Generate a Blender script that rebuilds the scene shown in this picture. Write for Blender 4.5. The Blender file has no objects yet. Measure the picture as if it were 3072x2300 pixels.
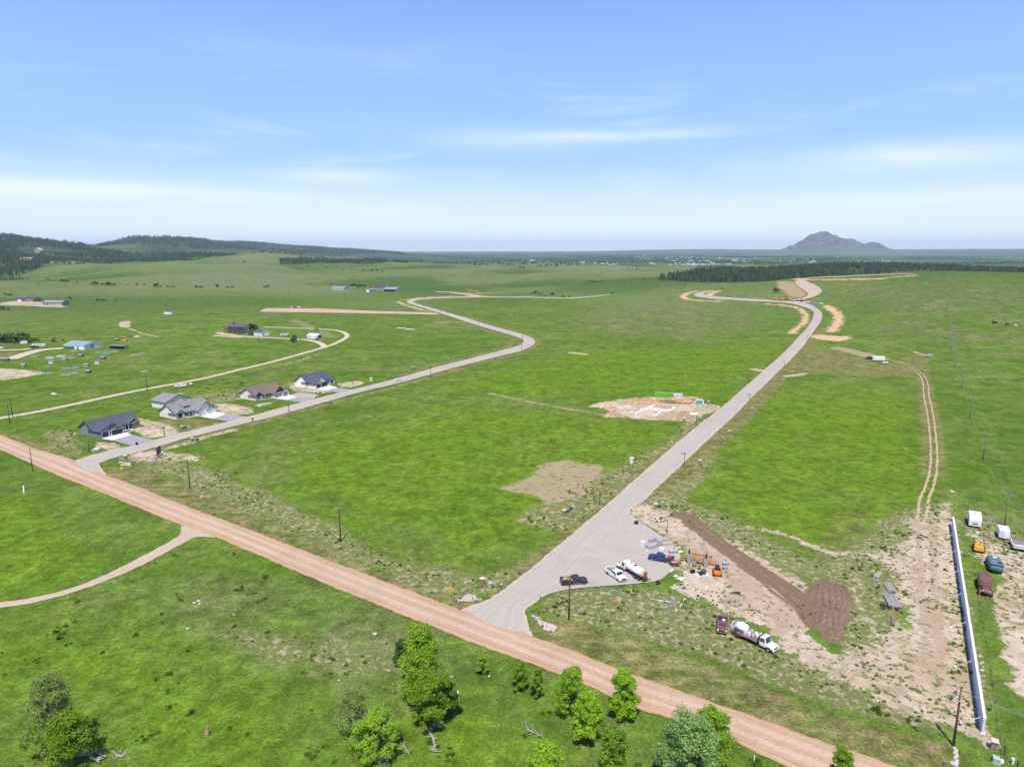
import bpy, bmesh, math, random
import numpy as np
from mathutils import Vector, Matrix
rnd = random.Random(7)
S = bpy.context.scene
COL = S.collection
R = math.radians
# ---------------------------------------------------------------- camera, sky, sun
CAMZ, FPX, HOR = 70.0, 2049.0, 750.0
PITCH = math.atan((1150 - HOR) / FPX)
cd = bpy.data.cameras.new('camera'); cam = bpy.data.objects.new('camera', cd); COL.objects.link(cam)
cam.location = (0, 0, CAMZ); cam.rotation_euler = (math.pi / 2 - PITCH, 0, 0)
cd.sensor_width = 36; cd.lens = FPX / 3072 * 36; cd.clip_start = 0.5; cd.clip_end = 120000
S.camera = cam
SUN_EL, SUN_AZ = R(63), R(184)          # azimuth clockwise from +Y
w = bpy.data.worlds.new('World'); S.world = w; w.use_nodes = True
nt = w.node_tree; nt.nodes.clear()
def wn(t, **k):
    n = nt.nodes.new(t)
    for a, b in k.items(): setattr(n, a, b)
    return n
sky = wn('ShaderNodeTexSky', sky_type='NISHITA', sun_disc=False, sun_elevation=SUN_EL, sun_rotation=SUN_AZ,
         altitude=900, air_density=1.0, dust_density=0.35, ozone_density=2.2)
bg = wn('ShaderNodeBackground'); bg.inputs[1].default_value = 0.15
out = wn('ShaderNodeOutputWorld')
tc = wn('ShaderNodeTexCoord'); sx = wn('ShaderNodeSeparateXYZ')
nt.links.new(tc.outputs['Generated'], sx.inputs[0])
def wm(op, a, b=None, c=None, clamp=False):
    n = wn('ShaderNodeMath', operation=op, use_clamp=clamp)
    for i, v in enumerate((a, b, c)):
        if v is None: continue
        if isinstance(v, (int, float)): n.inputs[i].default_value = v
        else: nt.links.new(v, n.inputs[i])
    return n.outputs[0]
el = wm('ARCTAN2', sx.outputs[2], wm('SQRT', wm('ADD', wm('MULTIPLY', sx.outputs[0], sx.outputs[0]), wm('MULTIPLY', sx.outputs[1], sx.outputs[1]))))
az = wm('ARCTAN2', sx.outputs[0], sx.outputs[1])
cmb = wn('ShaderNodeCombineXYZ')
nt.links.new(wm('MULTIPLY', az, 1.0), cmb.inputs[0]); nt.links.new(wm('MULTIPLY', el, 7.0), cmb.inputs[1])
def wnoise(scale, detail, rough, dist, off):
    m = wn('ShaderNodeMapping'); m.inputs['Location'].default_value = off
    nt.links.new(cmb.outputs[0], m.inputs[0])
    n = wn('ShaderNodeTexNoise'); n.inputs['Scale'].default_value = scale; n.inputs['Detail'].default_value = detail
    n.inputs['Roughness'].default_value = rough; n.inputs['Distortion'].default_value = dist
    nt.links.new(m.outputs[0], n.inputs['Vector']); return n.outputs[0]
def band(a, b, v):       # smooth 0..1 as v goes a..b
    n = wn('ShaderNodeMapRange', interpolation_type='SMOOTHSTEP')
    n.inputs['From Min'].default_value = a; n.inputs['From Max'].default_value = b
    nt.links.new(v, n.inputs['Value']); return n.outputs[0]
c1 = band(0.50, 0.78, wnoise(2.3, 9, 0.62, 0.5, (3.3, 1.1, 0)))
c2 = band(0.47, 0.85, wnoise(5.0, 10, 0.66, 0.8, (9.1, 4.2, 2)))
def puff(a, e, wa, we):      # where a bank of thin cloud hangs: azimuth, elevation, widths
    u = wm('DIVIDE', wm('SUBTRACT', az, a), wa); v = wm('DIVIDE', wm('SUBTRACT', el, e), we)
    return wm('EXPONENT', wm('MULTIPLY', wm('ADD', wm('MULTIPLY', u, u), wm('MULTIPLY', v, v)), -1.0))
banks = wm('MULTIPLY', puff(0.02, 0.150, 0.17, 0.016), 0.6)
for q in ((-0.50, 0.066, 0.30, 0.014), (-0.62, 0.072, 0.22, 0.010), (0.50, 0.112, 0.17, 0.018), (-0.24, 0.098, 0.08, 0.010), (-0.18, 0.052, 0.06, 0.008), (0.55, 0.060, 0.2, 0.012), (0.20, 0.155, 0.12, 0.008)):
    banks = wm('ADD', banks, puff(*q))
c3 = band(0.22, 0.62, wnoise(3.4, 9, 0.62, 0.7, (5.2, 2.9, 7)))
low = wm('MULTIPLY', band(0.0, 0.05, el), wm('SUBTRACT', 1.0, band(0.10, 0.30, el)))
cl = wm('MULTIPLY', wm('ADD', wm('MULTIPLY', c1, 1.0), wm('MULTIPLY', c2, 0.45)), wm('ADD', wm('MULTIPLY', low, 0.6), 0.03), clamp=True)
cl = wm('MAXIMUM', cl, wm('MULTIPLY', wm('MULTIPLY', banks, wm('ADD', wm('MULTIPLY', c3, 0.75), 0.25)), 0.72, clamp=True))
def wmix(f, a, b):
    n = wn('ShaderNodeMix', data_type='RGBA')
    for s_, v in (('Factor', f), ('A', a), ('B', b)):
        if isinstance(v, (tuple, float)): n.inputs[s_].default_value = v
        else: nt.links.new(v, n.inputs[s_])
    return n.outputs['Result']
# clear-day colours from the pale air at the horizon to the deeper blue higher up, blended over the physical sky
grad = wmix(band(0.0, 0.15, el), (5.5, 6.1, 6.5, 1.0), (2.15, 3.65, 6.4, 1.0))
grad = wmix(band(0.10, 0.62, el), grad, (0.35, 1.0, 3.9, 1.0))
class _o: pass
mx1 = _o(); mx1.outputs = {'Result': wmix(0.9, sky.outputs[0], grad)}
mx2 = wn('ShaderNodeMix', data_type='RGBA'); mx2.inputs['B'].default_value = (5.3, 5.9, 6.3, 1)
nt.links.new(cl, mx2.inputs['Factor']); nt.links.new(mx1.outputs['Result'], mx2.inputs['A'])
nt.links.new(mx2.outputs['Result'], bg.inputs[0]); nt.links.new(bg.outputs[0], out.inputs[0])
sd = bpy.data.lights.new('sun', 'SUN'); so = bpy.data.objects.new('sun', sd); COL.objects.link(so)
sd.energy = 5.0; sd.angle = R(0.5); sd.color = (1.0, 0.945, 0.85)
sdir = Vector((math.sin(SUN_AZ) * math.cos(SUN_EL), math.cos(SUN_AZ) * math.cos(SUN_EL), math.sin(SUN_EL)))
so.rotation_euler = sdir.to_track_quat('Z', 'Y').to_euler()
S.view_settings.view_transform = 'Standard'; S.view_settings.look = 'None'
S.view_settings.gamma = 1; S.view_settings.exposure = 0.25; S.view_settings.use_curve_mapping = False
S.render.engine = 'CYCLES'; S.cycles.max_bounces = 5; S.cycles.volume_bounces = 0
S.cycles.volume_max_steps = 32
# ---------------------------------------------------------------- terrain height
def az_of(px): return math.atan((px - 1536) / FPX)
CT = []
for p in (-3500, -1500, -400, 0, 500, 1000, 1536, 2100, 2600, 3072, 3500, 4600, 6500):
    for d in (30, 90, 200, 380):
        CT.append((p, d, 0))
for p in (-3500, -1500, -400, 0, 600, 1100, 1536): CT.append((p, 620, 0)); CT.append((p, 950, 1 if p > -1 else 4))
CT += [(2000, 650, 1), (2304, 620, 0), (2600, 560, 0), (3072, 560, 3), (3600, 560, 5), (1900, 780, 5), (1950, 950, 4), (2304, 900, 7),
       (2450, 850, 7), (2700, 800, 17), (3072, 800, 20), (3600, 800, 24), (2290, 1100, 21), (2326, 1130, 24.5), (2414, 1130, 30), (2488, 1130, 32.5), (2585, 1130, 35.5), (2680, 1130, 39.5), (2800, 1140, 40.5), (2950, 1140, 40), (3072, 1140, 39.5), (3600, 1150, 38), (4600, 1150, 30), (6500, 1150, 20),
       (2250, 1280, 16), (2350, 1290, 15), (2550, 1340, 15), (2850, 1400, 13), (3072, 1380, 13), (3600, 1400, 12), (2060, 1160, 12),
       (1980, 1350, 19.5), (2078, 1800, 17), (2250, 1900, 18), (2400, 1900, 25), (2510, 1900, 32), (2659, 1900, 32), (2807, 1900, 29), (2993, 1900, 24), (3072, 1900, 23), (3600, 1900, 20), (1950, 1750, 14),
       (2200, 2700, -8), (2700, 2700, -10), (3072, 2700, -10), (3600, 2700, -10), (5000, 2700, -10)]
CT += [(1150, 1400, 3), (1536, 1300, 3), (1536, 1800, 6), (1340, 2200, 27), (1500, 2200, 13), (1700, 2150, 6), (1860, 2100, 4), (1100, 2300, 16),
       (850, 1800, 6), (850, 2500, 22), (860, 3500, 52), (600, 1500, 4), (600, 2500, 24), (620, 3700, 45), (1000, 3600, 32), (1150, 3400, 6), (1350, 3300, -14), (1700, 3300, -20), (2000, 3300, -18),
       (300, 1500, 6), (350, 2100, 22), (100, 1500, 6), (0, 2000, 10), (0, 2600, 30), (150, 2600, 26), (300, 3000, 28),
       (-300, 2600, 50), (-200, 4200, 150), (0, 4200, 137), (60, 4200, 130), (130, 4200, 112), (220, 4200, 90), (300, 4200, 68), (420, 4300, 62), (-1500, 2600, 60), (-1500, 4500, 160), (-3500, 3000, 60),
       (330, 6500, 80), (390, 6500, 160), (500, 6500, 156), (610, 6500, 148), (700, 6500, 108), (800, 6500, 60), (950, 6500, 30), (1100, 5500, 5),
       (0, 6500, 120), (-1500, 6500, 170), (700, 9000, 140), (765, 9000, 150), (850, 9000, 122), (940, 9000, 98), (1060, 9000, 66), (1180, 9000, 38), (1300, 9000, -5)]
for p in (1400, 1750, 2100, 2500, 3072, 3600, 5000):
    for d in (3600, 5200, 9000, 15000): CT.append((p, d, -12 if d < 9000 else -8))
CT += [(p, 15000, 10) for p in (-3500, -1000, 0, 500, 1000)]
for p, y in ((-1500, 752), (0, 754), (700, 756), (1200, 756), (1500, 756), (1700, 755), (1900, 751), (2100, 748), (2250, 749), (2500, 750), (2900, 748), (3072, 747.5), (3600, 748), (5000, 748)):
    CT.append((p, 25000, CAMZ - (y - HOR) * 25000 / FPX)); CT.append((p, 36000, 0.0))
_c = np.array([(az_of(p), math.log(d), z) for p, d, z in CT])
_SU = np.array([1.0, 0.55])
def _phi(r2): return 0.5 * r2 * np.log(np.maximum(r2, 1e-12))
_n = len(_c); _X = _c[:, :2] * _SU
_A = np.zeros((_n + 3, _n + 3)); _d = _X[:, None, :] - _X[None]; _A[:_n, :_n] = _phi((_d ** 2).sum(2)) + np.eye(_n) * 1e-4
_A[:_n, _n] = 1; _A[:_n, _n + 1:] = _X; _A[_n, :_n] = 1; _A[_n + 1:, :_n] = _X.T
_w = np.linalg.solve(_A, np.concatenate([_c[:, 2], np.zeros(3)]))
_rs = np.random.RandomState(5)
_WV = []
for lam, amp in ((1100, 1.1), (760, 1.0), (540, 1.0), (400, 0.85), (290, 0.5), (180, 0.2), (110, 0.10)):
    for k in range(3):
        a = _rs.uniform(0, math.pi); _WV.append((2 * math.pi / lam * math.cos(a), 2 * math.pi / lam * math.sin(a), _rs.uniform(0, 6.28), amp * 0.6))
RDG = [(math.cos(a) / l_, math.sin(a) / l_, p) for a, l_, p in ((0.3, 150, 0.4), (1.2, 210, 1.7), (2.4, 120, 3.1))]
def sstep(a, b, v):
    t = np.clip((v - a) / (b - a), 0, 1); return t * t * (3 - 2 * t)
def hgt(x, y):
    x = np.asarray(x, float); y = np.asarray(y, float); sh = x.shape
    x = x.ravel(); y = y.ravel(); res = np.empty(len(x))
    for i in range(0, len(x), 60000):
        xx = x[i:i + 60000]; yy = y[i:i + 60000]
        d = np.maximum(np.hypot(xx, yy), 25.0)
        u = np.clip(np.arctan2(xx, yy), -1.35, 1.35) * _SU[0]; v = np.log(d) * _SU[1]
        z = _w[_n] + _w[_n + 1] * u + _w[_n + 2] * v
        for k in range(_n):
            z = z + _w[k] * _phi((u - _X[k, 0]) ** 2 + (v - _X[k, 1]) ** 2)
        z = z * sstep(330, 620, d)
        g = np.zeros(len(xx)); px = xx
        for kx, ky, ph, am in _WV: g += am * np.sin(kx * px + ky * yy + ph + 1.1 * np.sin(ky * px * 0.6 - kx * yy * 0.7 + ph))
        amp = 0.16 * sstep(60, 260, d) + 1.0 * sstep(500, 1100, d) + (2.9 * sstep(1150, 1900, d)) 
        amp = amp * (1 - 0.93 * sstep(0.24, 0.34, np.arctan2(xx, yy)) * (1 - sstep(2300, 3000, d)))
        amp = amp * (1 - 0.6 * sstep(3200, 4500, d) * sstep(-0.35, -0.1, np.arctan2(xx, yy)))
        g = g * amp
        g2 = 14 * np.sin(xx / 1700 + 1) * np.sin(yy / 2300) + 9 * np.sin((xx + yy) / 800.) * np.sin(yy / 500.)
        rg = np.zeros(len(xx))
        for kx, ky, ph in RDG: rg += 1 - np.abs(np.sin(kx * xx + ky * yy + ph + 0.7 * np.sin(xx / 170 + ph) + 0.5 * np.sin(yy / 230 + 2 * ph)))
        z = z + (rg - 1.1) * 4.2 * sstep(1200, 1700, d) * (1 - sstep(3200, 4200, d)) * (1 - sstep(0.20, 0.30, np.arctan2(xx, yy)) * (1 - sstep(2300, 3000, d)))
        z = z + g + g2 * sstep(4200, 7000, d) * 0.35
        res[i:i + 60000] = z
    return res.reshape(sh)
def roll(x, y):
    g = 0
    for kx, ky, ph, am in _WV: g = g + am * np.sin(kx * x + ky * y + ph + 1.1 * np.sin(ky * x * 0.6 - kx * y * 0.7 + ph))
    rg = 0
    for kx, ky, ph in RDG: rg = rg + 1 - np.abs(np.sin(kx * x + ky * y + ph + 0.7 * np.sin(x / 170 + ph) + 0.5 * np.sin(y / 230 + 2 * ph)))
    return g * 0.6 + (rg - 1.1) * 2.6
def proj(x, y, z):
    cp, sp = math.cos(PITCH), math.sin(PITCH); u = y * sp + (z - CAMZ) * cp; d = y * cp - (z - CAMZ) * sp
    return 1536 + FPX * x / d, 1150 - FPX * u / d, d
def zof(x, y, py):
    """height of the point above (x, y) that the photo shows at row py"""
    cp, sp = math.cos(PITCH), math.sin(PITCH); k = (1150 - py) / FPX
    return CAMZ + y * (k * cp - sp) / (cp + k * sp)
def rays(P):
    P = np.atleast_2d(np.array(P, float)); xr = (P[:, 0] - 1536) / FPX; yd = (P[:, 1] - 1150) / FPX
    cp, sp = math.cos(PITCH), math.sin(PITCH)
    return np.stack([xr, cp - yd * sp, -(sp + yd * cp)], 1)
_ts = np.exp(np.linspace(math.log(40), math.log(34000), 420))
def GG(P):
    """points of the photo -> points of the ground"""
    D = rays(P); T = _ts[None, :] / np.hypot(D[:, 0], D[:, 1])[:, None]
    X = D[:, 0:1] * T; Y = D[:, 1:2] * T; Z = CAMZ + D[:, 2:3] * T
    f = Z - hgt(X, Y); below = f < 0
    idx = np.where(below.any(1), below.argmax(1), len(_ts) - 1); idx = np.maximum(idx, 1); r = np.arange(len(D))
    lo, hi = T[r, idx - 1], T[r, idx]
    for _ in range(14):
        m = (lo + hi) / 2; fz = CAMZ + D[:, 2] * m - hgt(D[:, 0] * m, D[:, 1] * m)
        hi = np.where(fz < 0, m, hi); lo = np.where(fz < 0, lo, m)
    m = (lo + hi) / 2
    return np.stack([D[:, 0] * m, D[:, 1] * m, CAMZ + D[:, 2] * m], 1)
def G(px, py):
    g = GG([(px, py)])[0]; return Vector((g[0], g[1], float(hgt(g[0], g[1]))))
def HZ(x, y): return float(hgt(np.array([x]), np.array([y]))[0])
def polar(px, d):
    a = az_of(px); return math.sin(a) * d, math.cos(a) * d
# ---------------------------------------------------------------- materials
_M = {}
class NT:
    """small node-graph writer"""
    def __init__(s, m): s.t = m.node_tree; s.L = s.t.links
    def n(s, t, **k):
        n = s.t.nodes.new(t)
        for a, b in k.items(): setattr(n, a, b)
        return n
    def put(s, sock, v):
        if v is None: return
        if isinstance(v, bpy.types.NodeSocket): s.L.new(v, sock)
        elif isinstance(v, (tuple, list)) and sock.type == 'RGBA' and len(v) == 3: sock.default_value = (*v, 1)
        else: sock.default_value = v
    def math(s, op, a, b=None, c=None, clamp=False):
        n = s.n('ShaderNodeMath', operation=op, use_clamp=clamp)
        for i, v in enumerate((a, b, c)): s.put(n.inputs[i], v)
        return n.outputs[0]
    def mix(s, f, a, b, mode='MIX'):
        n = s.n('ShaderNodeMix', data_type='RGBA', blend_type=mode)
        s.put(n.inputs['Factor'], f); s.put(n.inputs['A'], a); s.put(n.inputs['B'], b); return n.outputs['Result']
    def noise(s, vec, scale, detail=4, rough=0.55, dist=0.0, col=False):
        n = s.n('ShaderNodeTexNoise'); s.put(n.inputs['Vector'], vec); s.put(n.inputs['Scale'], scale)
        s.put(n.inputs['Detail'], detail); s.put(n.inputs['Roughness'], rough); s.put(n.inputs['Distortion'], dist)
        return n.outputs[1 if col else 0]
    def ss(s, v, a, b, lo=0.0, hi=1.0):
        n = s.n('ShaderNodeMapRange', interpolation_type='SMOOTHSTEP'); s.put(n.inputs['Value'], v)
        for k, q in (('From Min', a), ('From Max', b), ('To Min', lo), ('To Max', hi)): s.put(n.inputs[k], q)
        return n.outputs[0]
    def attr(s, name, fac=True):
        n = s.n('ShaderNodeAttribute', attribute_name=name); return n.outputs['Fac' if fac else 'Vector']
    def scl(s, vec, f):
        n = s.n('ShaderNodeVectorMath', operation='MULTIPLY'); s.put(n.inputs[0], vec); n.inputs[1].default_value = f; return n.outputs[0]
def newmat(name):
    m = bpy.data.materials.new(name); m.use_nodes = True; g = NT(m)
    b = m.node_tree.nodes['Principled BSDF']; return m, g, b
def mat(name, col, rough=0.7, var=0.18, scale=3.0, metal=0.0, col2=None, spec=0.35, bump=0.0, alpha=None, obj=True):
    if name in _M: return _M[name]
    m, g, b = newmat(name)
    t = g.n('ShaderNodeTexCoord').outputs['Object']
    f = g.noise(t, scale, 5, 0.6)
    c2 = col2 or tuple(max(0, c * (1 - var * 1.6)) for c in col)
    c1 = col if col2 else tuple(min(1, c * (1 + var * 0.6)) for c in col)
    c = g.mix(g.ss(f, 0.3, 0.7), c1, c2)
    g.put(b.inputs['Base Color'], c); b.inputs['Roughness'].default_value = rough
    b.inputs['Metallic'].default_value = metal; b.inputs['Specular IOR Level'].default_value = spec
    if bump:
        bp = g.n('ShaderNodeBump'); bp.inputs['Strength'].default_value = bump; bp.inputs['Distance'].default_value = 0.05
        g.put(bp.inputs['Height'], f); g.put(b.inputs['Normal'], bp.outputs[0])
    _M[name] = m; return m
# ---------------------------------------------------------------- mesh helpers
def mesh_obj(name, verts, faces, m, parent=None, smooth=False):
    me = bpy.data.meshes.new(name); me.from_pydata([tuple(v) for v in verts], [], faces); me.update()
    if smooth: me.polygons.foreach_set('use_smooth', [True] * len(me.polygons))
    if m: me.materials.append(m)
    o = bpy.data.objects.new(name, me); COL.objects.link(o)
    if parent is not None: o.parent = parent
    return o
def np_mesh(name, V, F, m, parent=None, smooth=False):
    """V (n,3), F (k,4) or (k,3) numpy"""
    me = bpy.data.meshes.new(name); V = np.asarray(V, np.float32); F = np.asarray(F, np.int32); k, q = F.shape
    me.vertices.add(len(V)); me.vertices.foreach_set('co', V.ravel())
    me.loops.add(k * q); me.loops.foreach_set('vertex_index', F.ravel())
    me.polygons.add(k); me.polygons.foreach_set('loop_start', np.arange(0, k * q, q, dtype=np.int32))
    me.polygons.foreach_set('loop_total', np.full(k, q, np.int32))
    if smooth: me.polygons.foreach_set('use_smooth', np.ones(k, bool))
    me.update(calc_edges=True)
    if m: me.materials.append(m)
    o = bpy.data.objects.new(name, me); COL.objects.link(o)
    if parent is not None: o.parent = parent
    return o
class MB:
    def __init__(s): s.v = []; s.f = []
    def add(s, vs, fs):
        k = len(s.v); s.v += [tuple(v) for v in vs]; s.f += [tuple(i + k for i in f) for f in fs]; return s
    def box(s, x0, x1, y0, y1, z0, z1, taper=0.0):
        t = taper
        return s.add([(x0, y0, z0), (x1, y0, z0), (x1, y1, z0), (x0, y1, z0), (x0 + t, y0 + t, z1), (x1 - t, y0 + t, z1), (x1 - t, y1 - t, z1), (x0 + t, y1 - t, z1)],
                     [(0, 3, 2, 1), (4, 5, 6, 7), (0, 1, 5, 4), (1, 2, 6, 5), (2, 3, 7, 6), (3, 0, 4, 7)])
    def bar(s, a, b, w, h=None, up=(0, 0, 1)):
        a = Vector(a); b = Vector(b); d = (b - a).normalized(); u = Vector(up)
        if abs(d.dot(u)) > 0.98: u = Vector((1, 0, 0))
        r = d.cross(u).normalized() * w / 2; q = r.cross(d).normalized() * (h or w) / 2
        vs = [a - r - q, a + r - q, a + r + q, a - r + q, b - r - q, b + r - q, b + r + q, b - r + q]
        return s.add(vs, [(0, 3, 2, 1), (4, 5, 6, 7), (0, 1, 5, 4), (1, 2, 6, 5), (2, 3, 7, 6), (3, 0, 4, 7)])
    def tube(s, pts, rad, n=8, cap=True):
        pts = [Vector(p) for p in pts]
        if not isinstance(rad, (list, tuple)): rad = [rad] * len(pts)
        k = len(s.v); u0 = None
        for i, p in enumerate(pts):
            d = (pts[min(i + 1, len(pts) - 1)] - pts[max(i - 1, 0)]).normalized()
            ref = Vector((0, 0, 1)) if abs(d.z) < 0.9 else Vector((1, 0, 0))
            a = d.cross(ref).normalized(); b = a.cross(d)
            for j in range(n):
                t = 2 * math.pi * j / n; s.v.append(tuple(p + (a * math.cos(t) + b * math.sin(t)) * rad[i]))
        for i in range(len(pts) - 1):
            for j in range(n):
                q = (j + 1) % n; s.f.append((k + i * n + j, k + i * n + q, k + (i + 1) * n + q, k + (i + 1) * n + j))
        if cap: s.f.append(tuple(k + j for j in range(n))[::-1]); s.f.append(tuple(k + (len(pts) - 1) * n + j for j in range(n)))
        return s
    def lathe(s, prof, n=14, axis='z', c=(0, 0, 0)):
        k = len(s.v)
        for r, h in prof:
            for j in range(n):
                t = 2 * math.pi * j / n; p = (r * math.cos(t), r * math.sin(t), h)
                if axis == 'y': p = (p[0], p[2], p[1])
                if axis == 'x': p = (p[2], p[0], p[1])
                s.v.append((p[0] + c[0], p[1] + c[1], p[2] + c[2]))
        for i in range(len(prof) - 1):
            for j in range(n):
                q = (j + 1) % n; s.f.append((k + i * n + j, k + i * n + q, k + (i + 1) * n + q, k + (i + 1) * n + j))
        s.f.append(tuple(k + j for j in range(n))[::-1]); s.f.append(tuple(k + (len(prof) - 1) * n + j for j in range(n)))
        return s
    def loft(s, secs, close=True):
        """sections: lists of equal length of 3-D points"""
        k = len(s.v); n = len(secs[0])
        for q in secs: s.v += [tuple(p) for p in q]
        for i in range(len(secs) - 1):
            for j in range(n):
                q = (j + 1) % n; s.f.append((k + i * n + j, k + i * n + q, k + (i + 1) * n + q, k + (i + 1) * n + j))
        s.f.append(tuple(k + j for j in range(n))[::-1]); s.f.append(tuple(k + (len(secs) - 1) * n + j for j in range(n)))
        return s
    def build(s, name, m, parent=None, smooth=False, bevel=0.0):
        o = mesh_obj(name, s.v, s.f, m, parent, smooth)
        bm = bmesh.new(); bm.from_mesh(o.data); bmesh.ops.recalc_face_normals(bm, faces=bm.faces)
        if bevel: bmesh.ops.bevel(bm, geom=list(bm.edges), offset=bevel, segments=1, affect='EDGES', clamp_overlap=True)
        bm.to_mesh(o.data); bm.free(); return o
def tag(o, label, cat, group=None):
    o['label'] = label; o['category'] = cat
    if group: o['group'] = group
    return o
def thing(name, label, cat, loc=(0, 0, 0), rz=0.0, group=None, sc=None):
    o = bpy.data.objects.new(name, None); COL.objects.link(o); o.location = loc; o.rotation_euler = (0, 0, rz)
    o.empty_display_size = 0.5
    if sc: o.scale = (sc, sc, sc)
    return tag(o, label, cat, group)
def copy_thing(src, loc, rz, label=None, group=None, sc=None):
    def rec(o, par):
        c = o.copy(); COL.objects.link(c)
        if par is not None: c.parent = par
        for ch in list(o.children): rec(ch, c)
        return c
    c = rec(src, None); c.location = loc; c.rotation_euler = (0, 0, rz)
    if label: c['label'] = label
    if group: c['group'] = group
    if sc: c.scale = (sc, sc, sc) if isinstance(sc, (int, float)) else sc
    return c
def struct(o, kind='structure'):
    o['kind'] = kind; return o
def heading(a, b): return math.atan2(b[1] - a[1], b[0] - a[0])
# ---------------------------------------------------------------- ground zones (outlines in world space, seen once from the survey photo)
def W2(pts): g = GG(pts); return g[:, :2]
ZON = {k: [] for k in ('bare', 'orange', 'dark', 'mown', 'weedy', 'tread', 'lush', 'pale', 'woods')}
def zp(k, pts, soft=1.5, neg=False): ZON[k].append(('p', W2(pts), soft, neg))
def zl(k, pts, width, soft=1.0, world=False): ZON[k].append(('l', W2(pts) if not world else np.array(pts), soft, width / 2))
def zw(k, pts, soft): ZON[k].append(('p', np.array([polar(*q) for q in pts]), soft, False))
RE = {}   # road edges, photo coordinates
RE['gravel_road'] = ([(-260, 1215), (-100, 1268), (0, 1304), (90, 1340), (145, 1358), (214, 1376), (300, 1420), (398, 1452), (543, 1514), (724, 1579), (800, 1608), (1000, 1686), (1200, 1761), (1304, 1800), (1373, 1825), (1480, 1862), (1585, 1904), (1700, 1945), (1900, 2026), (2090, 2090), (2280, 2156), (2470, 2226), (2600, 2264), (2720, 2312), (3000, 2400)],
                     [(-260, 1250), (-100, 1308), (0, 1349), (98, 1394), (174, 1427), (312, 1481), (417, 1525), (543, 1575), (623, 1601), (724, 1644), (800, 1677), (950, 1741), (1098, 1800), (1278, 1873), (1443, 1939), (1601, 1996), (1674, 2021), (1800, 2074), (1900, 2125), (1995, 2147), (2185, 2216), (2359, 2299), (2480, 2350), (2780, 2480)])
RE['paved_road'] = ([(1362, 1838), (1403, 1812), (1429, 1811), (1453, 1805), (1501, 1776), (1560, 1732), (1600, 1698), (1736, 1584), (1837, 1500), (1924, 1421), (1989, 1364), (2043, 1318), (2097, 1275), (2168, 1220), (2249, 1150), (2361, 1050), (2399, 1007), (2428, 977), (2443, 944), (2440, 932), (2413, 921), (2373, 910), (2324, 906), (2250, 903), (2187, 899), (2115, 896), (2086, 889), (2079, 883), (2093, 878), (2122, 873), (2151, 872)],
                    [(1600, 1912), (1568, 1876), (1563, 1847), (1575, 1826), (1611, 1803), (1655, 1776), (1703, 1764), (1760, 1690), (1880, 1560), (1890, 1530), (1937, 1500), (1978, 1456), (2037, 1402), (2097, 1345), (2151, 1296), (2216, 1234), (2257, 1191), (2300, 1150), (2402, 1050), (2440, 996), (2462, 966), (2469, 944), (2458, 929), (2436, 914), (2399, 906), (2324, 901), (2250, 897), (2187, 893), (2129, 889), (2107, 883), (2115, 878), (2136, 875), (2154, 873.5)])
RE['subdivision_road'] = ([(195, 1392), (214, 1376), (254, 1370), (352, 1345), (403, 1337), (460, 1321), (525, 1302), (607, 1284), (683, 1265), (755, 1247), (866, 1217), (939, 1198), (1023, 1177), (1115, 1155), (1200, 1133), (1308, 1101.5), (1417, 1074), (1520, 1047), (1551, 1040), (1569, 1030), (1572, 1022), (1561, 1015), (1536, 1006), (1500, 996), (1387, 962), (1315, 938), (1264, 923), (1235, 914), (1219, 907), (1224, 899.5), (1260, 895), (1315, 891.6), (1387, 890), (1500, 889.5), (1608, 891), (1681, 894), (1735, 892.5), (1789, 888), (1829, 883)],
                          [(330, 1440), (280, 1405), (295, 1389), (341, 1372), (403, 1359), (487, 1337), (553, 1315), (634, 1296), (715, 1275), (833, 1247), (953, 1212), (1088, 1174), (1200, 1149), (1308, 1118), (1417, 1089), (1530, 1061), (1566, 1053), (1597, 1038), (1607, 1028), (1602, 1018), (1590, 1011), (1554, 999), (1500, 985), (1387, 951), (1315, 930), (1264, 916), (1246, 910), (1239, 905), (1253, 900), (1297, 896.5), (1330, 895), (1400, 893), (1500, 892), (1608, 893.5), (1681, 896.5), (1735, 895.5), (1789, 890.5), (1829, 885)])
RE['dirt_spur_road'] = ([(798, 925), (881, 923), (946, 925), (1025, 929), (1134, 934), (1293, 937.5), (1310, 939)], [(778, 936), (881, 937.5), (960, 938.5), (1025, 939), (1170, 942), (1293, 943.7), (1318, 945)])
RE['ranch_loop_drive'] = ([(545, 1560), (556, 1585), (543, 1601), (514, 1622), (417, 1673), (326, 1720), (217, 1764), (90, 1796), (0, 1807), (-200, 1822)],
                          [(680, 1612), (640, 1604), (605, 1604), (580, 1612), (525, 1644), (435, 1691), (326, 1740), (217, 1778), (90, 1811), (0, 1824), (-200, 1842)])
RE['hill_road'] = ([(2376, 901), (2414, 888), (2421, 874), (2385, 850), (2326, 838), (2414, 829), (2488, 828), (2585, 825), (2744, 822)],
                   [(2376, 906), (2430, 896), (2453, 880), (2451, 872), (2408, 849), (2410, 843), (2510, 836), (2622, 831), (2740, 824)])
CL = {}   # narrow lanes: centre line and width
CL['farm_lane'] = ([(-200, 1288), (0, 1255), (136, 1231), (271, 1202), (407, 1172), (600, 1139), (708, 1111.5), (790, 1092.5), (871, 1071), (939, 1052), (966, 1044), (1001, 1033), (1034, 1017), (1045, 1006), (1028, 995), (988, 988), (898, 985), (790, 981)], 4.2)
CL['farmyard_track'] = ([(975, 1041), (963, 1030), (940, 1023), (912, 1019), (844, 1015), (736, 1011), (681, 1003), (650, 998)], 5.0)
CL['ranch_drive'] = ([(-60, 1050), (0, 1051), (60, 1050), (90, 1046)], 6.0)
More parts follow.
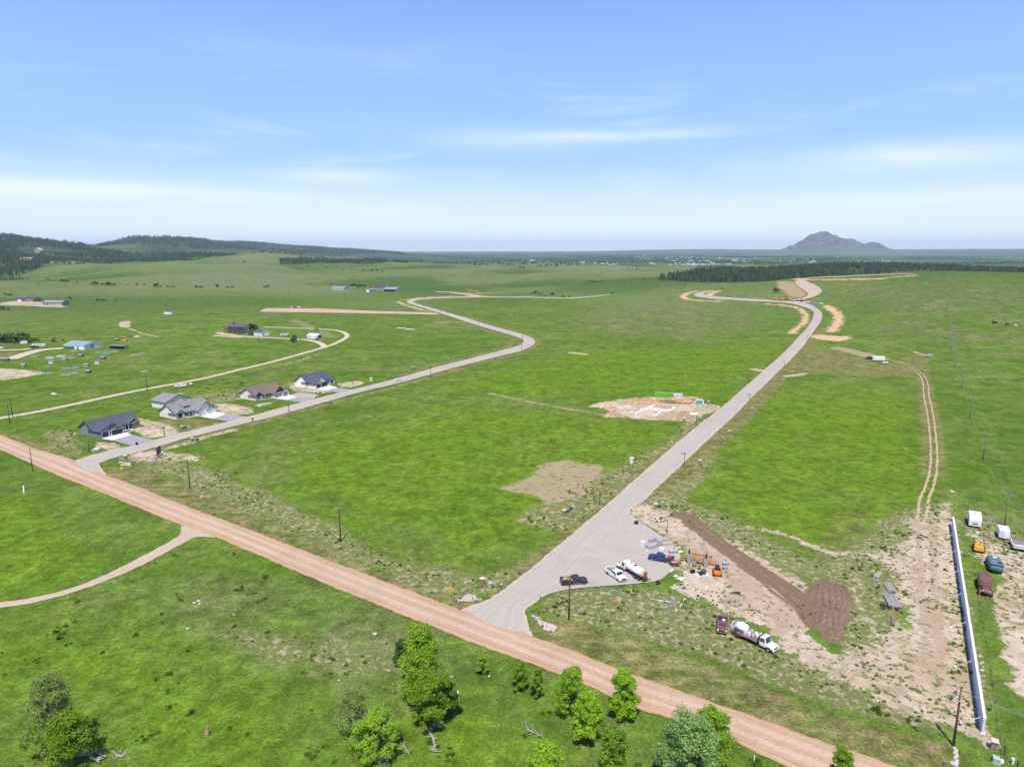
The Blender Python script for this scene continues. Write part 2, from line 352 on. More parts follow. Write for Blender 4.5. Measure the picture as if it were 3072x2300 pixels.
CL['barn_drive'] = ([(30, 1078), (60, 1067), (110, 1052), (150, 1047), (190, 1045)], 9.0)
# bare soil
zp('bare', [(1890, 1545), (1905, 1500), (1960, 1520), (2030, 1545), (2100, 1590), (2200, 1620), (2300, 1680), (2420, 1750), (2440, 1900), (2500, 1960), (2600, 1940), (2640, 1920), (2590, 1860), (2560, 1760), (2640, 1690), (2580, 1660), (2640, 1650), (2700, 1640), (2735, 1600), (2720, 1560), (2750, 1545), (2820, 1530), (2850, 1505), (2868, 1600), (2882, 1750), (2902, 1900), (2925, 2050), (2962, 2230), (2930, 2200), (2800, 2170), (2650, 2110), (2500, 2030), (2400, 1990), (2330, 1930), (2280, 1870), (2200, 1850), (2100, 1800), (2010, 1760), (2050, 1700), (2060, 1650), (1990, 1600)], 2.0)
zp('bare', [(2575, 1700), (2640, 1685), (2695, 1720), (2680, 1780), (2725, 1850), (2700, 1890), (2640, 1910), (2595, 1850), (2560, 1790)], 2.0, True)
zp('tread', [(1500, 1462), (1590, 1432), (1640, 1388), (1700, 1380), (1815, 1400), (1790, 1440), (1760, 1480), (1675, 1506)], 1.6)
zp('bare', [(1800, 1212), (1850, 1198), (1960, 1190), (2060, 1203), (2165, 1217), (2160, 1228), (2110, 1245), (2080, 1262), (2000, 1262), (1900, 1255), (1820, 1230)], 1.5)
zp('bare', [(405, 1252), (450, 1258), (520, 1278), (540, 1300), (450, 1318), (420, 1300), (395, 1285)], 1.6)
zp('bare', [(640, 1212), (680, 1210), (760, 1225), (760, 1240), (690, 1245), (655, 1235)], 1.6)
zp('bare', [(870, 1158), (890, 1140), (930, 1150), (1010, 1170), (960, 1180), (880, 1172)], 1.6)
zp('bare', [(1010, 1150), (1060, 1143), (1095, 1145), (1060, 1163), (1025, 1160)], 1.6)
zp('bare', [(290, 1325), (340, 1330), (370, 1345), (330, 1350), (290, 1340)], 1.3)
zp('bare', [(-100, 1108), (0, 1105), (60, 1108), (138, 1116), (120, 1124), (0, 1142), (-100, 1150)], 1.2)
zp('bare', [(0, 908), (40, 903), (120, 905), (150, 912), (195, 917), (190, 922), (100, 918), (0, 915)], 2.0)
zl('bare', [(376, 965), (372, 972), (376, 980)], 9, 1.5); zl('bare', [(378, 982), (400, 990), (430, 1000), (470, 1010)], 2.2, 1.2)
zl('bare', [(660, 1005), (690, 1008), (720, 1010)], 12, 2)
zp('bare', [(420, 1352), (520, 1355), (600, 1368), (590, 1385), (520, 1378), (440, 1385), (370, 1372)], 2.2)
zl('tread', [(1470, 1180), (1600, 1207), (1700, 1225), (1820, 1245)], 2.4, 1.6)
zl('weedy', [(880, 960), (950, 990), (1000, 1010)], 9, 5)
zl('bare', [(700, 1290), (640, 1302), (560, 1330), (500, 1345)], 3, 1.5)
zl('bare', [(1290, 968), (1330, 966), (1390, 965)], 4, 1.2)
zl('bare', [(3120, 1680), (3045, 1730), (3025, 1790), (3030, 1850), (3050, 1950), (3090, 2080)], 4.5, 1.5)
zl('bare', [(2975, 1640), (3000, 1690)], 6, 3); zl('bare', [(3060, 1640), (3020, 1680)], 5, 3)
zl('bare', [(2925, 1600), (2960, 1600)], 4, 2)
zl('bare', [(2360, 1128), (2400, 1124), (2415, 1120)], 5, 0.8)
zl('bare', [(2262, 1107), (2285, 1112)], 6, 0.8)
zl('bare', [(1715, 1058), (1755, 1062)], 6, 0.8)
zl('bare', [(2740, 1055), (2770, 1064)], 3, 1.0)
# ruts of the two-track and of the disturbed yard
RUT = ([(2654, 1078), (2709, 1094), (2742, 1110), (2762, 1127), (2770, 1153), (2771, 1192), (2781, 1234), (2789, 1293), (2793, 1358), (2791, 1407), (2779, 1455), (2757, 1498), (2752, 1560)],
       [(2664, 1076), (2715, 1090), (2753, 1109), (2778, 1133), (2786, 1159), (2785, 1185), (2798, 1234), (2806, 1293), (2812, 1358), (2811, 1410), (2802, 1457), (2784, 1498), (2779, 1560)])
zl('mown', [(2720, 1095), (2765, 1120), (2778, 1160), (2778, 1200), (2792, 1250), (2800, 1350), (2800, 1420)], 7, 2)
for q in ([(2130, 1525), (2200, 1550), (2290, 1597), (2400, 1640), (2530, 1664), (2640, 1662), (2730, 1640)], [(2150, 1510), (2230, 1548), (2330, 1600), (2440, 1640), (2560, 1655)], [(2420, 1740), (2470, 1630), (2520, 1530)], [(2450, 1738), (2500, 1630), (2550, 1530)], [(2490, 1738), (2530, 1630), (2575, 1540)], [(2510, 1735), (2550, 1640), (2600, 1540)]):
    zl('mown', q, 0.9, 0.8)
zl('tread', [(2752, 1540), (2760, 1700), (2775, 1900), (2780, 2000)], 1.6, 0.7); zl('tread', [(2795, 1560), (2800, 1700), (2815, 1900), (2820, 1980)], 2.0, 0.7)
zl('tread', [(2030, 1620), (2150, 1680), (2260, 1760), (2380, 1860)], 7, 3)
zl('bare', [(2760, 1640), (2640, 1665), (2500, 1660), (2350, 1600), (2250, 1580)], 2.0, 1.2)
zp('tread', [(2320, 1850), (2360, 1850), (2370, 1890), (2330, 1930), (2310, 1900)], 1.0)
# orange sand beside the far roads
zl('orange', [(2477, 918), (2500, 930), (2518, 948), (2515, 965), (2500, 985), (2495, 995)], 8, 2.0)
zl('orange', [(2462, 1008), (2480, 1015), (2500, 1018), (2515, 1012)], 17, 2.0)
zl('orange', [(2300, 912), (2350, 915), (2400, 925), (2420, 945), (2415, 965), (2390, 985), (2375, 1000)], 5, 2.0)
zl('orange', [(2130, 871), (2090, 873), (2060, 880), (2046, 891), (2070, 899), (2120, 903), (2160, 903)], 8, 2.5)
zl('orange', [(2160, 872), (2130, 880), (2128, 888)], 8, 2); zl('orange', [(2023, 871), (2070, 868)], 6, 2)
zl('orange', [(1193, 904), (1210, 913), (1240, 922), (1265, 930), (1300, 935)], 5, 1.5); zl('orange', [(1200, 901), (1225, 899), (1260, 893), (1300, 890), (1380, 888), (1500, 889)], 6, 1.8)
zl('orange', [(1315, 875), (1360, 877), (1400, 882), (1440, 889)], 14, 2.5); zl('orange', [(1400, 876), (1450, 880), (1500, 878)], 7, 2.0); zl('orange', [(1560, 889), (1600, 888)], 8, 2.0)
zl('orange', [(2330, 838), (2400, 840), (2520, 838), (2640, 836), (2740, 826)], 9, 3.0)
zp('tread', [(2332, 843), (2380, 846), (2420, 872), (2412, 890), (2375, 892), (2350, 872), (2334, 862)], 3.0)
zl('tread', [(2520, 1045), (2560, 1055), (2610, 1068), (2640, 1076)], 13, 1.8)
zl('dark', [(2575, 832), (2620, 835), (2680, 833), (2740, 829)], 7, 2.5)
zl('dark', [(2370, 898), (2410, 906), (2450, 912)], 11, 2.5)
zl('dark', [(2035, 1545), (2060, 1548), (2110, 1590), (2160, 1632), (2230, 1680), (2300, 1728), (2360, 1765), (2410, 1810), (2450, 1870)], 5.0, 0.8)
zp('dark', [(2425, 1760), (2465, 1733), (2480, 1735), (2505, 1748), (2530, 1752), (2550, 1770), (2540, 1800), (2545, 1860), (2525, 1905), (2520, 1930), (2470, 1925), (2455, 1880), (2420, 1830), (2390, 1800)], 0.7)
# mown verges
zp('mown', [(290, 1400), (420, 1400), (520, 1440), (700, 1515), (900, 1605), (1100, 1697), (1280, 1775), (1440, 1800), (1400, 1830), (1300, 1815), (800, 1622), (398, 1465), (290, 1425)], 1.5)
zp('mown', [(1590, 1850), (1660, 1850), (1750, 1872), (1900, 1915), (2100, 1985), (2300, 2060), (2500, 2140), (2700, 2200), (2850, 2230), (2900, 2320), (2600, 2300), (2470, 2240), (2090, 2100), (1900, 2036), (1700, 1955), (1600, 1915)], 1.5)
zp('mown', [(0, 1290), (100, 1320), (220, 1350), (240, 1370), (150, 1372), (0, 1315)], 2)
zl('mown', [(1520, 1780), (1640, 1685), (1790, 1560), (1890, 1475), (1980, 1395), (2100, 1290), (2190, 1225), (2290, 1135), (2385, 1045)], 9.0, 1.4)
zl('mown', [(1920, 1560), (1985, 1480), (2080, 1385), (2190, 1285), (2270, 1205), (2340, 1130), (2420, 1050), (2470, 985)], 8.5, 1.2)
zp('mown', [(2400, 1035), (2500, 1050), (2640, 1090), (2760, 1060), (2790, 1070), (2785, 1130), (2640, 1130), (2500, 1120), (2350, 1115)], 3.0)
zl('mown', [(480, 1345), (640, 1303), (830, 1255), (1000, 1208), (1200, 1157), (1400, 1100), (1560, 1060), (1620, 1030), (1590, 1003), (1500, 978), (1380, 945)], 5.0, 2.0)
zl('mown', [(1290, 955), (1380, 968), (1500, 1004), (1545, 1020), (1520, 1040), (1420, 1066), (1200, 1125)], 5.0, 2.0)
zp('mown', [(470, 1262), (520, 1248), (640, 1262), (670, 1268), (560, 1296), (500, 1282)], 1.0)
zp('mown', [(-100, 1064), (0, 1058), (60, 1055), (78, 1060), (60, 1070), (20, 1072), (-100, 1085)], 1.5)
# weeds over soil
zp('weedy', [(470, 1362), (600, 1395), (800, 1475), (950, 1555), (1100, 1625), (1200, 1680), (1420, 1730), (1540, 1710), (1600, 1660), (1500, 1780), (1400, 1805), (1300, 1785), (1150, 1712), (900, 1600), (700, 1510), (560, 1450), (420, 1388)], 5.0)
zp('weedy', [(1590, 1835), (1640, 1800), (1700, 1775), (1950, 1760), (2050, 1790), (2200, 1850), (2350, 1960), (2500, 2030), (2700, 2110), (2900, 2200), (2750, 2190), (2500, 2120), (2200, 2000), (2000, 1935), (1750, 1865), (1640, 1845)], 2.5)
zp('weedy', [(1890, 1550), (1900, 1510), (1960, 1480), (2060, 1500), (2200, 1560), (2300, 1620), (2450, 1690), (2560, 1650), (2640, 1560), (2740, 1520), (2860, 1500), (2900, 1800), (2950, 2200), (2860, 2180), (2830, 1900), (2740, 1700), (2700, 1900), (2560, 2000), (2450, 1740), (2300, 1680), (2100, 1590)], 3.0)
zp('weedy', [(130, 1290), (200, 1290), (250, 1330), (240, 1360), (160, 1340)], 3)
zp('weedy', [(1560, 1560), (1700, 1470), (1850, 1400), (2000, 1320), (2090, 1250), (2110, 1262), (1900, 1430), (1700, 1600)], 3.5)
zp('weedy', [(2000, 1480), (2130, 1360), (2160, 1370), (2070, 1470), (2030, 1520)], 3.5)
zp('weedy', [(2880, 1520), (2960, 1540), (3072, 1620), (3100, 1800), (3040, 1800), (2990, 1720), (2940, 1650)], 4)
zp('weedy', [(520, 1220), (600, 1230), (620, 1210), (760, 1190), (820, 1175), (900, 1150), (880, 1145), (700, 1170), (560, 1190)], 5)
zp('weedy', [(700, 1880), (900, 1900), (1150, 1960), (1200, 2030), (1050, 2060), (850, 2000), (700, 1950)], 9)
# fresher and drier grass
zp('lush', [(2100, 1300), (2250, 1180), (2400, 1150), (2600, 1160), (2740, 1190), (2770, 1350), (2760, 1500), (2650, 1560), (2450, 1640), (2200, 1560), (2060, 1500), (2030, 1460)], 14)
zp('lush', [(900, 1330), (1300, 1220), (1700, 1240), (2000, 1290), (1900, 1400), (1650, 1560), (1400, 1660), (1100, 1580), (800, 1440)], 14)
zp('lush', [(-100, 1480), (100, 1500), (250, 1600), (260, 1700), (150, 1780), (-100, 1800)], 6)
zp('lush', [(1300, 1160), (1700, 1060), (2200, 1040), (2340, 1030), (2200, 1150), (2100, 1210), (1900, 1180), (1600, 1190)], 14)
zp('lush', [(-100, 1850), (300, 1860), (650, 1960), (850, 2080), (900, 2350), (-100, 2350)], 14)
zp('lush', [(1250, 2180), (1500, 2150), (1650, 2220), (1600, 2350), (1300, 2350)], 7)
zp('pale', [(1700, 960), (1850, 915), (2050, 905), (2250, 935), (2250, 985), (2100, 1000), (1900, 1010), (1750, 985)], 22)
zp('pale', [(2500, 860), (2800, 850), (3100, 870), (3100, 960), (2900, 950), (2650, 940), (2560, 900)], 26)
zp('pale', [(2600, 980), (2750, 960), (2900, 990), (3072, 1000), (3072, 1030), (2800, 1020)], 16)
zp('pale', [(900, 1830), (1200, 1880), (1330, 1960), (1250, 2060), (1050, 2020), (880, 1930)], 7)
zp('pale', [(500, 1800), (600, 1760), (900, 1800), (800, 1880), (600, 1860)], 8)
zw('pale', [(-400, 1000), (200, 1050), (900, 1350), (1500, 1200), (2000, 1080), (2320, 1060), (2330, 1900), (1536, 2500), (-400, 2500)], 160)
zw('pale', [(600, 2600), (1100, 2600), (1250, 3200), (1000, 4000), (600, 4100)], 140)
# woods floor
WOODR = [(1965, 1290), (2040, 1255), (2150, 1230), (2290, 1210), (2500, 1270), (2700, 1330), (3072, 1340), (3500, 1340), (3500, 2250), (3072, 2200), (2760, 2150), (2400, 2150), (2160, 2150), (2130, 1700), (2030, 1500)]
zw('woods', WOODR, 14)
WOODL = [(-900, 2050), (60, 2100), (130, 2150), (150, 2450), (240, 2700), (430, 3000), (720, 3250), (760, 3500), (620, 3650), (420, 3900), (300, 4400), (240, 5200), (-900, 5200)]
zw('woods', WOODL, 40)
WOODMP = [(838, 786), (850, 778), (900, 774), (960, 777), (1040, 779), (1120, 781), (1225, 786), (1225, 789), (1150, 789), (1000, 790), (900, 793), (842, 794)]
WOODF = [(330, 5200), (700, 5200), (900, 6000), (1220, 8200), (1200, 9800), (650, 9900), (250, 7300), (310, 6300)]
zw('woods', WOODF, 180)
WOODM_ = [(830, 2950), (900, 2800), (1050, 2850), (1220, 2900), (1230, 3020), (1000, 3120), (840, 3150)]
zp('woods', WOODMP, 14)
def seg_d(P, a, b):
    ab = b - a; t = np.clip(((P - a) @ ab) / max(1e-9, ab @ ab), 0, 1); return np.hypot(*(P - a - t[:, None] * ab).T)
def zone_val(k, P):
    """zone strength in units of its own edge softness, -3..3"""
    val = np.full(len(P), -3.0, np.float32)
    for kind, pts, soft, ex in ZON[k]:
        m = 3.2 * soft + (ex if kind == 'l' else 0)
        sel = np.where((P[:, 0] > pts[:, 0].min() - m) & (P[:, 0] < pts[:, 0].max() + m) & (P[:, 1] > pts[:, 1].min() - m) & (P[:, 1] < pts[:, 1].max() + m))[0]
        if not len(sel): continue
        Q = P[sel]; d = np.full(len(Q), 1e9)
        n = len(pts); rng = range(n) if kind == 'p' else range(n - 1)
        ins = np.zeros(len(Q), bool)
        for i in rng:
            a = pts[i]; b = pts[(i + 1) % n]; d = np.minimum(d, seg_d(Q, a, b))
            if kind == 'p' and a[1] != b[1]:
                c = ((a[1] > Q[:, 1]) != (b[1] > Q[:, 1])); xi = (b[0] - a[0]) * (Q[:, 1] - a[1]) / (b[1] - a[1]) + a[0]
                ins ^= c & (Q[:, 0] < xi)
        s = np.where(ins, d, -d) if kind == 'p' else ex - d
        s = np.clip(s / soft, -3, 3)
        if kind == 'p' and ex: val[sel] = np.minimum(val[sel], -s)
        else: val[sel] = np.maximum(val[sel], s)
    return val
# ---------------------------------------------------------------- ground sheet
azs = np.concatenate([np.radians(np.arange(-180, -45, 5)), np.radians(np.linspace(-44, 44, 800)), np.radians(np.arange(48, 180, 5)), [math.pi]])
rows = np.exp(np.linspace(math.log(24), math.log(33000), 760))
AZ, DD = np.meshgrid(azs, rows); GX = np.sin(AZ) * DD; GY = np.cos(AZ) * DD
GZ = hgt(GX, GY); GZ[:, -1] = GZ[:, 0]
V = np.stack([GX.ravel(), GY.ravel(), GZ.ravel()], 1); nc = len(azs); nr = len(rows)
i0 = (np.arange(nr - 1)[:, None] * nc + np.arange(nc - 1)[None]).ravel()
F = np.stack([i0, i0 + 1, i0 + 1 + nc, i0 + nc], 1)
Fc = np.array([[j, len(V), len(V), j + 1] for j in range(0)]).reshape(0, 4)
V = np.concatenate([V, [[0, 0, 0]]])
gm, g, b = newmat('prairie_ground')
pos = g.n('ShaderNodeNewGeometry').outputs['Position']
n_big = g.noise(pos, 0.006, 5, 0.55); n_mid = g.noise(pos, 0.045, 5, 0.6, 0.4); n_sm = g.noise(pos, 0.42, 5, 0.65, 0.2)
n_fine = g.noise(pos, 2.1, 6, 0.72); n_ty = g.noise(g.scl(pos, (0.16, 0.5, 0.3)), 1.0, 4, 0.6)
base = g.mix(g.ss(n_big, 0.35, 0.65), (0.092, 0.150, 0.020), (0.128, 0.180, 0.034))
base = g.mix(g.ss(n_mid, 0.38, 0.66), base, (0.068, 0.130, 0.015))
base = g.mix(g.math('MULTIPLY', g.ss(n_sm, 0.50, 0.72), 0.6), base, (0.165, 0.195, 0.045))
base = g.mix(g.math('MULTIPLY', g.ss(g.noise(g.scl(pos, (1, .7, 1)), 0.021, 6, 0.68, 0.8), 0.50, 0.66), 0.55), base, (0.160, 0.172, 0.058))
def zmask(name, nz, amp, a=-0.5, bb=0.5):
    return g.ss(g.math('ADD', g.attr(name), g.math('MULTIPLY', g.math('SUBTRACT', nz, 0.5), amp)), a, bb)
m_l = g.math('MULTIPLY', zmask('lush', n_mid, 4.0, -1.2, 1.2), 0.8)
base = g.mix(m_l, base, g.mix(g.ss(n_mid, 0.35, 0.65), (0.086, 0.160, 0.012), (0.124, 0.195, 0.016)))
ln = g.n('ShaderNodeVectorMath', operation='LENGTH'); g.put(ln.inputs[0], pos); lnv = ln.outputs['Value']
base = g.mix(g.math('MULTIPLY', g.math('MULTIPLY', g.ss(g.noise(g.scl(pos, (.8, 1, 1)), 0.033, 7, 0.72, 1.0), 0.52, 0.68), m_l), 0.45), base, (0.155, 0.175, 0.052))
m_p = g.math('MULTIPLY', zmask('pale', n_mid, 3.5, -1.5, 1.5), 0.75)
base = g.mix(m_p, base, g.mix(g.ss(n_mid, 0.40, 0.62), (0.105, 0.142, 0.040), (0.175, 0.172, 0.075)))
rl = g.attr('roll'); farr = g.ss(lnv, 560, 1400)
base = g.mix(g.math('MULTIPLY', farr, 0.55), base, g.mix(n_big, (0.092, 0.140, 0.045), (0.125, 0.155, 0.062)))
base = g.mix(g.math('MULTIPLY', farr, g.math('MULTIPLY', g.ss(g.math('ADD', rl, n_mid), 0.55, 1.35), 0.8)), base, (0.148, 0.168, 0.078))  # paler crests, greener draws below; this tone also paints in the shading of folds
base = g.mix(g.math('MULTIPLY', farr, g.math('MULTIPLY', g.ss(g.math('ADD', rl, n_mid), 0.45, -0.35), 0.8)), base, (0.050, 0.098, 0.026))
m_m = g.math('MULTIPLY', zmask('mown', n_sm, 2.0), 0.9)
base = g.mix(m_m, base, g.mix(g.ss(n_ty, 0.38, 0.66), (0.118, 0.140, 0.034), (0.225, 0.180, 0.085)))
n_7 = g.noise(g.scl(pos, (1, .8, 1)), 0.16, 5, 0.7, 0.5)
fin = g.math('MULTIPLY', g.ss(n_fine, 0.25, 0.78, 0.54, 1.54), g.math('MULTIPLY', g.ss(n_7, 0.30, 0.72, 1.26, 0.74), g.ss(n_sm, 0.3, 0.7, 1.28, 0.72)))
base = g.mix(1.0, base, g.mix(fin, (0, 0, 0), (1, 1, 1)), 'MULTIPLY') if False else base
vm = g.n('ShaderNodeVectorMath', operation='SCALE'); g.put(vm.inputs[0], base); g.put(vm.inputs['Scale'], fin)
base = vm.outputs[0]
soil = g.mix(g.ss(n_sm, 0.35, 0.7), (0.45, 0.350, 0.245), (0.56, 0.470, 0.365)); soil = g.mix(g.math('MULTIPLY', g.ss(n_fine, 0.45, 0.7), 0.5), soil, (0.31, 0.215, 0.145))
m_w = g.math('MULTIPLY', zmask('weedy', n_mid, 4.0), g.ss(g.noise(pos, 0.75, 6, 0.75, 0.3), 0.50, 0.60))
base = g.mix(g.math('MULTIPLY', zmask('weedy', n_mid, 4.0), 0.75), base, (0.160, 0.168, 0.060))
base = g.mix(g.math('MULTIPLY', m_w, 0.9), base, g.mix(n_sm, soil, (0.30, 0.26, 0.13)))
n_ed = g.math('ADD', g.math('MULTIPLY', n_7, 0.65), g.math('MULTIPLY', n_sm, 0.35))
m_b = zmask('bare', n_ed, 9.0, -0.3, 0.3)
weeds = g.math('MULTIPLY', g.ss(g.noise(pos, 0.6, 5, 0.7), 0.52, 0.60), g.ss(n_mid, 0.38, 0.52))
soil2 = g.mix(g.math('MULTIPLY', g.ss(n_mid, 0.46, 0.66), 0.50), soil, g.mix(n_sm, (0.33, 0.205, 0.115), (0.43, 0.29, 0.180)))
soil2 = g.mix(g.math('MULTIPLY', g.ss(n_7, 0.50, 0.62), 0.55), soil2, (0.235, 0.215, 0.105))
bsoil = g.mix(weeds, soil2, (0.10, 0.14, 0.035))
base = g.mix(m_b, base, bsoil)
m_o = zmask('orange', n_ed, 17.0, -0.5, 0.5)
base = g.mix(m_o, base, g.mix(g.ss(n_sm, 0.35, 0.7), (0.56, 0.355, 0.195), (0.50, 0.33, 0.21)))
m_t = g.math('MULTIPLY', zmask('tread', n_ed, 9.0, -0.5, 0.5), g.ss(g.noise(pos, 0.5, 5, 0.7), 0.66, 0.50, 0.15, 0.82))
base = g.mix(m_t, base, g.mix(g.ss(n_fine, 0.35, 0.65), (0.33, 0.235, 0.150), (0.41, 0.310, 0.21)))
m_d = zmask('dark', n_sm, 2.0, -0.3, 0.3)
base = g.mix(m_d, base, g.mix(g.ss(n_fine, 0.35, 0.65), (0.150, 0.095, 0.056), (0.225, 0.155, 0.098)))
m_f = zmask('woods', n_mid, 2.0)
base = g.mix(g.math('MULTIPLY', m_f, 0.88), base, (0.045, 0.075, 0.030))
# patchwork of the far plain
vor = g.n('ShaderNodeTexVoronoi', feature='F1', distance='CHEBYCHEV'); g.put(vor.inputs['Vector'], g.scl(pos, (0.0016, 0.0007, 0))); vor.inputs['Scale'].default_value = 1.0
far = g.ss(g.math('LENGTH', 0) if False else g.n('ShaderNodeVectorMath', operation='LENGTH').outputs[0], 3200, 4600) if False else None
ln = g.n('ShaderNodeVectorMath', operation='LENGTH'); g.put(ln.inputs[0], pos)
far = g.ss(ln.outputs['Value'], 3300, 5000)
fc = g.n('ShaderNodeSeparateColor'); g.put(fc.inputs[0], vor.outputs['Color'])
plain = g.mix(g.ss(fc.outputs[0], 0.2, 0.9), (0.040, 0.085, 0.036), (0.085, 0.135, 0.060)); plain = g.mix(g.ss(g.noise(g.scl(pos, (1, 0.35, 1)), 0.0022, 6, 0.62), 0.48, 0.60), plain, (0.028, 0.060, 0.034))
base = g.mix(g.math('MULTIPLY', far, g.math('SUBTRACT', 1.0, m_f)), base, plain)
g.put(b.inputs['Base Color'], base); b.inputs['Roughness'].default_value = 0.95; b.inputs['Specular IOR Level'].default_value = 0.0
bp = g.n('ShaderNodeBump'); bp.inputs['Strength'].default_value = 0.55; bp.inputs['Distance'].default_value = 0.6
hgtn = g.math('ADD', g.math('MULTIPLY', n_fine, 0.55), n_sm)
g.put(bp.inputs['Height'], hgtn); g.put(b.inputs['Normal'], bp.outputs[0])
ground = np_mesh('ground', V, F, gm, smooth=True); struct(ground)
P2 = V[:, :2]
for k in ZON:
    at = ground.data.attributes.new(k, 'FLOAT', 'POINT'); at.data.foreach_set('value', zone_val(k, P2).astype(np.float32))
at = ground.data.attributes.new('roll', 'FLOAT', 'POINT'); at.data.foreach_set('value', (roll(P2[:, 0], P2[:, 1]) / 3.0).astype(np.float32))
# fan that closes the middle of the sheet, below the camera
ring = V[:nc - 1]
mesh_obj('ground_centre', [tuple(p) for p in ring] + [(0, 0, 0)], [(len(ring), (i + 1) % len(ring), i) for i in range(len(ring))], gm); struct(bpy.data.objects['ground_centre'])
bpy.data.objects['ground_centre'].data.polygons.foreach_set('use_smooth', [True] * len(ring))
for k in ZON:
    at = bpy.data.objects['ground_centre'].data.attributes.new(k, 'FLOAT', 'POINT'); at.data.foreach_set('value', np.full(len(ring) + 1, -3.0, np.float32))
# ---------------------------------------------------------------- roads draped on the ground
def resample(P, step):
    P = np.asarray(P, float); s = np.concatenate([[0], np.cumsum(np.hypot(*np.diff(P, axis=0).T))])
    n = max(2, int(s[-1] / step)); t = np.linspace(0, s[-1], n); return np.stack([np.interp(t, s, P[:, 0]), np.interp(t, s, P[:, 1])], 1)
def smooth_line(P, it=2):
    P = np.asarray(P, float)
    for _ in range(it):
        Q = np.empty((len(P) * 2, 2)); Q[0] = P[0]; Q[-1] = P[-1]
        Q[1:-1:2] = 0.75 * P[:-1] + 0.25 * P[1:]; Q[2:-1:2] = 0.25 * P[:-1] + 0.75 * P[1:]; P = Q
    return P
def strip(name, Lw, Rw, m, nx=8, lift=0.05, jit=0.25):
    n = len(Lw); s = np.concatenate([[0], np.cumsum(np.hypot(*np.diff((Lw + Rw) / 2, axis=0).T))])
    u = np.linspace(0, 1, nx + 1); X = Lw[:, None, :] * (1 - u)[None, :, None] + Rw[:, None, :] * u[None, :, None]
    wd = (Rw - Lw); wl = np.maximum(np.hypot(*wd.T), 1e-6); wn_ = wd / wl[:, None]
    def wob(sd): r = np.random.RandomState(sd); return sum(np.sin(s * k + r.uniform(0, 6)) * a for k, a in ((0.35, .4), (1.1, .45), (2.7, .5), (5.3, .35))) * jit
    X[:, 0] += wn_ * wob(len(name))[:, None]; X[:, -1] += wn_ * wob(len(name) + 3)[:, None]
    Z = hgt(X[..., 0], X[..., 1]); D = np.hypot(X[..., 0], X[..., 1])
    Z = Z + lift + np.clip((D - 150) / 1500, 0, 1) * 0.5
    crown = (1 - (2 * u - 1) ** 2) * 0.06; Z = Z + crown[None]
    V = np.concatenate([X, Z[..., None]], 2).reshape(-1, 3); w1 = nx + 1
    i0 = (np.arange(n - 1)[:, None] * w1 + np.arange(nx)[None]).ravel(); F = np.stack([i0, i0 + 1, i0 + 1 + w1, i0 + w1], 1)
    o = np_mesh(name, V, F, m, smooth=True); struct(o)
    me = o.data; uv = me.uv_layers.new(name='road'); li = np.empty(len(me.loops), np.int32); me.loops.foreach_get('vertex_index', li)
    U = np.tile(u, n)[li] * 1.0; Sv = np.repeat(s, w1)[li]
    uv.data.foreach_set('uv', np.stack([U, Sv], 1).astype(np.float32).ravel())
    if me.polygons[0].normal.z < 0: me.flip_normals()
    return o
def road_mat(name, ca, cb, cedge, streak=0.5, cr=0.9, tracks=None):
    m, g, b = newmat(name); uvn = g.n('ShaderNodeUVMap', uv_map='road'); uv = uvn.outputs[0]
    pos = g.n('ShaderNodeNewGeometry').outputs['Position']
    st = g.noise(g.scl(uv, (16, 0.035, 0)), 1.0, 4, 0.65); fi = g.noise(pos, 1.6, 6, 0.7); md = g.noise(pos, 0.12, 4, 0.6)
    c = g.mix(g.ss(st, 0.40, 0.60), ca, cb); c = g.mix(g.math('MULTIPLY', g.ss(md, 0.4, 0.65), 0.5), c, ca)
    sp = g.n('ShaderNodeSeparateXYZ'); g.put(sp.inputs[0], uv)
    if tracks:
        # worn wheel paths: smoother pale bands that wander a little, darker loose gravel between them
        uu = g.math('ADD', sp.outputs[0], g.math('MULTIPLY', g.math('SUBTRACT', g.noise(g.scl(uv, (0, .012, 0)), 1.0, 2), 0.5), 0.14))
        wv = g.math('ADD', g.math('MULTIPLY', g.math('COSINE', g.math('MULTIPLY', uu, 19.4)), 0.5), 0.5)
        c = g.mix(g.math('MULTIPLY', g.ss(g.math('ADD', wv, g.math('MULTIPLY', g.math('SUBTRACT', fi, .5), .8)), 0.30, 0.95), 0.55), c, tracks)
        c = g.mix(g.math('MULTIPLY', g.ss(g.math('ABSOLUTE', g.math('SUBTRACT', uu, 0.86)), 0.035, 0.0), 0.55), c, tuple(q * .72 for q in cedge))
    e = g.math('ABSOLUTE', g.math('SUBTRACT', sp.outputs[0], 0.5)); e = g.ss(g.math('ADD', e, g.math('MULTIPLY', g.math('SUBTRACT', fi, 0.5), 0.10)), 0.40, 0.47)
    c = g.mix(g.math('MULTIPLY', e, streak), c, cedge)
    c = g.mix(g.math('MULTIPLY', g.ss(g.noise(pos, 0.045, 6, 0.7, 1.2), 0.46, 0.62), 0.16), c, tuple(q * 0.62 for q in ca))
    vm = g.n('ShaderNodeVectorMath', operation='SCALE'); g.put(vm.inputs[0], c); g.put(vm.inputs['Scale'], g.ss(fi, 0.25, 0.75, cr, 2 - cr))
    g.put(b.inputs['Base Color'], vm.outputs[0]); b.inputs['Roughness'].default_value = 0.92; b.inputs['Specular IOR Level'].default_value = 0.05
    bp = g.n('ShaderNodeBump'); bp.inputs['Strength'].default_value = 0.3; bp.inputs['Distance'].default_value = 0.08; g.put(bp.inputs['Height'], fi); g.put(b.inputs['Normal'], bp.outputs[0])
    return m
M_gravel = road_mat('red_gravel', (0.400, 0.262, 0.162), (0.460, 0.325, 0.225), (0.410, 0.235, 0.118), 0.85, tracks=(0.520, 0.395, 0.295))
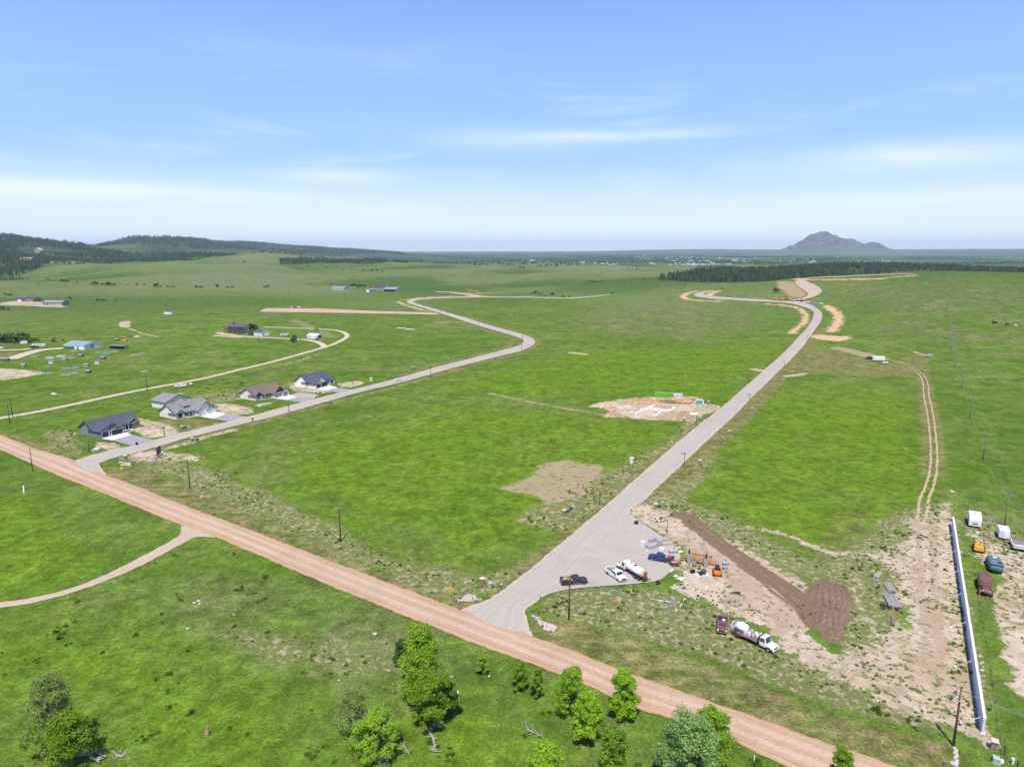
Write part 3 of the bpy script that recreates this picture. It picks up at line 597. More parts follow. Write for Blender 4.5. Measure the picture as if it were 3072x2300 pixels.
M_paved = road_mat('pale_asphalt', (0.370, 0.328, 0.272), (0.410, 0.366, 0.308), (0.50, 0.37, 0.30), 0.8)
M_lane = road_mat('tan_lane', (0.50, 0.41, 0.29), (0.47, 0.40, 0.31), (0.42, 0.35, 0.22), 0.7)
M_spur = road_mat('orange_lane', (0.43, 0.305, 0.20), (0.48, 0.37, 0.27), (0.40, 0.25, 0.14), 0.9, 0.75)
mats = {'gravel_road': M_gravel, 'paved_road': M_paved, 'subdivision_road': M_paved, 'dirt_spur_road': M_spur, 'ranch_loop_drive': road_mat('pinkish_lane', (0.42, 0.33, 0.24), (0.46, 0.37, 0.28), (0.38, 0.26, 0.16), 0.7), 'hill_road': M_spur}
def pair(name, step):
    # pair the two edges by the photo's own control points, then smooth
    A, B = RE[name]; A = smooth_line(W2(A), 2); B = smooth_line(W2(B), 2)
    la = resample(A, 0.5); lb = resample(B, 0.5)
    # match each sample of a centre guide to its nearest points on both edges
    n = 400; ca = la[np.linspace(0, len(la) - 1, n).astype(int)]; cb = lb[np.linspace(0, len(lb) - 1, n).astype(int)]
    mid = (ca + cb) / 2
    for _ in range(3):
        ia = [int(np.argmin(((la - q) ** 2).sum(1))) for q in mid]; ib = [int(np.argmin(((lb - q) ** 2).sum(1))) for q in mid]
        ia = np.maximum.accumulate(ia); ib = np.maximum.accumulate(ib); mid = (la[ia] + lb[ib]) / 2
    ia[0] = ib[0] = 0; ia[-1] = len(la) - 1; ib[-1] = len(lb) - 1
    L_, R_ = la[ia], lb[ib]
    s = np.concatenate([[0], np.cumsum(np.hypot(*np.diff((L_ + R_) / 2, axis=0).T) + 1e-6)]); t = np.linspace(0, s[-1], max(3, int(s[-1] / step)))
    k = np.ones(5) / 5
    f = lambda Q: np.stack([np.interp(t, s, Q[:, 0]), np.interp(t, s, Q[:, 1])], 1)
    return f(L_), f(R_)
lift = {'gravel_road': 0.10, 'paved_road': 0.07, 'subdivision_road': 0.07, 'dirt_spur_road': 0.05, 'ranch_loop_drive': 0.045, 'hill_road': 0.3}
for nm in RE:
    if nm == 'hill_road': continue
    L_, R_ = pair(nm, 1.2 if nm not in ('hill_road', 'dirt_spur_road') else 3.0)
    strip(nm, L_, R_, mats[nm], nx=10 if 'gravel' in nm or nm == 'paved_road' else 6, lift=lift[nm], jit=0.22)
def lane(name, pts, width, m, lift=0.04, jit=0.2, world=False):
    C = smooth_line(W2(pts) if not world else np.array(pts, float), 3); C = resample(C, 1.5)
    d = np.gradient(C, axis=0); d /= np.hypot(*d.T)[:, None]; nrm = np.stack([-d[:, 1], d[:, 0]], 1)
    wd = width if np.ndim(width) == 0 else np.interp(np.linspace(0, 1, len(C)), np.linspace(0, 1, len(width)), width)[:, None]
    return strip(name, C + nrm * wd / 2, C - nrm * wd / 2, m, nx=4, lift=lift, jit=jit)
for nm in CL: lane(nm, CL[nm][0], CL[nm][1], M_lane, jit=0.3)
lane('hill_road', [(2378, 903), (2425, 895), (2444, 884), (2443, 874), (2415, 856), (2396, 845), (2420, 836), (2500, 832), (2600, 828), (2742, 823)], [8, 14, 20, 20, 15, 14, 14, 12, 10, 8], road_mat('graded_soil', (0.40, 0.315, 0.235), (0.45, 0.365, 0.285), (0.36, 0.25, 0.17), 0.7), lift=0.5)
RUTM = road_mat('rut_soil', (0.40, 0.30, 0.19), (0.44, 0.34, 0.23), (0.28, 0.24, 0.11), 0.6)
for r_ in RUT: lane('wheel_rut', r_, [0.4, 0.6, 0.65, 0.65, 0.8], RUTM, lift=0.02, jit=0.2)
# paved turnaround beside the right-hand road
def sheet(name, poly, m, lift, step=1.5, world=False):
    """a flat outline, filled and draped"""
    P = np.array(poly) if world else W2(poly)
    bm = bmesh.new(); vs = [bm.verts.new((p[0], p[1], 0)) for p in P]; f = bm.faces.new(vs)
    bmesh.ops.triangulate(bm, faces=[f])
    me = bpy.data.meshes.new(name); bmesh.ops.recalc_face_normals(bm, faces=bm.faces); bm.to_mesh(me); bm.free()
    co = np.array([v.co for v in me.vertices]); co[:, 2] = hgt(co[:, 0], co[:, 1]) + lift
    me.vertices.foreach_set('co', co.ravel()); me.update(); me.materials.append(m)
    if me.polygons[0].normal.z < 0: me.flip_normals()
    uv = me.uv_layers.new(name='road')
    for l in me.loops: c = me.vertices[l.vertex_index].co; uv.data[l.index].uv = (0.5 + 0.0 * c.x, c.y)
    o = bpy.data.objects.new(name, me); COL.objects.link(o); return struct(o)
turn = smooth_line(W2([(1600, 1812), (1635, 1785), (1703, 1768), (1790, 1760), (1871, 1755), (1975, 1745), (2001, 1725), (2034, 1695), (2045, 1663), (2015, 1630), (1980, 1606), (1944, 1581), (1906, 1556), (1885, 1536), (1860, 1545), (1780, 1650), (1690, 1740)]), 2)
sheet('paved_turnaround', turn, M_paved, 0.16, world=True)
# ---------------------------------------------------------------- far mountain
prof = [(2230, 753), (2300, 751.5), (2326, 749.5), (2354, 739), (2369, 737), (2387, 721), (2400, 713), (2413, 706), (2425, 702), (2440, 699), (2456, 699), (2464, 702), (2473, 709), (2484, 708.5), (2499, 715.5), (2518, 718.5), (2536, 717), (2547, 725), (2566, 740), (2581, 735), (2596, 722.5), (2607, 730), (2622, 739), (2644, 746.5), (2677, 751), (2760, 753)]
MD = 12800.0
pa = np.array([math.tan(az_of(p)) * MD for p, y in prof]); pz = np.array([max(0, CAMZ - (y - HOR) * MD / FPX + 6) for p, y in prof])
nx_, ny_ = 300, 150
xs = np.linspace(pa[0], pa[-1], nx_); ys = np.linspace(-2600, 1500, ny_); XX, YY = np.meshgrid(xs, ys)
def vnoise(x, y, seed):
    r = np.random.RandomState(seed); z = 0
    for i in range(26):
        a = r.uniform(0, math.pi); k = 2 * math.pi / (900 / (1.22 ** i)); z = z + np.abs(np.sin((x * math.cos(a) + y * math.sin(a)) * k + r.uniform(0, 6))) * (0.90 ** i)
    return z / 6.2
base_h = np.interp(XX + 12 * np.sin(YY / 260), pa, pz)
wdt = 300 + base_h * 2.0; tt = np.clip(np.abs(YY) / wdt, 0, 1)
shape = (1 - tt) ** 1.35; apron = 55 * np.exp(-((YY + 300) / 900) ** 2) * np.exp(-((XX - pa.mean()) / 800) ** 2)
rid = vnoise(XX, YY, 3); ZZ = base_h * shape * (0.80 + 0.34 * rid * (0.3 + tt)) / (0.80 + 0.34 * 0.3 * 0.9) + apron * (1 - shape) + 10 * rid + 48 * (rid - rid.mean()) * shape * np.clip(base_h / 120, 0, 1)
edge = sstep(0, 0.08, (XX - xs[0]) / (xs[-1] - xs[0])) * sstep(0, 0.08, (xs[-1] - XX) / (xs[-1] - xs[0])) * sstep(0, 0.1, (YY - ys[0]) / 4100) * sstep(0, 0.1, (ys[-1] - YY) / 4100)
ZB = hgt(XX, YY + MD) - 3
ZZ = ZB + ZZ * edge - (1 - edge) * 25
mm, g, b = newmat('butte_rock'); pos = g.n('ShaderNodeNewGeometry').outputs['Position']; sp = g.n('ShaderNodeSeparateXYZ'); g.put(sp.inputs[0], pos)
hz = g.ss(g.math('ADD', sp.outputs[2], g.math('MULTIPLY', g.noise(pos, 0.006, 5, 0.6), 160)), 150, 240)
rock = g.mix(g.ss(g.noise(g.scl(pos, (1, 1, .35)), 0.011, 8, 0.75), 0.42, 0.58), (0.135, 0.118, 0.105), (0.026, 0.040, 0.026))  # rock streaks, their strong colour contrast also standing in for crag shading
g.put(b.inputs['Base Color'], g.mix(hz, g.mix(g.noise(pos, 0.01, 4), (0.045, 0.085, 0.032), (0.085, 0.120, 0.050)), rock)); b.inputs['Roughness'].default_value = 1
V = np.stack([XX, YY + MD, ZZ], 2).reshape(-1, 3); i0 = (np.arange(ny_ - 1)[:, None] * nx_ + np.arange(nx_ - 1)[None]).ravel()
mt = np_mesh('mountain', V, np.stack([i0, i0 + 1, i0 + 1 + nx_, i0 + nx_], 1), mm, smooth=True); struct(mt)
# ---------------------------------------------------------------- vegetation
def leaf_mat(name, col, col2, trans=0.3, rand=0.25):
    m, g, b = newmat(name); oi = g.n('ShaderNodeObjectInfo'); pos = g.n('ShaderNodeTexCoord').outputs['Object']
    f = g.ss(g.noise(pos, 1.3, 3, 0.6), 0.3, 0.7); c = g.mix(f, col, col2)
    hv = g.n('ShaderNodeHueSaturation'); g.put(hv.inputs['Color'], c); g.put(hv.inputs['Value'], g.ss(oi.outputs['Random'], 0, 1, 1 - rand, 1 + rand))
    g.put(b.inputs['Base Color'], hv.outputs[0]); b.inputs['Roughness'].default_value = 0.6; b.inputs['Specular IOR Level'].default_value = 0.2
    tr = g.n('ShaderNodeBsdfTranslucent'); g.put(tr.inputs[0], hv.outputs[0]); mx = g.n('ShaderNodeMixShader'); mx.inputs[0].default_value = trans
    o = m.node_tree.nodes['Material Output']; g.put(mx.inputs[1], b.outputs[0]); g.put(mx.inputs[2], tr.outputs[0]); g.put(o.inputs[0], mx.outputs[0])
    _M[name] = m; return m
L_bright = leaf_mat('bright_leaves', (0.33, 0.50, 0.035), (0.20, 0.36, 0.02), 0.42)
L_green = leaf_mat('green_leaves', (0.24, 0.42, 0.03), (0.15, 0.29, 0.02), 0.45)
L_mid = leaf_mat('mid_green_leaves', (0.30, 0.47, 0.03), (0.18, 0.33, 0.02), 0.45)
L_dark = leaf_mat('dark_leaves', (0.085, 0.165, 0.035), (0.055, 0.115, 0.024), 0.25)
L_grey = leaf_mat('grey_green_leaves', (0.27, 0.37, 0.07), (0.17, 0.25, 0.05), 0.4)
L_silver = leaf_mat('silver_leaves', (0.40, 0.52, 0.21), (0.13, 0.32, 0.03), 0.4)
L_pine = leaf_mat('pine_needles', (0.034, 0.062, 0.020), (0.018, 0.038, 0.014), 0.05, 0.5)
L_weed = leaf_mat('weed_leaves', (0.125, 0.220, 0.02), (0.075, 0.155, 0.014), 0.35, 0.3)
L_tuft = leaf_mat('dry_grass_blades', (0.36, 0.33, 0.16), (0.22, 0.23, 0.08), 0.2, 0.3)
BARK = mat('bark', (0.24, 0.19, 0.145), 0.95, 0.3, 4); DEADW = mat('dead_wood', (0.42, 0.37, 0.31), 0.95, 0.3, 3); TWIG = mat('grey_twigs', (0.27, 0.23, 0.20), 0.95, 0.3, 3)
def leaf_cloud(cen, rad, n, size, rs, shell=0.55):
    """n leaf faces around clump centres"""
    cen = np.asarray(cen); rad = np.asarray(rad); w_ = rad ** 2; k = rs.choice(len(cen), n, p=w_ / w_.sum())
    d = rs.normal(size=(n, 3)); d /= np.linalg.norm(d, axis=1)[:, None]; r = rad[k] * (shell + (1 - shell) * rs.rand(n)) * np.where(rs.rand(n) < .22, rs.uniform(1.0, 1.65, n), rs.uniform(.8, 1.1, n))
    P = cen[k] + d * r[:, None] * np.array([1, 1, 0.8])
    nn = d * 1.0 + np.array([0, -.25, .55]) + rs.normal(size=(n, 3)) * 0.55; nn /= np.linalg.norm(nn, axis=1)[:, None]
    a = np.cross(nn, rs.normal(size=(n, 3))); a /= np.linalg.norm(a, axis=1)[:, None] + 1e-9; b_ = np.cross(nn, a)
    s = size * (0.5 + 1.3 * rs.rand(n) ** 2)[:, None]; a = a * s; b_ = b_ * s * 0.75
    V = np.stack([P - a, P - b_, P + a, P + b_], 1).reshape(-1, 3); F = np.arange(4 * n).reshape(n, 4); return V, F
def limbs(mb, h, spread, rs, n=7, r0=0.16, lean=(0, 0), start=0.25):
    top = Vector((lean[0], lean[1], h * 0.75)); pts = [Vector((0, 0, -0.2)), Vector((lean[0] * .2 + rs.uniform(-.1, .1), lean[1] * .2, h * .25)), Vector((lean[0] * .6, lean[1] * .6 + rs.uniform(-.2, .2), h * .5)), top]
    mb.tube(pts, [r0, r0 * .8, r0 * .55, r0 * .2], 7)
    for i in range(n):
        t = start + (0.9 - start) * i / n; p0 = Vector((lean[0] * t, lean[1] * t, h * 0.75 * t / 0.9)); a = i * 2.4 + rs.uniform(-.4, .4); L_ = spread * rs.uniform(.6, 1.0) * (1.15 - t * .5)
        p1 = p0 + Vector((math.cos(a) * L_ * .5, math.sin(a) * L_ * .5, L_ * rs.uniform(.3, .6))); p2 = p0 + Vector((math.cos(a) * L_, math.sin(a) * L_, L_ * rs.uniform(.6, 1.1)))
        mb.tube([p0, p1, p2], [r0 * .45, r0 * .28, r0 * .08], 5)
        for q in range(3):
            b2 = a + rs.uniform(-1, 1); e = p1 + (p2 - p1) * rs.uniform(0, .8); mb.tube([e, e + Vector((math.cos(b2), math.sin(b2), rs.uniform(.2, 1))) * L_ * .4], [r0 * .14, r0 * .03], 4)
def tree(name, label, x, y, h, wid, leaf, n=4200, lk=2.6, group=None, seed=1, crown0=0.22, size=0.17, twiggy=0.0, blobs=34, lean=(0, 0), shape=0.5, bark=None, z=None, cat='tree'):
    rs = np.random.RandomState(seed); z = HZ(x, y) if z is None else z
    t = thing(name, label, cat, (x, y, z), rs.uniform(0, 6), group)
    mb = MB(); limbs(mb, h, wid * .42, rs, 8, 0.05 + h * 0.017, lean); mb.build('trunk', bark or BARK, t, True)
    cen, rad = [], []
    n = int(n * lk); size *= .64; blobs = int(blobs * 1.9)
    for i in range(blobs):
        zz = rs.uniform(0, 1) ** 0.85; prof_ = (math.sin(math.pi * min(1, zz * (1 - shape) + shape * .75 + .05)) ** .7 if shape < 1 else 1 - zz)
        rr = wid / 2 * max(.18, prof_) * math.sqrt(rs.uniform(.1, 1)) * rs.uniform(.75, 1.0); a = rs.uniform(0, 2 * math.pi)
        cen.append((lean[0] * zz + rr * math.cos(a), lean[1] * zz + rr * math.sin(a), h * (crown0 + (0.93 - crown0) * zz))); rad.append(wid * rs.uniform(.05, .125) * (1.5 if wid < 7 else 1.0))
    V, F = leaf_cloud(cen, rad, n, size, rs); np_mesh('crown', V, F, leaf, t)
    if twiggy:
        mb = MB()
        for i in range(int(120 * twiggy)):
            c = cen[rs.randint(len(cen))]; d = Vector(rs.normal(size=3)).normalized(); d.z = abs(d.z); p = Vector(c); mb.tube([p, p + d * wid * .16, p + d * wid * .27 + Vector(rs.normal(size=3)) * .15], [.035, .022, .008], 4, cap=False)
        mb.build('twigs', TWIG, t)['kind'] = 'stuff'
    return t
def tree_px(label, bx, by, ytop, wpx, leaf, **k):
    g_ = GG([(bx, by)])[0]; x, y = g_[0], g_[1]; zt = zof(x, y, ytop); d = proj(x, y, 0)[2]
    return tree(k.pop('name', 'cottonwood_tree'), label, x, y, max(1.5, zt - HZ(x, y)), wpx * d / FPX, leaf, **k)
GT = 'trees in the pasture below the gravel road'
tree_px('tall grey-green half-bare tree at the lower left corner behind the bright bush', 165, 2262, 2020, 165, L_grey, n=6500, seed=3, twiggy=1.3, crown0=.12, group=GT, blobs=46, size=.15)
tree_px('round bright green tree at the lower left corner over dead limbs', 218, 2296, 2140, 150, L_bright, n=6000, seed=4, crown0=.18, group=GT, size=.16)
tree_px('tall bright leaning tree, upper of the two in the middle of the pasture', 1262, 2062, 1866, 125, L_bright, n=8500, seed=5, twiggy=.15, crown0=.2, group=GT, blobs=44, size=.18, shape=.4)
tree_px('large leafy tree with a pale bare trunk in the middle of the pasture', 1304, 2178, 2010, 165, L_mid, n=8500, seed=6, twiggy=.3, crown0=.26, group=GT, blobs=44, size=.18)
tree_px('leaning middle tree between the tall leaning tree and the leafy tree', 1272, 2112, 1950, 130, L_mid, n=6500, seed=26, twiggy=.2, crown0=.2, group=GT, blobs=40, size=.18)
tree_px('small dark green tree left of the tall leaning tree', 1203, 1996, 1915, 50, L_dark, n=2400, seed=7, crown0=.1, group=GT, blobs=20)
tree_px('grey twiggy half-dead tree beside the bright spreading bush', 1062, 2200, 2050, 120, L_grey, n=3000, seed=8, twiggy=1.3, crown0=.2, group=GT, size=.12, blobs=40, bark=DEADW)
tree_px('spreading bright green tree over fallen branches in the lower pasture', 1132, 2262, 2135, 165, L_bright, n=6200, seed=9, twiggy=.5, crown0=.15, group=GT, blobs=44, size=.16)
tree_px('slim little bright green tree alone near the gravel road', 1447, 2022, 1957, 36, L_bright, n=1500, seed=10, crown0=.08, group=GT, blobs=16, size=.14)
tree_px('left one of the pair of small bright round trees by the road', 1560, 2066, 1988, 58, L_bright, n=2600, seed=11, crown0=.08, group=GT, blobs=22, size=.15)
tree_px('right one of the pair of small bright trees by the road', 1612, 2092, 1996, 44, L_bright, n=2300, seed=12, crown0=.1, group=GT, blobs=20, size=.15)
tree_px('full mid-green tree overlapping the edge of the gravel road', 1712, 2140, 1996, 98, L_mid, n=5200, seed=13, crown0=.12, group=GT, blobs=36)
tree_px('yellow-green full tree in front of the mid-green roadside tree', 1762, 2220, 2072, 100, L_bright, n=5600, seed=14, crown0=.12, group=GT, blobs=36)
tree_px('upright green tree standing out against the gravel road', 1868, 2150, 2000, 88, L_mid, n=5400, seed=15, crown0=.15, group=GT, blobs=34, shape=.45)
tree_px('low dull green tree with bare twigs at the bottom edge', 1840, 2345, 2175, 115, L_mid, n=5000, seed=16, twiggy=.8, crown0=.1, group=GT, blobs=36)
tree_px('bright yellow-green tree cut by the bottom edge', 1640, 2390, 2228, 125, L_bright, n=5200, seed=17, crown0=.1, group=GT, blobs=36)
tree_px('large silver-leaved tree at the bottom edge', 2062, 2375, 2138, 225, L_silver, n=9500, seed=18, crown0=.08, group=GT, blobs=64, size=.17)
tree_px('rich green tree behind the silver-leaved tree', 2128, 2300, 2118, 145, L_mid, n=6500, seed=19, crown0=.1, group=GT, blobs=44)
tree_px('thin bright shrub-like tree at the bottom edge right of the road', 2520, 2390, 2240, 80, L_bright, n=3200, seed=20, crown0=.1, group=GT, blobs=26, twiggy=.3)
# fallen wood
def branch(label, pts, r, wpt=0.3, seed=1, group='dead branches lying in the pasture'):
    rs = np.random.RandomState(seed); g0 = GG(pts); P = [Vector((p[0], p[1], HZ(p[0], p[1]) + r + wpt * rs.rand())) for p in g0]
    o = P[0].copy(); o.z = HZ(P[0].x, P[0].y); t = thing('dead_branch', label, 'branch', o, 0, group); Q = [p - o for p in P]
    mb = MB(); mb.tube(Q, [r * (1 - .7 * i / (len(Q) - 1)) for i in range(len(Q))], 7); mb.build('bough', DEADW, t, True)
    mb = MB()
    for i in range(16):
        k = rs.randint(len(Q) - 1); e = Q[k].lerp(Q[k + 1], rs.rand()); d = Vector((rs.normal(), rs.normal(), abs(rs.normal()) * .5)).normalized(); mb.tube([e, e + d * rs.uniform(.3, .8), e + d * rs.uniform(.8, 1.3) + Vector((0, 0, .2))], [r * .3, r * .2, r * .06], 4)
    mb.build('twigs', DEADW, t)['kind'] = 'stuff'
branch('long pale forked branch lying below the leafy tree', [(1288, 2200), (1300, 2222), (1305, 2245), (1302, 2258), (1318, 2258)], .2, seed=1)
branch('curved weathered branch lying right of the pasture middle', [(1575, 2170), (1582, 2190), (1600, 2202), (1630, 2216)], .16, seed=2)
branch('short pale log at the foot of the bare-trunked tree', [(1300, 2178), (1315, 2184), (1328, 2186)], .2, seed=3)
branch('bare branch sticking out right of the spreading tree', [(1165, 2232), (1190, 2236), (1212, 2250), (1225, 2268)], .17, .5, seed=4)
branch('fallen limb running to the bottom edge under the spreading tree', [(1150, 2250), (1155, 2275), (1165, 2298)], .15, .3, seed=5)
branch('pale limb lying near the bottom edge left of the fallen limb', [(1100, 2276), (1125, 2284), (1140, 2292)], .16, .1, seed=6)
branch('fork of dead limbs under the lower left trees', [(235, 2270), (265, 2265), (280, 2280), (300, 2295)], .22, .4, seed=7)
branch('broken splintered log right of the lower left trees', [(292, 2284), (315, 2268)], .3, 0, seed=8)
branch('small pale branch lying right of the broken log', [(340, 2256), (352, 2268), (368, 2272)], .16, .1, seed=9)
g_ = G(622, 2205); t = thing('tree_stump', 'splintered reddish stump standing alone in the grass', 'stump', g_); mb = MB(); mb.lathe([(.34, -.1), (.3, .5), (.22, .9)], 9); mb.bar((.1, 0, .8), (.2, .05, 1.7), .16); mb.bar((-.1, 0, .8), (-.12, .05, 1.5), .14); mb.build('stump_wood', mat('raw_wood', (.42, .26, .18), .9, .3, 3), t)
# ---- pines and shrubs farther away
def pine_mesh(seed, h=1.0, tiers=5, n=7):
    rs = np.random.RandomState(seed); mb = MB()
    for i in range(tiers):
        z0 = .12 + .80 * i / tiers; z1 = z0 + .36 - .02 * i; r = .27 * (1 - i / (tiers + .4)) + .03; k = len(mb.v)
        for j in range(n):
            a = 2 * math.pi * j / n + i; rr = r * rs.uniform(.65, 1.25); mb.v.append((rr * math.cos(a), rr * math.sin(a), z0 + rs.uniform(-.04, .04)))
        mb.v.append((rs.uniform(-.02, .02), rs.uniform(-.02, .02), min(1, z1)))
        for j in range(n): mb.f.append((k + j, k + (j + 1) % n, k + n))
    return mb
def trunk_mb(): return MB().lathe([(.022, -.03), (.016, .5)], 5)
pine_me = []
for sd_ in (1, 2, 3):
    o = pine_mesh(sd_).build('crown', L_pine); pine_me.append(o.data); bpy.data.objects.remove(o)
o = trunk_mb().build('trunk', BARK); trunk_me = o.data; bpy.data.objects.remove(o)
L_far = leaf_mat('far_tree_leaves', (0.075, 0.145, 0.028), (0.045, 0.095, 0.02), 0.15)
def shrub_mesh(seed, leaf, n=240):
    rs = np.random.RandomState(seed); cen = [(rs.uniform(-.3, .3), rs.uniform(-.3, .3), rs.uniform(.3, .75)) for _ in range(9)]; V, F = leaf_cloud(cen, [rs.uniform(.14, .27) for _ in cen], n, .105, rs, .3)
    V[:, 2] = np.maximum(V[:, 2], -.02); o = np_mesh('crown', V, F, leaf); me = o.data; bpy.data.objects.remove(o); return me
shrub_me = {'d': [shrub_mesh(s, L_dark) for s in (1, 2)], 'g': [shrub_mesh(s, L_far) for s in (3, 4)], 'y': [shrub_mesh(5, L_grey)], 's': [shrub_mesh(7, L_silver)]}
def put(me, name, parent): o = bpy.data.objects.new(name, me); COL.objects.link(o); o.parent = parent; return o
def fartree(kind, bx, by, hpx, label, group, wr=1.0, pos=None):
    if pos is None: g_ = GG([(bx, by)])[0]; x, y = g_[0], g_[1]
    else: x, y = pos
    z = HZ(x, y); h = 1.15 * hpx * proj(x, y, z)[2] / FPX if hpx else 9.0
    if kind == 'p': t = thing('pine_tree', label, 'tree', (x, y, z), rnd.uniform(0, 6), group); put(rnd.choice(pine_me), 'crown', t)
    else: t = thing('shrub_tree' if wr < 2 else 'bush', label, 'tree' if wr < 2 else 'bush', (x, y, z), rnd.uniform(0, 6), group); put(rnd.choice(shrub_me[kind]), 'crown', t)
    put(trunk_me, 'trunk', t); t.scale = (h * wr, h * wr, h); return t
def Z1(x, y): return x / 2.765, 650 + y / 2.765
def Z2(x, y): return 700 + x / 2.765, 650 + y / 2.765
def Z3(x, y): return 1500 + x / 2.765, 650 + y / 2.765
def Z4(x, y): return 2250 + x / 2.69, 650 + y / 2.69
FG = 'small trees and bushes along the draw in the left prairie'
for i, (x, y, h, k, wr) in enumerate([(640, 553, 16, 'd', 1.1), (790, 568, 34, 'g', 1.2), (760, 566, 18, 'd', 1.6), (848, 568, 20, 'd', 1.1), (905, 572, 34, 'd', 1.3), (950, 573, 24, 'd', 1.2), (880, 570, 20, 'g', 1.4), (1138, 573, 26, 'd', 1.1), (1198, 571, 20, 'g', 1.0), (1298, 583, 36, 'g', 1.3), (1330, 584, 14, 'y', 2.2), (1395, 586, 12, 'd', 2.4), (1435, 586, 12, 'd', 2.4),
        (1625, 590, 20, 'g', 1.4), (1670, 590, 18, 'g', 1.8), (1800, 586, 26, 'g', 1.2), (1890, 590, 16, 'g', 1.8), (1925, 591, 15, 'g', 2.2), (2195, 590, 16, 'd', 1.5), (395, 528, 16, 'y', 2.2), (520, 538, 20, 'g', 2.0), (560, 540, 14, 'g', 2.1), (315, 557, 10, 'g', 1.5), (585, 685, 22, 'd', 1.4), (812, 697, 26, 'y', 1.9), (860, 698, 14, 'd', 2.4), (960, 698, 18, 'y', 1.6), (70, 652, 28, 'y', 2.6), (1060, 570, 10, 'd', 1.5)]):
    a = Z1(x, y); fartree(k, a[0], a[1], h / 2.765, 'low dark bush in the left prairie draw' if wr > 1.9 else 'round tree in the left prairie draw', FG, wr)
for i, (x, h) in enumerate([(10, 30), (35, 34), (55, 30), (85, 34), (110, 38), (140, 30), (165, 36), (190, 28), (230, 18), (248, 14)]):
    a = Z1(x, 528 + (i % 3) * 2); fartree('p', a[0], a[1], h / 2.765, 'dark pine in the left edge row', 'pines in the row at the left edge')
for x, y, h in [(5, 775, 40), (25, 778, 36), (70, 782, 30)]: a = Z1(x, y); fartree('p' if x > 60 else 'd', a[0], a[1], h / 2.765, 'small pointed pine at the left edge below the two far houses' if x > 60 else 'dark round tree at the left edge below the two far houses', None if x > 60 else 'dark trees at the left edge below the far houses')
GW = 'shelterbelt trees beside the farmyard at the left edge'
for i in range(26):
    x = 4 + i * 9.2 + rnd.uniform(-3, 3); y = 1045 - (i % 3) * 7 + rnd.uniform(-2, 2); a = Z1(x, y); fartree(rnd.choice('pdd'), a[0], a[1], rnd.uniform(52, 74) / 2.765, 'dark tree in the left farmyard shelterbelt', GW, 0.9)
for x, y, h, k in [(125, 1060, 36, 'y'), (275, 1035, 34, 'g'), (300, 1032, 26, 'g'), (325, 1034, 22, 'g'), (450, 1040, 34, 'g'), (525, 1030, 18, 'd')]: a = Z1(x, y); fartree(k, a[0], a[1], h / 2.765, 'young tree by the farm drive' if x > 260 else 'pale bushy tree beside the camper at the shelterbelt', 'young trees by the farm drive' if x > 260 else None)
# trees near the farmhouse
def F2(x, y): return 640 + x / 6.144, 940 + y / 6.144
a = F2(735, 372); fartree('g', a[0], a[1], 32, 'full green tree at the corner of the farmhouse', None, 1.0)
a = F2(690, 375); fartree('y', a[0], a[1], 12, 'reddish low bush under the farmhouse tree', None, 1.5)
a = F2(1495, 530); fartree('g', a[0], a[1], 21, 'small green tree between the farm track and the lawn', None, 1.1)
a = F2(1900, 365); fartree('y', a[0], a[1], 20, 'thin grey-green tree behind the white open shed', None, .9)
a = F2(1905, 490); fartree('d', a[0], a[1], 7, 'dark round bush at the door of the white open shed', None, 1.3)
for x, y, h, lab in ((848, 525, 42, 'bare dead tree on the lawn in front of the small white shed'), (1600, 500, 30, 'bare grey tree beside the farm track near the horse trailer')):
    a = F2(x, y); g_ = G(*a); t = thing('bare_tree', lab, 'tree', g_); mb = MB(); limbs(mb, h / 6.144 * proj(*g_)[2] / FPX * 4.2 if False else 9, 2.6, np.random.RandomState(x), 10, .22); mb.build('trunk', TWIG, t, True)
# scattered pines on the middle hills
for x, y, h in [(97, 490, 10), (155, 497, 12), (218, 485, 10), (243, 488, 10), (218, 515, 8), (547, 428, 8), (718, 424, 6), (815, 437, 8), (960, 410, 18), (1132, 425, 16), (1057, 437, 12), (1068, 437, 12), (1100, 439, 14), (1133, 445, 18), (1160, 445, 18), (1237, 452, 14), (1247, 482, 14), (1300, 497, 12), (1316, 516, 12), (1190, 533, 20), (1272, 530, 10), (1476, 560, 20), (1531, 542, 18), (1569, 543, 22), (1590, 523, 16), (1677, 532, 24), (1675, 553, 18), (1627, 562, 12), (1529, 584, 20), (1033, 554, 8), (875, 618, 12), (1118, 556, 6)]:
    a = Z3(x, y); fartree('p', a[0], a[1], h / 2.765, 'lone pine on the open middle hills', 'scattered pines on the open hills')
for x, h in [(678, 10), (690, 12), (712, 18), (724, 20), (740, 22), (752, 24), (765, 24), (778, 22), (790, 24), (803, 22), (815, 20), (828, 16), (840, 22)]:
    a = Z3(x, 546 + (x % 3)); fartree('p', a[0], a[1], h / 2.765, 'dark pine in the tight row', 'pines in the tight row in the middle hills')
for x, y, h, k, wr in [(250, 642, 26, 'y', 1.8), (290, 640, 42, 'y', 1.5), (330, 645, 28, 'y', 1.6), (430, 653, 26, 'g', 1.4), (522, 670, 20, 'd', 1.5), (572, 670, 14, 'd', 1.2), (370, 660, 16, 'y', 2.5), (930, 642, 22, 'g', .8), (876, 626, 14, 'd', .8), (1838, 605, 20, 'g', .8), (2050, 590, 10, 'g', 1.2)]:
    a = Z3(x, y); fartree(k, a[0], a[1], h / 2.765, 'bush by the subdivision road end', 'bushes by the far end of the subdivision road', wr)
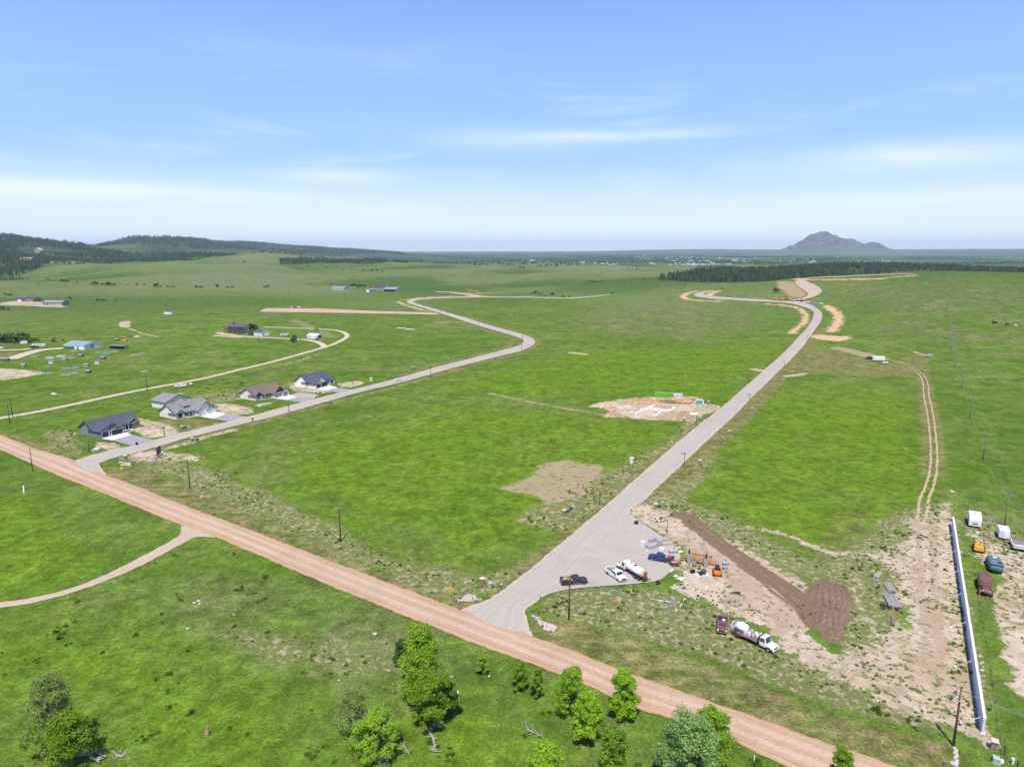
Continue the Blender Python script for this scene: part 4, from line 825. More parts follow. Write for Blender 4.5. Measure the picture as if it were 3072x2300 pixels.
for x, y, h, k, wr in [(285, 587, 24, 'd', 1.5), (260, 585, 14, 'd', 2), (638, 566, 14, 'd', 1), (810, 566, 14, 'd', 1), (990, 585, 32, 'd', 1.3), (1020, 585, 26, 'g', 1.5), (1055, 586, 24, 'g', 1.5), (1085, 586, 22, 'g', 1.4), (1000, 600, 20, 's', 1.6), (1040, 603, 24, 's', 1.4), (1075, 604, 26, 's', 1.3), (1135, 602, 22, 'd', .8), (1150, 455, 20, 'd', 1.1), (1190, 455, 22, 'd', .9), (1080, 448, 14, 'g', 2), (1235, 458, 16, 'd', .8), (985, 445, 10, 'd', 2.2), (910, 442, 8, 'd', 2.5), (550, 445, 8, 'd', 2), (770, 425, 8, 'd', 2.5), (1450, 465, 8, 'd', 1), (94, 380, 14, 'd', 1.2), (40, 375, 8, 'd', 1.5), (610, 415, 12, 'd', 1), (628, 415, 12, 'd', 1)]:
    a = Z2(x, y); fartree(k, a[0], a[1], h / 2.765, 'silver-grey bush between the far sheds' if k == 's' else 'dark bush in the middle prairie', 'silver bushes between the far sheds' if k == 's' else 'bushes and small trees in the middle prairie', wr)
a = Z4(210, 612); fartree('g', a[0], a[1], 15, 'lone juniper beside the brown earth slope of the hill road', None, 1.2)
for x, h in [(975, 30), (1015, 28), (1037, 32), (1120, 26), (940, 20)]:
    a = Z4(x, 455); g_ = GG([(a[0], a[1] + 3)])[0]; fartree('p', a[0], a[1] + 4, h / 2.69, 'dark pine behind the hill road crest', 'pines behind the crest above the hill road')
# ---- woods: one tree shape on many points
def instancer(name, pts, scales, mes, kind='stuff', label=None, rot=None):
    n = len(pts); objs = []
    k = len(mes); sel = np.random.RandomState(len(pts)).randint(0, k, n)
    me = bpy.data.meshes.new(name); me.vertices.add(n); me.vertices.foreach_set('co', np.asarray(pts, np.float32).ravel())
    for nm, ar in (('sc', scales), ('vi', sel.astype(float)), ('ro', np.random.RandomState(n + 1).rand(n) * 6.28)):
        at = me.attributes.new(nm, 'FLOAT', 'POINT'); at.data.foreach_set('value', np.asarray(ar, np.float32))
    ob = bpy.data.objects.new(name, me); COL.objects.link(ob); ob['kind'] = kind
    if label: ob['label'] = label
    ng = bpy.data.node_groups.new(name, 'GeometryNodeTree'); ng.interface.new_socket('Geometry', in_out='INPUT', socket_type='NodeSocketGeometry'); ng.interface.new_socket('Geometry', in_out='OUTPUT', socket_type='NodeSocketGeometry')
    N = ng.nodes; Lk = ng.links; gi = N.new('NodeGroupInput'); go = N.new('NodeGroupOutput'); jn = N.new('GeometryNodeJoinGeometry')
    def na(nm): q = N.new('GeometryNodeInputNamedAttribute'); q.data_type = 'FLOAT'; q.inputs['Name'].default_value = nm; return [o_ for o_ in q.outputs if o_.enabled and o_.name == 'Attribute'][0]
    for i, m_ in enumerate(mes):
        src = bpy.data.objects.new(name + '_shape', m_)
        oi = N.new('GeometryNodeObjectInfo'); oi.inputs['Object'].default_value = src; oi.inputs['As Instance'].default_value = True
        cp_ = N.new('FunctionNodeCompare'); cp_.data_type = 'FLOAT'; cp_.operation = 'EQUAL'; Lk.new(na('vi'), cp_.inputs[0]); cp_.inputs[1].default_value = i; cp_.inputs['Epsilon'].default_value = .1
        ip = N.new('GeometryNodeInstanceOnPoints'); Lk.new(gi.outputs[0], ip.inputs['Points']); Lk.new(cp_.outputs[0], ip.inputs['Selection']); Lk.new(oi.outputs['Geometry'], ip.inputs['Instance'])
        cx = N.new('ShaderNodeCombineXYZ'); Lk.new(na('ro'), cx.inputs[2]); Lk.new(cx.outputs[0], ip.inputs['Rotation']); Lk.new(na('sc'), ip.inputs['Scale']); Lk.new(ip.outputs[0], jn.inputs[0])
    Lk.new(jn.outputs[0], go.inputs[0]); md = ob.modifiers.new('scatter', 'NODES'); md.node_group = ng; return ob
def fill(poly, dens, seed, keep=None, clump=None):
    """random points in a world polygon, dens = trees per square metre"""
    P = np.array(poly); rs = np.random.RandomState(seed); lo = P.min(0); hi = P.max(0); n = int((hi - lo).prod() * dens); Q = lo + rs.rand(n, 2) * (hi - lo)
    ins = np.zeros(n, bool)
    for i in range(len(P)):
        a, b_ = P[i], P[(i + 1) % len(P)]
        c = (a[1] > Q[:, 1]) != (b_[1] > Q[:, 1]); ins ^= c & (Q[:, 0] < (b_[0] - a[0]) * (Q[:, 1] - a[1]) / (b_[1] - a[1] + 1e-9) + a[0])
    Q = Q[ins]
    if clump:
        sc_, th = clump; v = sum(np.sin(Q[:, 0] * math.cos(k * 1.3) / sc_ * (1 + .3 * k) + Q[:, 1] * math.sin(k * 1.3) / sc_ * (1 + .3 * k) + k * 2.1) for k in range(7)) / 2.6; Q = Q[(v + rs.normal(size=len(Q)) * .25) > th]
    return Q
def woods(name, poly, dens, seed, h=(7, 14), label=None, clump=None, world=False):
    Q = fill([polar(*q) for q in poly] if not world else poly, dens, seed, clump=clump); z = hgt(Q[:, 0], Q[:, 1]); rs = np.random.RandomState(seed + 9)
    return instancer(name, np.stack([Q[:, 0], Q[:, 1], z], 1), rs.uniform(h[0], h[1], len(Q)), pine_me, label=label)
woods('pine_woods', WOODR, 0.0135, 1, (4.5, 12.5), 'dark pine woods covering the ridge at the right', clump=(30, -.7))
woods('pine_woods', WOODL, 0.0042, 2, (9, 17), 'dark pine woods covering the hills at the left edge', clump=(130, -.55))
woods('pine_woods', WOODF, 0.0010, 3, (16, 30), 'blue-green woods covering the far long ridge', clump=(300, -.7))
woods('pine_woods', [tuple(q) for q in W2(WOODMP)], 0.011, 4, (7, 13), 'dark belt of pines in the middle distance', world=True, clump=(60, -1.1))
woods('pine_woods', [(480, 3050), (700, 3200), (1100, 3300), (1200, 3900), (900, 4200), (700, 3700), (450, 3600)], 0.0012, 5, (8, 14), 'open scatter of pines on the pale middle hills', clump=(120, .25))
woods('pine_woods', [(100, 2250), (480, 2500), (560, 2700), (300, 2700), (120, 2500)], 0.002, 7, (8, 14), 'open scatter of pines below the left woods', clump=(90, .5))
def belts():
    rs = np.random.RandomState(31); Q = []
    for i in range(46):
        p = rs.uniform(1050, 3500); d = math.exp(rs.uniform(math.log(3300), math.log(11000))); x, y = polar(p, d); a = rs.normal() * .25; L_ = rs.uniform(150, 900) * (d / 5000); n = int(L_ / 9 * rs.uniform(.5, 1)); w_ = rs.uniform(6, 60)
        t = rs.rand(n) * L_; Q.append(np.stack([x + t * math.cos(a) + rs.normal(size=n) * w_ * .3, y + t * math.sin(a) + 40 * np.sin(t / 140) + rs.normal(size=n) * w_], 1))
    Q = np.concatenate(Q); return instancer('tree_belts', np.stack([Q[:, 0], Q[:, 1], hgt(Q[:, 0], Q[:, 1])], 1), rs.uniform(9, 17, len(Q)), [shrub_me['d'][0], shrub_me['d'][1]], label='dark belts of trees strung across the far plain')
belts()
# ---- weeds and tufts on the near ground
def clump_me(seed, m, n=26, r=.5, h=.55):
    rs = np.random.RandomState(seed); V = []; F = []
    for i in range(n):
        a = rs.uniform(0, 6.28); q = r * math.sqrt(rs.rand()) * .8; x, y = q * math.cos(a), q * math.sin(a); hh = h * rs.uniform(.5, 1.1) * (1 - q / r * .5); w_ = rs.uniform(.06, .13); b_ = rs.uniform(0, 3.14); dx, dy = rs.uniform(-.2, .2, 2)
        k = len(V); V += [(x - w_ * math.cos(b_), y - w_ * math.sin(b_), -.03), (x + w_ * math.cos(b_), y + w_ * math.sin(b_), -.03), (x + dx + w_ * .6 * math.cos(b_), y + dy, hh), (x + dx - w_ * .6 * math.cos(b_), y + dy, hh * .9)]; F.append((k, k + 1, k + 2, k + 3))
    o = np_mesh('clump', np.array(V), np.array(F), m); me = o.data; bpy.data.objects.remove(o); return me
W_me = [clump_me(s, L_weed) for s in (1, 2)]; T_me = [clump_me(s, L_tuft, 18, .5, .35) for s in (4, 5)]
def scatter_zone(name, n, seed, keys, thr, sc, mes, label, poly=None, dmin=55, dmax=330, azr=(-.72, .72), ns=2.2, nth=0.0, ban=()):
    rs = np.random.RandomState(seed); a = rs.uniform(*azr, n); d = np.sqrt(rs.uniform(dmin ** 2, dmax ** 2, n)); Q = np.stack([np.sin(a) * d, np.cos(a) * d], 1)
    if poly: Q = Q[in_poly(Q, W2(poly))]
    if keys: v = np.max([zone_val(k, Q) for k in keys], axis=0); Q = Q[(v + rs.normal(size=len(v)) * .35) > thr]
    if ban: v = np.max([zone_val(k, Q) for k in ban], axis=0); Q = Q[v < -.8]
    if nth > -9:
        v = sum(np.sin(Q[:, 0] / ns * math.cos(k) * (1 + .37 * k) + Q[:, 1] / ns * math.sin(k * 1.7) * (1 + .31 * k) + k) for k in range(8)) / 2.8; Q = Q[v + rs.normal(size=len(Q)) * .4 > nth]
    Q = off_road(Q); return instancer(name, np.stack([Q[:, 0], Q[:, 1], hgt(Q[:, 0], Q[:, 1])], 1), rs.uniform(*sc, len(Q)) * (0.6 + .4 * rs.rand(len(Q))), mes, label=label)
_RP = []
for nm in ('gravel_road', 'paved_road', 'subdivision_road', 'ranch_loop_drive'):
    A_, B_ = RE[nm]; _RP.append(np.concatenate([smooth_line(W2(A_), 1), smooth_line(W2(B_), 1)[::-1]]))
_RP.append(np.array(turn))
def in_poly(Q, P):
    ins = np.zeros(len(Q), bool)
    for i in range(len(P)):
        a, b_ = P[i], P[(i + 1) % len(P)]
        if a[1] == b_[1]: continue
        c = (a[1] > Q[:, 1]) != (b_[1] > Q[:, 1]); ins ^= c & (Q[:, 0] < (b_[0] - a[0]) * (Q[:, 1] - a[1]) / (b_[1] - a[1]) + a[0])
    return ins
def off_road(Q):
    for P in _RP: Q = Q[~in_poly(Q, P)]
    return Q
scatter_zone('weed_clumps', 60000, 1, ('weedy',), .2, (.5, 1.25), W_me, 'dark green weed clumps on the disturbed soil', ns=3.0, nth=.25, dmax=420)
scatter_zone('weed_clumps', 42000, 2, ('bare',), .0, (.3, .9), W_me, 'sparse weeds rooted in the bare soil', ns=4.5, nth=.75, dmax=260)
scatter_zone('grass_clumps', 60000, 3, (), 0, (.6, 1.6), W_me, 'dark tussocks dotted over the lower pasture', ns=2.3, nth=1.7, dmax=230, azr=(-.75, .45), ban=('mown', 'bare', 'weedy'), poly=[(623, 1625), (1100, 1815), (1300, 1890), (1600, 2010), (1900, 2150), (2400, 2330), (2400, 2700), (-500, 2700), (-300, 1870), (0, 1835), (217, 1785), (330, 1750), (435, 1700), (525, 1655)])
scatter_zone('dry_tufts', 30000, 4, ('mown', 'weedy'), -.3, (.4, 1.0), T_me, 'pale dry tufts on the verges', ns=2.0, nth=.3, dmax=280)
# ---------------------------------------------------------------- buildings
GLASS = mat('dark_glass', (0.035, 0.045, 0.055), 0.08, 0.1, 1, spec=0.8)
WHITE = mat('white_paint', (0.74, 0.74, 0.72), 0.55, 0.06, 1.5); TRIMW = mat('white_trim', (0.78, 0.78, 0.76), 0.5, 0.04, 2); BLACKT = mat('black_trim', (0.03, 0.032, 0.036), 0.5, 0.1, 2)
SLATE = mat('charcoal_shingles', (0.060, 0.068, 0.088), 0.9, 0.3, 1.6, col2=(0.085, 0.095, 0.118)); GREYSH = mat('grey_shingles', (0.235, 0.225, 0.225), 0.9, 0.2, 1.6); BROWNSH = mat('brown_shingles', (0.150, 0.105, 0.092), 0.9, 0.3, 1.6, col2=(0.185, 0.135, 0.118))
CONC = mat('pale_concrete', (0.62, 0.60, 0.56), 0.85, 0.08, 0.6); DRIVE = mat('drive_asphalt', (0.31, 0.29, 0.285), 0.9, 0.15, 0.8)
def gable_vol(wb, rb, fb, x0, x1, y0, y1, e, axis='x', pitch=0.42, ov=0.45, th=0.16, ends=(1, 1), zb=-0.6):
    """walls into wb, roof slabs into rb, fascia into fb"""
    if axis == 'x': hs = (y1 - y0) / 2; T = lambda u, v, z: (u, v, z); a0, a1, c = x0, x1, (y0 + y1) / 2
    else: hs = (x1 - x0) / 2; T = lambda u, v, z: (v, u, z); a0, a1, c = y0, y1, (x0 + x1) / 2
    r = e + hs * pitch
    V = [T(a0, c - hs, zb), T(a1, c - hs, zb), T(a1, c + hs, zb), T(a0, c + hs, zb), T(a0, c - hs, e), T(a1, c - hs, e), T(a1, c + hs, e), T(a0, c + hs, e), T(a0, c, r), T(a1, c, r)]
    wb.add(V, [(0, 1, 5, 4), (2, 3, 7, 6), (0, 4, 8, 7, 3), (1, 2, 6, 9, 5), (0, 3, 2, 1)])
    for s in (-1, 1):
        ze = e - ov * pitch; u0, u1 = a0 - ov * ends[0], a1 + ov * ends[1]
        A = [T(u0, c, r + .03), T(u1, c, r + .03), T(u1, c + s * (hs + ov), ze + .03), T(u0, c + s * (hs + ov), ze + .03)]
        B = [(p[0], p[1], p[2] + th) for p in A]; rb.add(A + B, [(0, 3, 2, 1), (4, 5, 6, 7), (0, 1, 5, 4), (1, 2, 6, 5), (2, 3, 7, 6), (3, 0, 4, 7)])
        fb.bar(T(u0, c + s * (hs + ov + .03), ze + .05), T(u1, c + s * (hs + ov + .03), ze + .05), .06, .22)
        for k, uu in enumerate((u0 - .03, u1 + .03)):
            if ends[k]: fb.bar(T(uu, c, r + .06), T(uu, c + s * (hs + ov), ze + .06), .06, .24)
    return r
def opening(parent, kind, face, u, z, w_, h_, at, fm=None, pm=None, fw=0.1, bars=(0, 0)):
    """window or door: face 'f' (front, -y), 'b' (+y), 'l' (-x) or 'r' (+x); u centre along the wall, z sill height, at plane"""
    sg = -1 if face in 'fl' else 1
    def P(du, dz, out): return (u + du, at + sg * out, z + dz) if face in 'fb' else (at + sg * out, u + du, z + dz)
    def bx(mb, u0, u1, z0, z1, o0, o1): a = P(u0, z0, o0); b_ = P(u1, z1, o1); mb.box(min(a[0], b_[0]), max(a[0], b_[0]), min(a[1], b_[1]), max(a[1], b_[1]), min(a[2], b_[2]), max(a[2], b_[2]))
    p = MB(); bx(p, -w_ / 2, w_ / 2, 0, h_, -.05, .02); po = p.build(kind, pm or GLASS, parent)
    f = MB()
    for q in ((-w_ / 2 - fw, -w_ / 2, -fw, h_ + fw), (w_ / 2, w_ / 2 + fw, -fw, h_ + fw), (-w_ / 2, w_ / 2, h_, h_ + fw), (-w_ / 2, w_ / 2, -fw, 0)): bx(f, *q, -.04, .07)
    for i in range(bars[0]): c = -w_ / 2 + w_ * (i + 1) / (bars[0] + 1); bx(f, c - .03, c + .03, 0, h_, .02, .05)
    for i in range(bars[1]): c = h_ * (i + 1) / (bars[1] + 1); bx(f, -w_ / 2, w_ / 2, c - .025, c + .025, .022, .045)
    f.build('frame', fm or TRIMW, po); return po
def garage_door(parent, u, w_, at, m, fm, h_=2.1, n=4):
    po = MB().box(u - w_ / 2, u + w_ / 2, at - .02, at + .05, 0.02, h_).build('garage_door', m, parent)
    for i in range(n): MB().box(u - w_ / 2 + .03, u + w_ / 2 - .03, at - .05, at - .02, .05 + i * h_ / n, (i + 1) * h_ / n - .02).build('door_panel', m, po)
    f = MB(); f.box(u - w_ / 2 - .22, u - w_ / 2, at - .09, at + .02, 0, h_ + .2); f.box(u + w_ / 2, u + w_ / 2 + .22, at - .09, at + .02, 0, h_ + .2); f.box(u - w_ / 2, u + w_ / 2, at - .09, at + .02, h_, h_ + .2); f.build('door_frame', fm, po)
def house(label, px, heading_deg, name='ranch_house', loc=None):
    if loc is None: g_ = G(*px)
    else: g_ = Vector((loc[0], loc[1], HZ(*loc)))
    return thing(name, label, 'house', g_, R(heading_deg))
def roof_pipe(t, x, y, z, m=None): MB().lathe([(.1, 0), (.1, .7), (.16, .72), (.16, .85)], 8, c=(x, y, z)).build('vent_pipe', m or BLACKT, t)
# 1 dark blue house
W_blue = mat('slate_blue_siding', (0.185, 0.235, 0.290), 0.75, 0.08, 2); W_dk = mat('dark_grey_siding', (0.105, 0.120, 0.125), 0.8, 0.1, 2); STONE = mat('grey_stone_veneer', (0.30, 0.275, 0.25), 0.9, 0.35, 5)
h = house('dark blue house with charcoal roof and two dark garage doors, nearest the road junction', (301, 1314), 60)
wb, rb, fb = MB(), MB(), MB()
gable_vol(wb, rb, fb, 0, 9.0, 0, 8, 2.45, 'y', .49, ends=(1, 0)); gable_vol(wb, rb, fb, 0.02, 18.0, 4.8, 14.0, 2.5, 'x', .63); 
wb.build('wall', W_blue, h); 
w2, r2, f2 = MB(), MB(), MB(); gable_vol(w2, r2, f2, 4.0, 8.9, -.35, 6, 2.3, 'y', .55, ends=(1, 0)); gable_vol(w2, r2, f2, 13.2, 18.0, 3.9, 9, 2.35, 'y', .74, ends=(1, 0)); w2.build('wall', W_dk, h)
w3, r3, f3 = MB(), MB(), MB(); gable_vol(w3, r3, f3, 14.9, 17.9, 3.4, 8, 2.25, 'y', .42, ends=(1, 0)); w3.build('wall', STONE, h)
for q in (r2, r3): rb.add(q.v, q.f)
rb.build('roof', SLATE, h); fb.build('fascia', BLACKT, h); f2.add(f3.v, f3.f); f2.build('fascia', mat('grey_trim', (.40, .40, .39), .6), h)
garage_door(h, 2.05, 2.5, -.02, BLACKT, TRIMW); garage_door(h, 6.45, 4.3, -.37, BLACKT, TRIMW)
opening(h, 'window', 'f', 16.4, .75, 1.7, 1.35, 3.38, TRIMW, bars=(1, 1)); opening(h, 'window', 'f', 12.0, .7, 1.6, 1.4, 4.77, TRIMW, bars=(1, 0)); opening(h, 'front_door', 'f', 10.2, .1, 1.0, 2.0, 4.77, TRIMW, BLACKT)
for x in (9.6, 11.6, 13.0): MB().box(x - .12, x + .12, 3.0, 3.24, 0, 2.45).build('porch_post', TRIMW, h)
MB().box(9.2, 13.2, 2.6, 5.4, 2.42, 2.56).build('porch_roof', SLATE, h); MB().box(9.3, 13.0, 2.7, 4.7, -.2, .1).build('porch_floor', CONC, h); roof_pipe(h, 14.5, 11.0, 4.2); roof_pipe(h, 3.5, 2.2, 3.0)
# 2 off-white house with grey roof
W_off = mat('off_white_siding', (0.74, 0.73, 0.68), 0.75, 0.05, 2)
h = house('off-white house with grey shingle roof, shed dormer and two pale garage doors', (529, 1258), 60)
wb, rb, fb = MB(), MB(), MB()
gable_vol(wb, rb, fb, 0, 17.0, 0.4, 11.4, 2.4, 'x', .60); gable_vol(wb, rb, fb, 8.5, 15.9, -3.1, 9, 2.45, 'y', .84, ends=(1, 0)); gable_vol(wb, rb, fb, 12.9, 17.1, -3.45, 6, 2.3, 'y', .75, ends=(1, 0)); gable_vol(wb, rb, fb, 0.02, 3.9, 0, 5, 2.35, 'y', .72, ends=(1, 0))
wb.build('wall', W_off, h); rb.build('roof', GREYSH, h); fb.build('fascia', BLACKT, h)
garage_door(h, 10.9, 4.2, -3.12, W_off, TRIMW); garage_door(h, 15.0, 2.5, -3.47, W_off, TRIMW)
opening(h, 'window', 'f', 1.95, .55, 1.6, 1.6, -.02, BLACKT, bars=(1, 1)); opening(h, 'window', 'f', 5.2, .8, 1.6, 1.4, .38, BLACKT, bars=(1, 1)); opening(h, 'front_door', 'f', 7.2, .1, 1.0, 2.0, .38, TRIMW, W_dk)
d_ = MB(); d_.add([(5.0, 2.2, 3.0), (8.0, 2.2, 3.0), (8.0, 2.2, 4.5), (5.0, 2.2, 4.5), (5.0, 5.0, 5.0), (8.0, 5.0, 5.0)], [(0, 1, 2, 3), (0, 3, 4), (1, 5, 2), (3, 2, 5, 4)]); dm = d_.build('dormer', W_off, h)
MB().add([(4.7, 1.9, 4.45), (8.3, 1.9, 4.45), (8.3, 5.8, 5.55), (4.7, 5.8, 5.55), (4.7, 1.9, 4.6), (8.3, 1.9, 4.6), (8.3, 5.8, 5.7), (4.7, 5.8, 5.7)], [(0, 3, 2, 1), (4, 5, 6, 7), (0, 1, 5, 4), (1, 2, 6, 5), (2, 3, 7, 6), (3, 0, 4, 7)]).build('dormer_roof', GREYSH, dm)
for i in range(3): MB().box(5.35 + i * .85, 6.05 + i * .85, 2.14, 2.2, 3.6, 4.25).build('dormer_window', GLASS, dm)
MB().box(4.1, 8.5, -1.3, .3, -.2, .1).build('porch_floor', CONC, h); MB().box(3.9, 8.5, -1.0, .6, 2.4, 2.52).build('porch_roof', GREYSH, h); roof_pipe(h, 8.6, 4.6, 4.6)
# garage behind it
h = house('detached off-white garage with a broad grey gable roof behind the off-white house', None, 60, 'detached_garage', loc=(-156.2, 300.5))
wb, rb, fb = MB(), MB(), MB(); gable_vol(wb, rb, fb, 0, 12.4, 0, 10.5, 3.0, 'y', .40); wb.build('wall', W_off, h); rb.build('roof', GREYSH, h); fb.build('fascia', BLACKT, h); garage_door(h, 6.2, 4.2, -.02, W_off, TRIMW, 2.6)
# 3 brown-roofed house
h = house('cream house with brown shingle roof, brown gables and grey garage doors', (767, 1202), 60)
CREAM = mat('cream_siding', (0.76, 0.73, 0.66), 0.75, 0.05, 2); BRG = mat('brown_gable_boards', (0.115, 0.062, 0.040), 0.85, 0.2, 2); GD = mat('grey_door', (.24, .235, .23), .6, .08, 2)
wb, rb, fb = MB(), MB(), MB()
gable_vol(wb, rb, fb, 0, 17.0, 0.3, 11.0, 2.4, 'x', .60, ov=.5); rb.box(-.3, 3, 10.6, 14, 2.3, 2.45); gable_vol(wb, rb, fb, 8.5, 15.0, -3.3, 9, 2.45, 'y', .92, ends=(1, 0)); gable_vol(wb, rb, fb, 12.8, 17.0, -3.9, 6, 2.3, 'y', .75, ends=(1, 0)); gable_vol(wb, rb, fb, 0.02, 3.7, 0, 5, 2.35, 'y', .8, ends=(1, 0))
wb.build('wall', CREAM, h); rb.build('roof', BROWNSH, h); fb.build('fascia', mat('brown_trim', (.12, .085, .07), .7), h)
MB().add([(8.55, -3.36, 2.6), (14.95, -3.36, 2.6), (11.75, -3.36, 5.35)], [(0, 1, 2)]).build('gable_boards', BRG, h); MB().add([(.2, -.06, 2.5), (3.5, -.06, 2.5), (1.85, -.06, 3.75)], [(0, 1, 2)]).build('gable_boards', BRG, h)
garage_door(h, 10.7, 4.1, -3.32, GD, TRIMW); garage_door(h, 14.9, 2.5, -3.92, GD, TRIMW)
opening(h, 'window', 'f', 1.85, .6, 1.6, 1.5, -.02, TRIMW, bars=(1, 1)); opening(h, 'front_door', 'f', 5.0, .1, 1.0, 2.0, .28, TRIMW, BRG); opening(h, 'window', 'f', 7.0, .8, 1.2, 1.2, .28, TRIMW)
for x in (4.1, 6.0, 8.2): MB().box(x - .12, x + .12, -1.2, -.96, 0, 2.4).build('porch_post', STONE, h)
MB().box(3.8, 8.5, -1.4, .5, 2.38, 2.52).build('porch_roof', BROWNSH, h); MB().box(3.8, 8.4, -1.4, .2, -.2, .1).build('porch_floor', CONC, h); MB().box(-.2, 3.0, 11, 13.8, -.3, .08).build('patio', CONC, h)
for x in (0, 2.8): MB().box(x - .1, x + .1, 13.5, 13.7, 0, 2.32).build('porch_post', BLACKT, h)
roof_pipe(h, 4, 8.5, 4.2, TRIMW); roof_pipe(h, 2.0, 2.0, 3.4, TRIMW)
# 4 white house with black roof
h = house('white house with charcoal roof and charcoal garage doors, farthest along the road', (948.5, 1166), 60)
W_w = mat('white_siding', (0.84, 0.84, 0.82), 0.7, 0.05, 2)
wb, rb, fb = MB(), MB(), MB()
gable_vol(wb, rb, fb, 0, 3.8, 0, 8, 2.4, 'y', .72, ends=(1, 0)); gable_vol(wb, rb, fb, 0.02, 8.6, .6, 10.5, 2.5, 'y', .71, ends=(1, 0)); gable_vol(wb, rb, fb, -.02, 16.5, 5.5, 15.2, 2.5, 'x', .76); gable_vol(wb, rb, fb, 13.2, 16.6, 3.4, 8, 2.4, 'y', .85, ends=(1, 0))
wb.build('wall', W_w, h); rb.build('roof', SLATE, h); fb.build('fascia', BLACKT, h)
garage_door(h, 1.9, 2.4, -.02, BLACKT, BLACKT); garage_door(h, 6.1, 4.1, .58, BLACKT, BLACKT, 2.3)
opening(h, 'window', 'f', 14.9, .6, 1.5, 1.6, 3.38, BLACKT, bars=(1, 1)); opening(h, 'side_door', 'l', 6.6, .05, .95, 2.0, 0, TRIMW, BLACKT); opening(h, 'front_door', 'f', 10.4, .1, 1.0, 2.0, 5.48, TRIMW, BLACKT)
MB().box(8.8, 13.1, 3.0, 5.4, -.2, .1).build('porch_floor', CONC, h); MB().box(8.6, 13.2, 3.2, 5.6, 2.45, 2.58).build('porch_roof', SLATE, h); roof_pipe(h, 11, 8.6, 4.2)
# drives (poured slabs and asphalt)
def slab(name, pts, m, lift, k='structure'):
    o = sheet(name, pts, m, lift); return o
for k_, (conc, asp) in enumerate([([(303, 1316), (338, 1321), (397, 1304), (368, 1297)], [(338, 1321), (397, 1304), (470, 1323), (400, 1339)]), ([(600, 1249), (636, 1256), (681, 1242), (651, 1234)], [(636, 1256), (681, 1242), (745, 1251), (690, 1265)]), ([(820, 1195), (860, 1200), (893, 1190), (868, 1184)], [(860, 1200), (893, 1190), (945, 1198), (915, 1209)]), ([(948, 1168), (975, 1172), (1014, 1163), (984, 1154)], [(975, 1172), (1014, 1163), (1058, 1170), (1022, 1179)])]):
    slab('drive_slab', conc, CONC, 0.10); slab('asphalt_drive', asp, DRIVE, 0.12)
slab('front_walk', [(368, 1299), (397, 1293), (385, 1286), (370, 1289), (366, 1286), (392, 1282), (400, 1291), (378, 1302)], CONC, 0.09)
slab('gravel_drive', [(872, 1184), (900, 1176), (955, 1184), (940, 1196), (895, 1190)], M_paved, 0.08)
# farmhouse with two-storey porch
a = F2(195, 350); g_ = G(*a); h = thing('farmhouse', 'two-storey white farmhouse with red-brown wraparound porch and dark blue roof', 'house', g_, R(-20))
Wc = mat('farm_white', (0.62, 0.62, 0.62), .8, .08, 2); RED = mat('red_brown_rail', (0.25, 0.065, 0.035), .8, .2, 3)
wb, rb, fb = MB(), MB(), MB(); gable_vol(wb, rb, fb, 2.2, 18.8, 2.2, 10.5, 5.3, 'x', .42, ov=.3, ends=(0, 1)); wb.build('wall', Wc, h)
rb.add([(-.4, -.4, 5.1), (21.2, -.4, 5.1), (19.0, 2.4, 5.9), (2.0, 2.4, 5.9), (-.4, 11.5, 5.1), (2.0, 9, 5.9), (21.2, 11.5, 5.1), (19.0, 9, 5.9)], [(0, 1, 2, 3), (4, 0, 3, 5), (1, 6, 7, 2)]); rb.build('roof', SLATE, h); fb.build('fascia', TRIMW, h)
MB().box(0, 20.8, 0, 2.2, 2.45, 2.65).build('balcony_floor', RED, h)
for i in range(9): MB().box(i * 2.55 - .1 + .1, i * 2.55 + .2, 0, .2, -.4, 5.1).build('porch_post', mat('dark_post', (.09, .07, .06), .8), h)
rl = MB(); rl.box(0, 20.8, 0.02, .1, 3.55, 3.68); rl.box(0, 20.8, .02, .1, 2.75, 2.85)
for i in range(104): rl.box(.05 + i * .2, .15 + i * .2, .03, .08, 2.8, 3.6)
r_o = rl.build('railing', RED, h); r_o['kind'] = 'stuff'
for i in range(6): opening(h, 'window', 'f', 4 + i * 2.7, 3.3, 1.0, 1.4, 2.18, TRIMW); opening(h, 'window' if i % 2 else 'door', 'f', 4 + i * 2.7, .8 if i % 2 else .1, 1.0, 1.3 if i % 2 else 2.0, 2.18, TRIMW)
MB().box(4.6, 6.0, 6.2, 7.2, 6.2, 8.3).build('chimney', BLACKT, h)
def shed(name, label, px, hd, L_, D_, e, wall, roof, axis='x', pitch=.3, doors=(), loc=None, openf=None, cat='shed', trim=None, ov=.25, group=None):
    g_ = G(*px) if loc is None else Vector((loc[0], loc[1], HZ(*loc))); h = thing(name, label, cat, g_, R(hd), group); wb, rb, fb = MB(), MB(), MB(); gable_vol(wb, rb, fb, 0, L_, 0, D_, e, axis, pitch, ov=ov, th=.1)
    wb.build('wall', wall, h); rb.build('roof', roof, h); fb.build('fascia', trim or TRIMW, h)
    for d in doors: opening(h, d[0], d[1], d[2], .05 if 'door' in d[0] else 1.0, d[3], d[4], d[5], trim or TRIMW, d[6])
    return h
METW = mat('white_metal_cladding', (.80, .80, .80), .45, .05, 1); METG = mat('grey_metal_cladding', (.36, .37, .38), .5, .08, 1); GRNR = mat('green_metal_roof', (.22, .33, .31), .5, .12, .6); METR = mat('grey_metal_roof', (.26, .28, .33), .45, .1, .6); GRNW = mat('green_metal_wall', (.045, .14, .085), .6, .15, 1); INSHADE = mat('painted_interior_shade', (.012, .012, .013), .95, .1, 1); LGR = mat('light_metal_roof', (.60, .65, .66), .4, .06, .6)  # the near-black one paints the shade inside open doorways
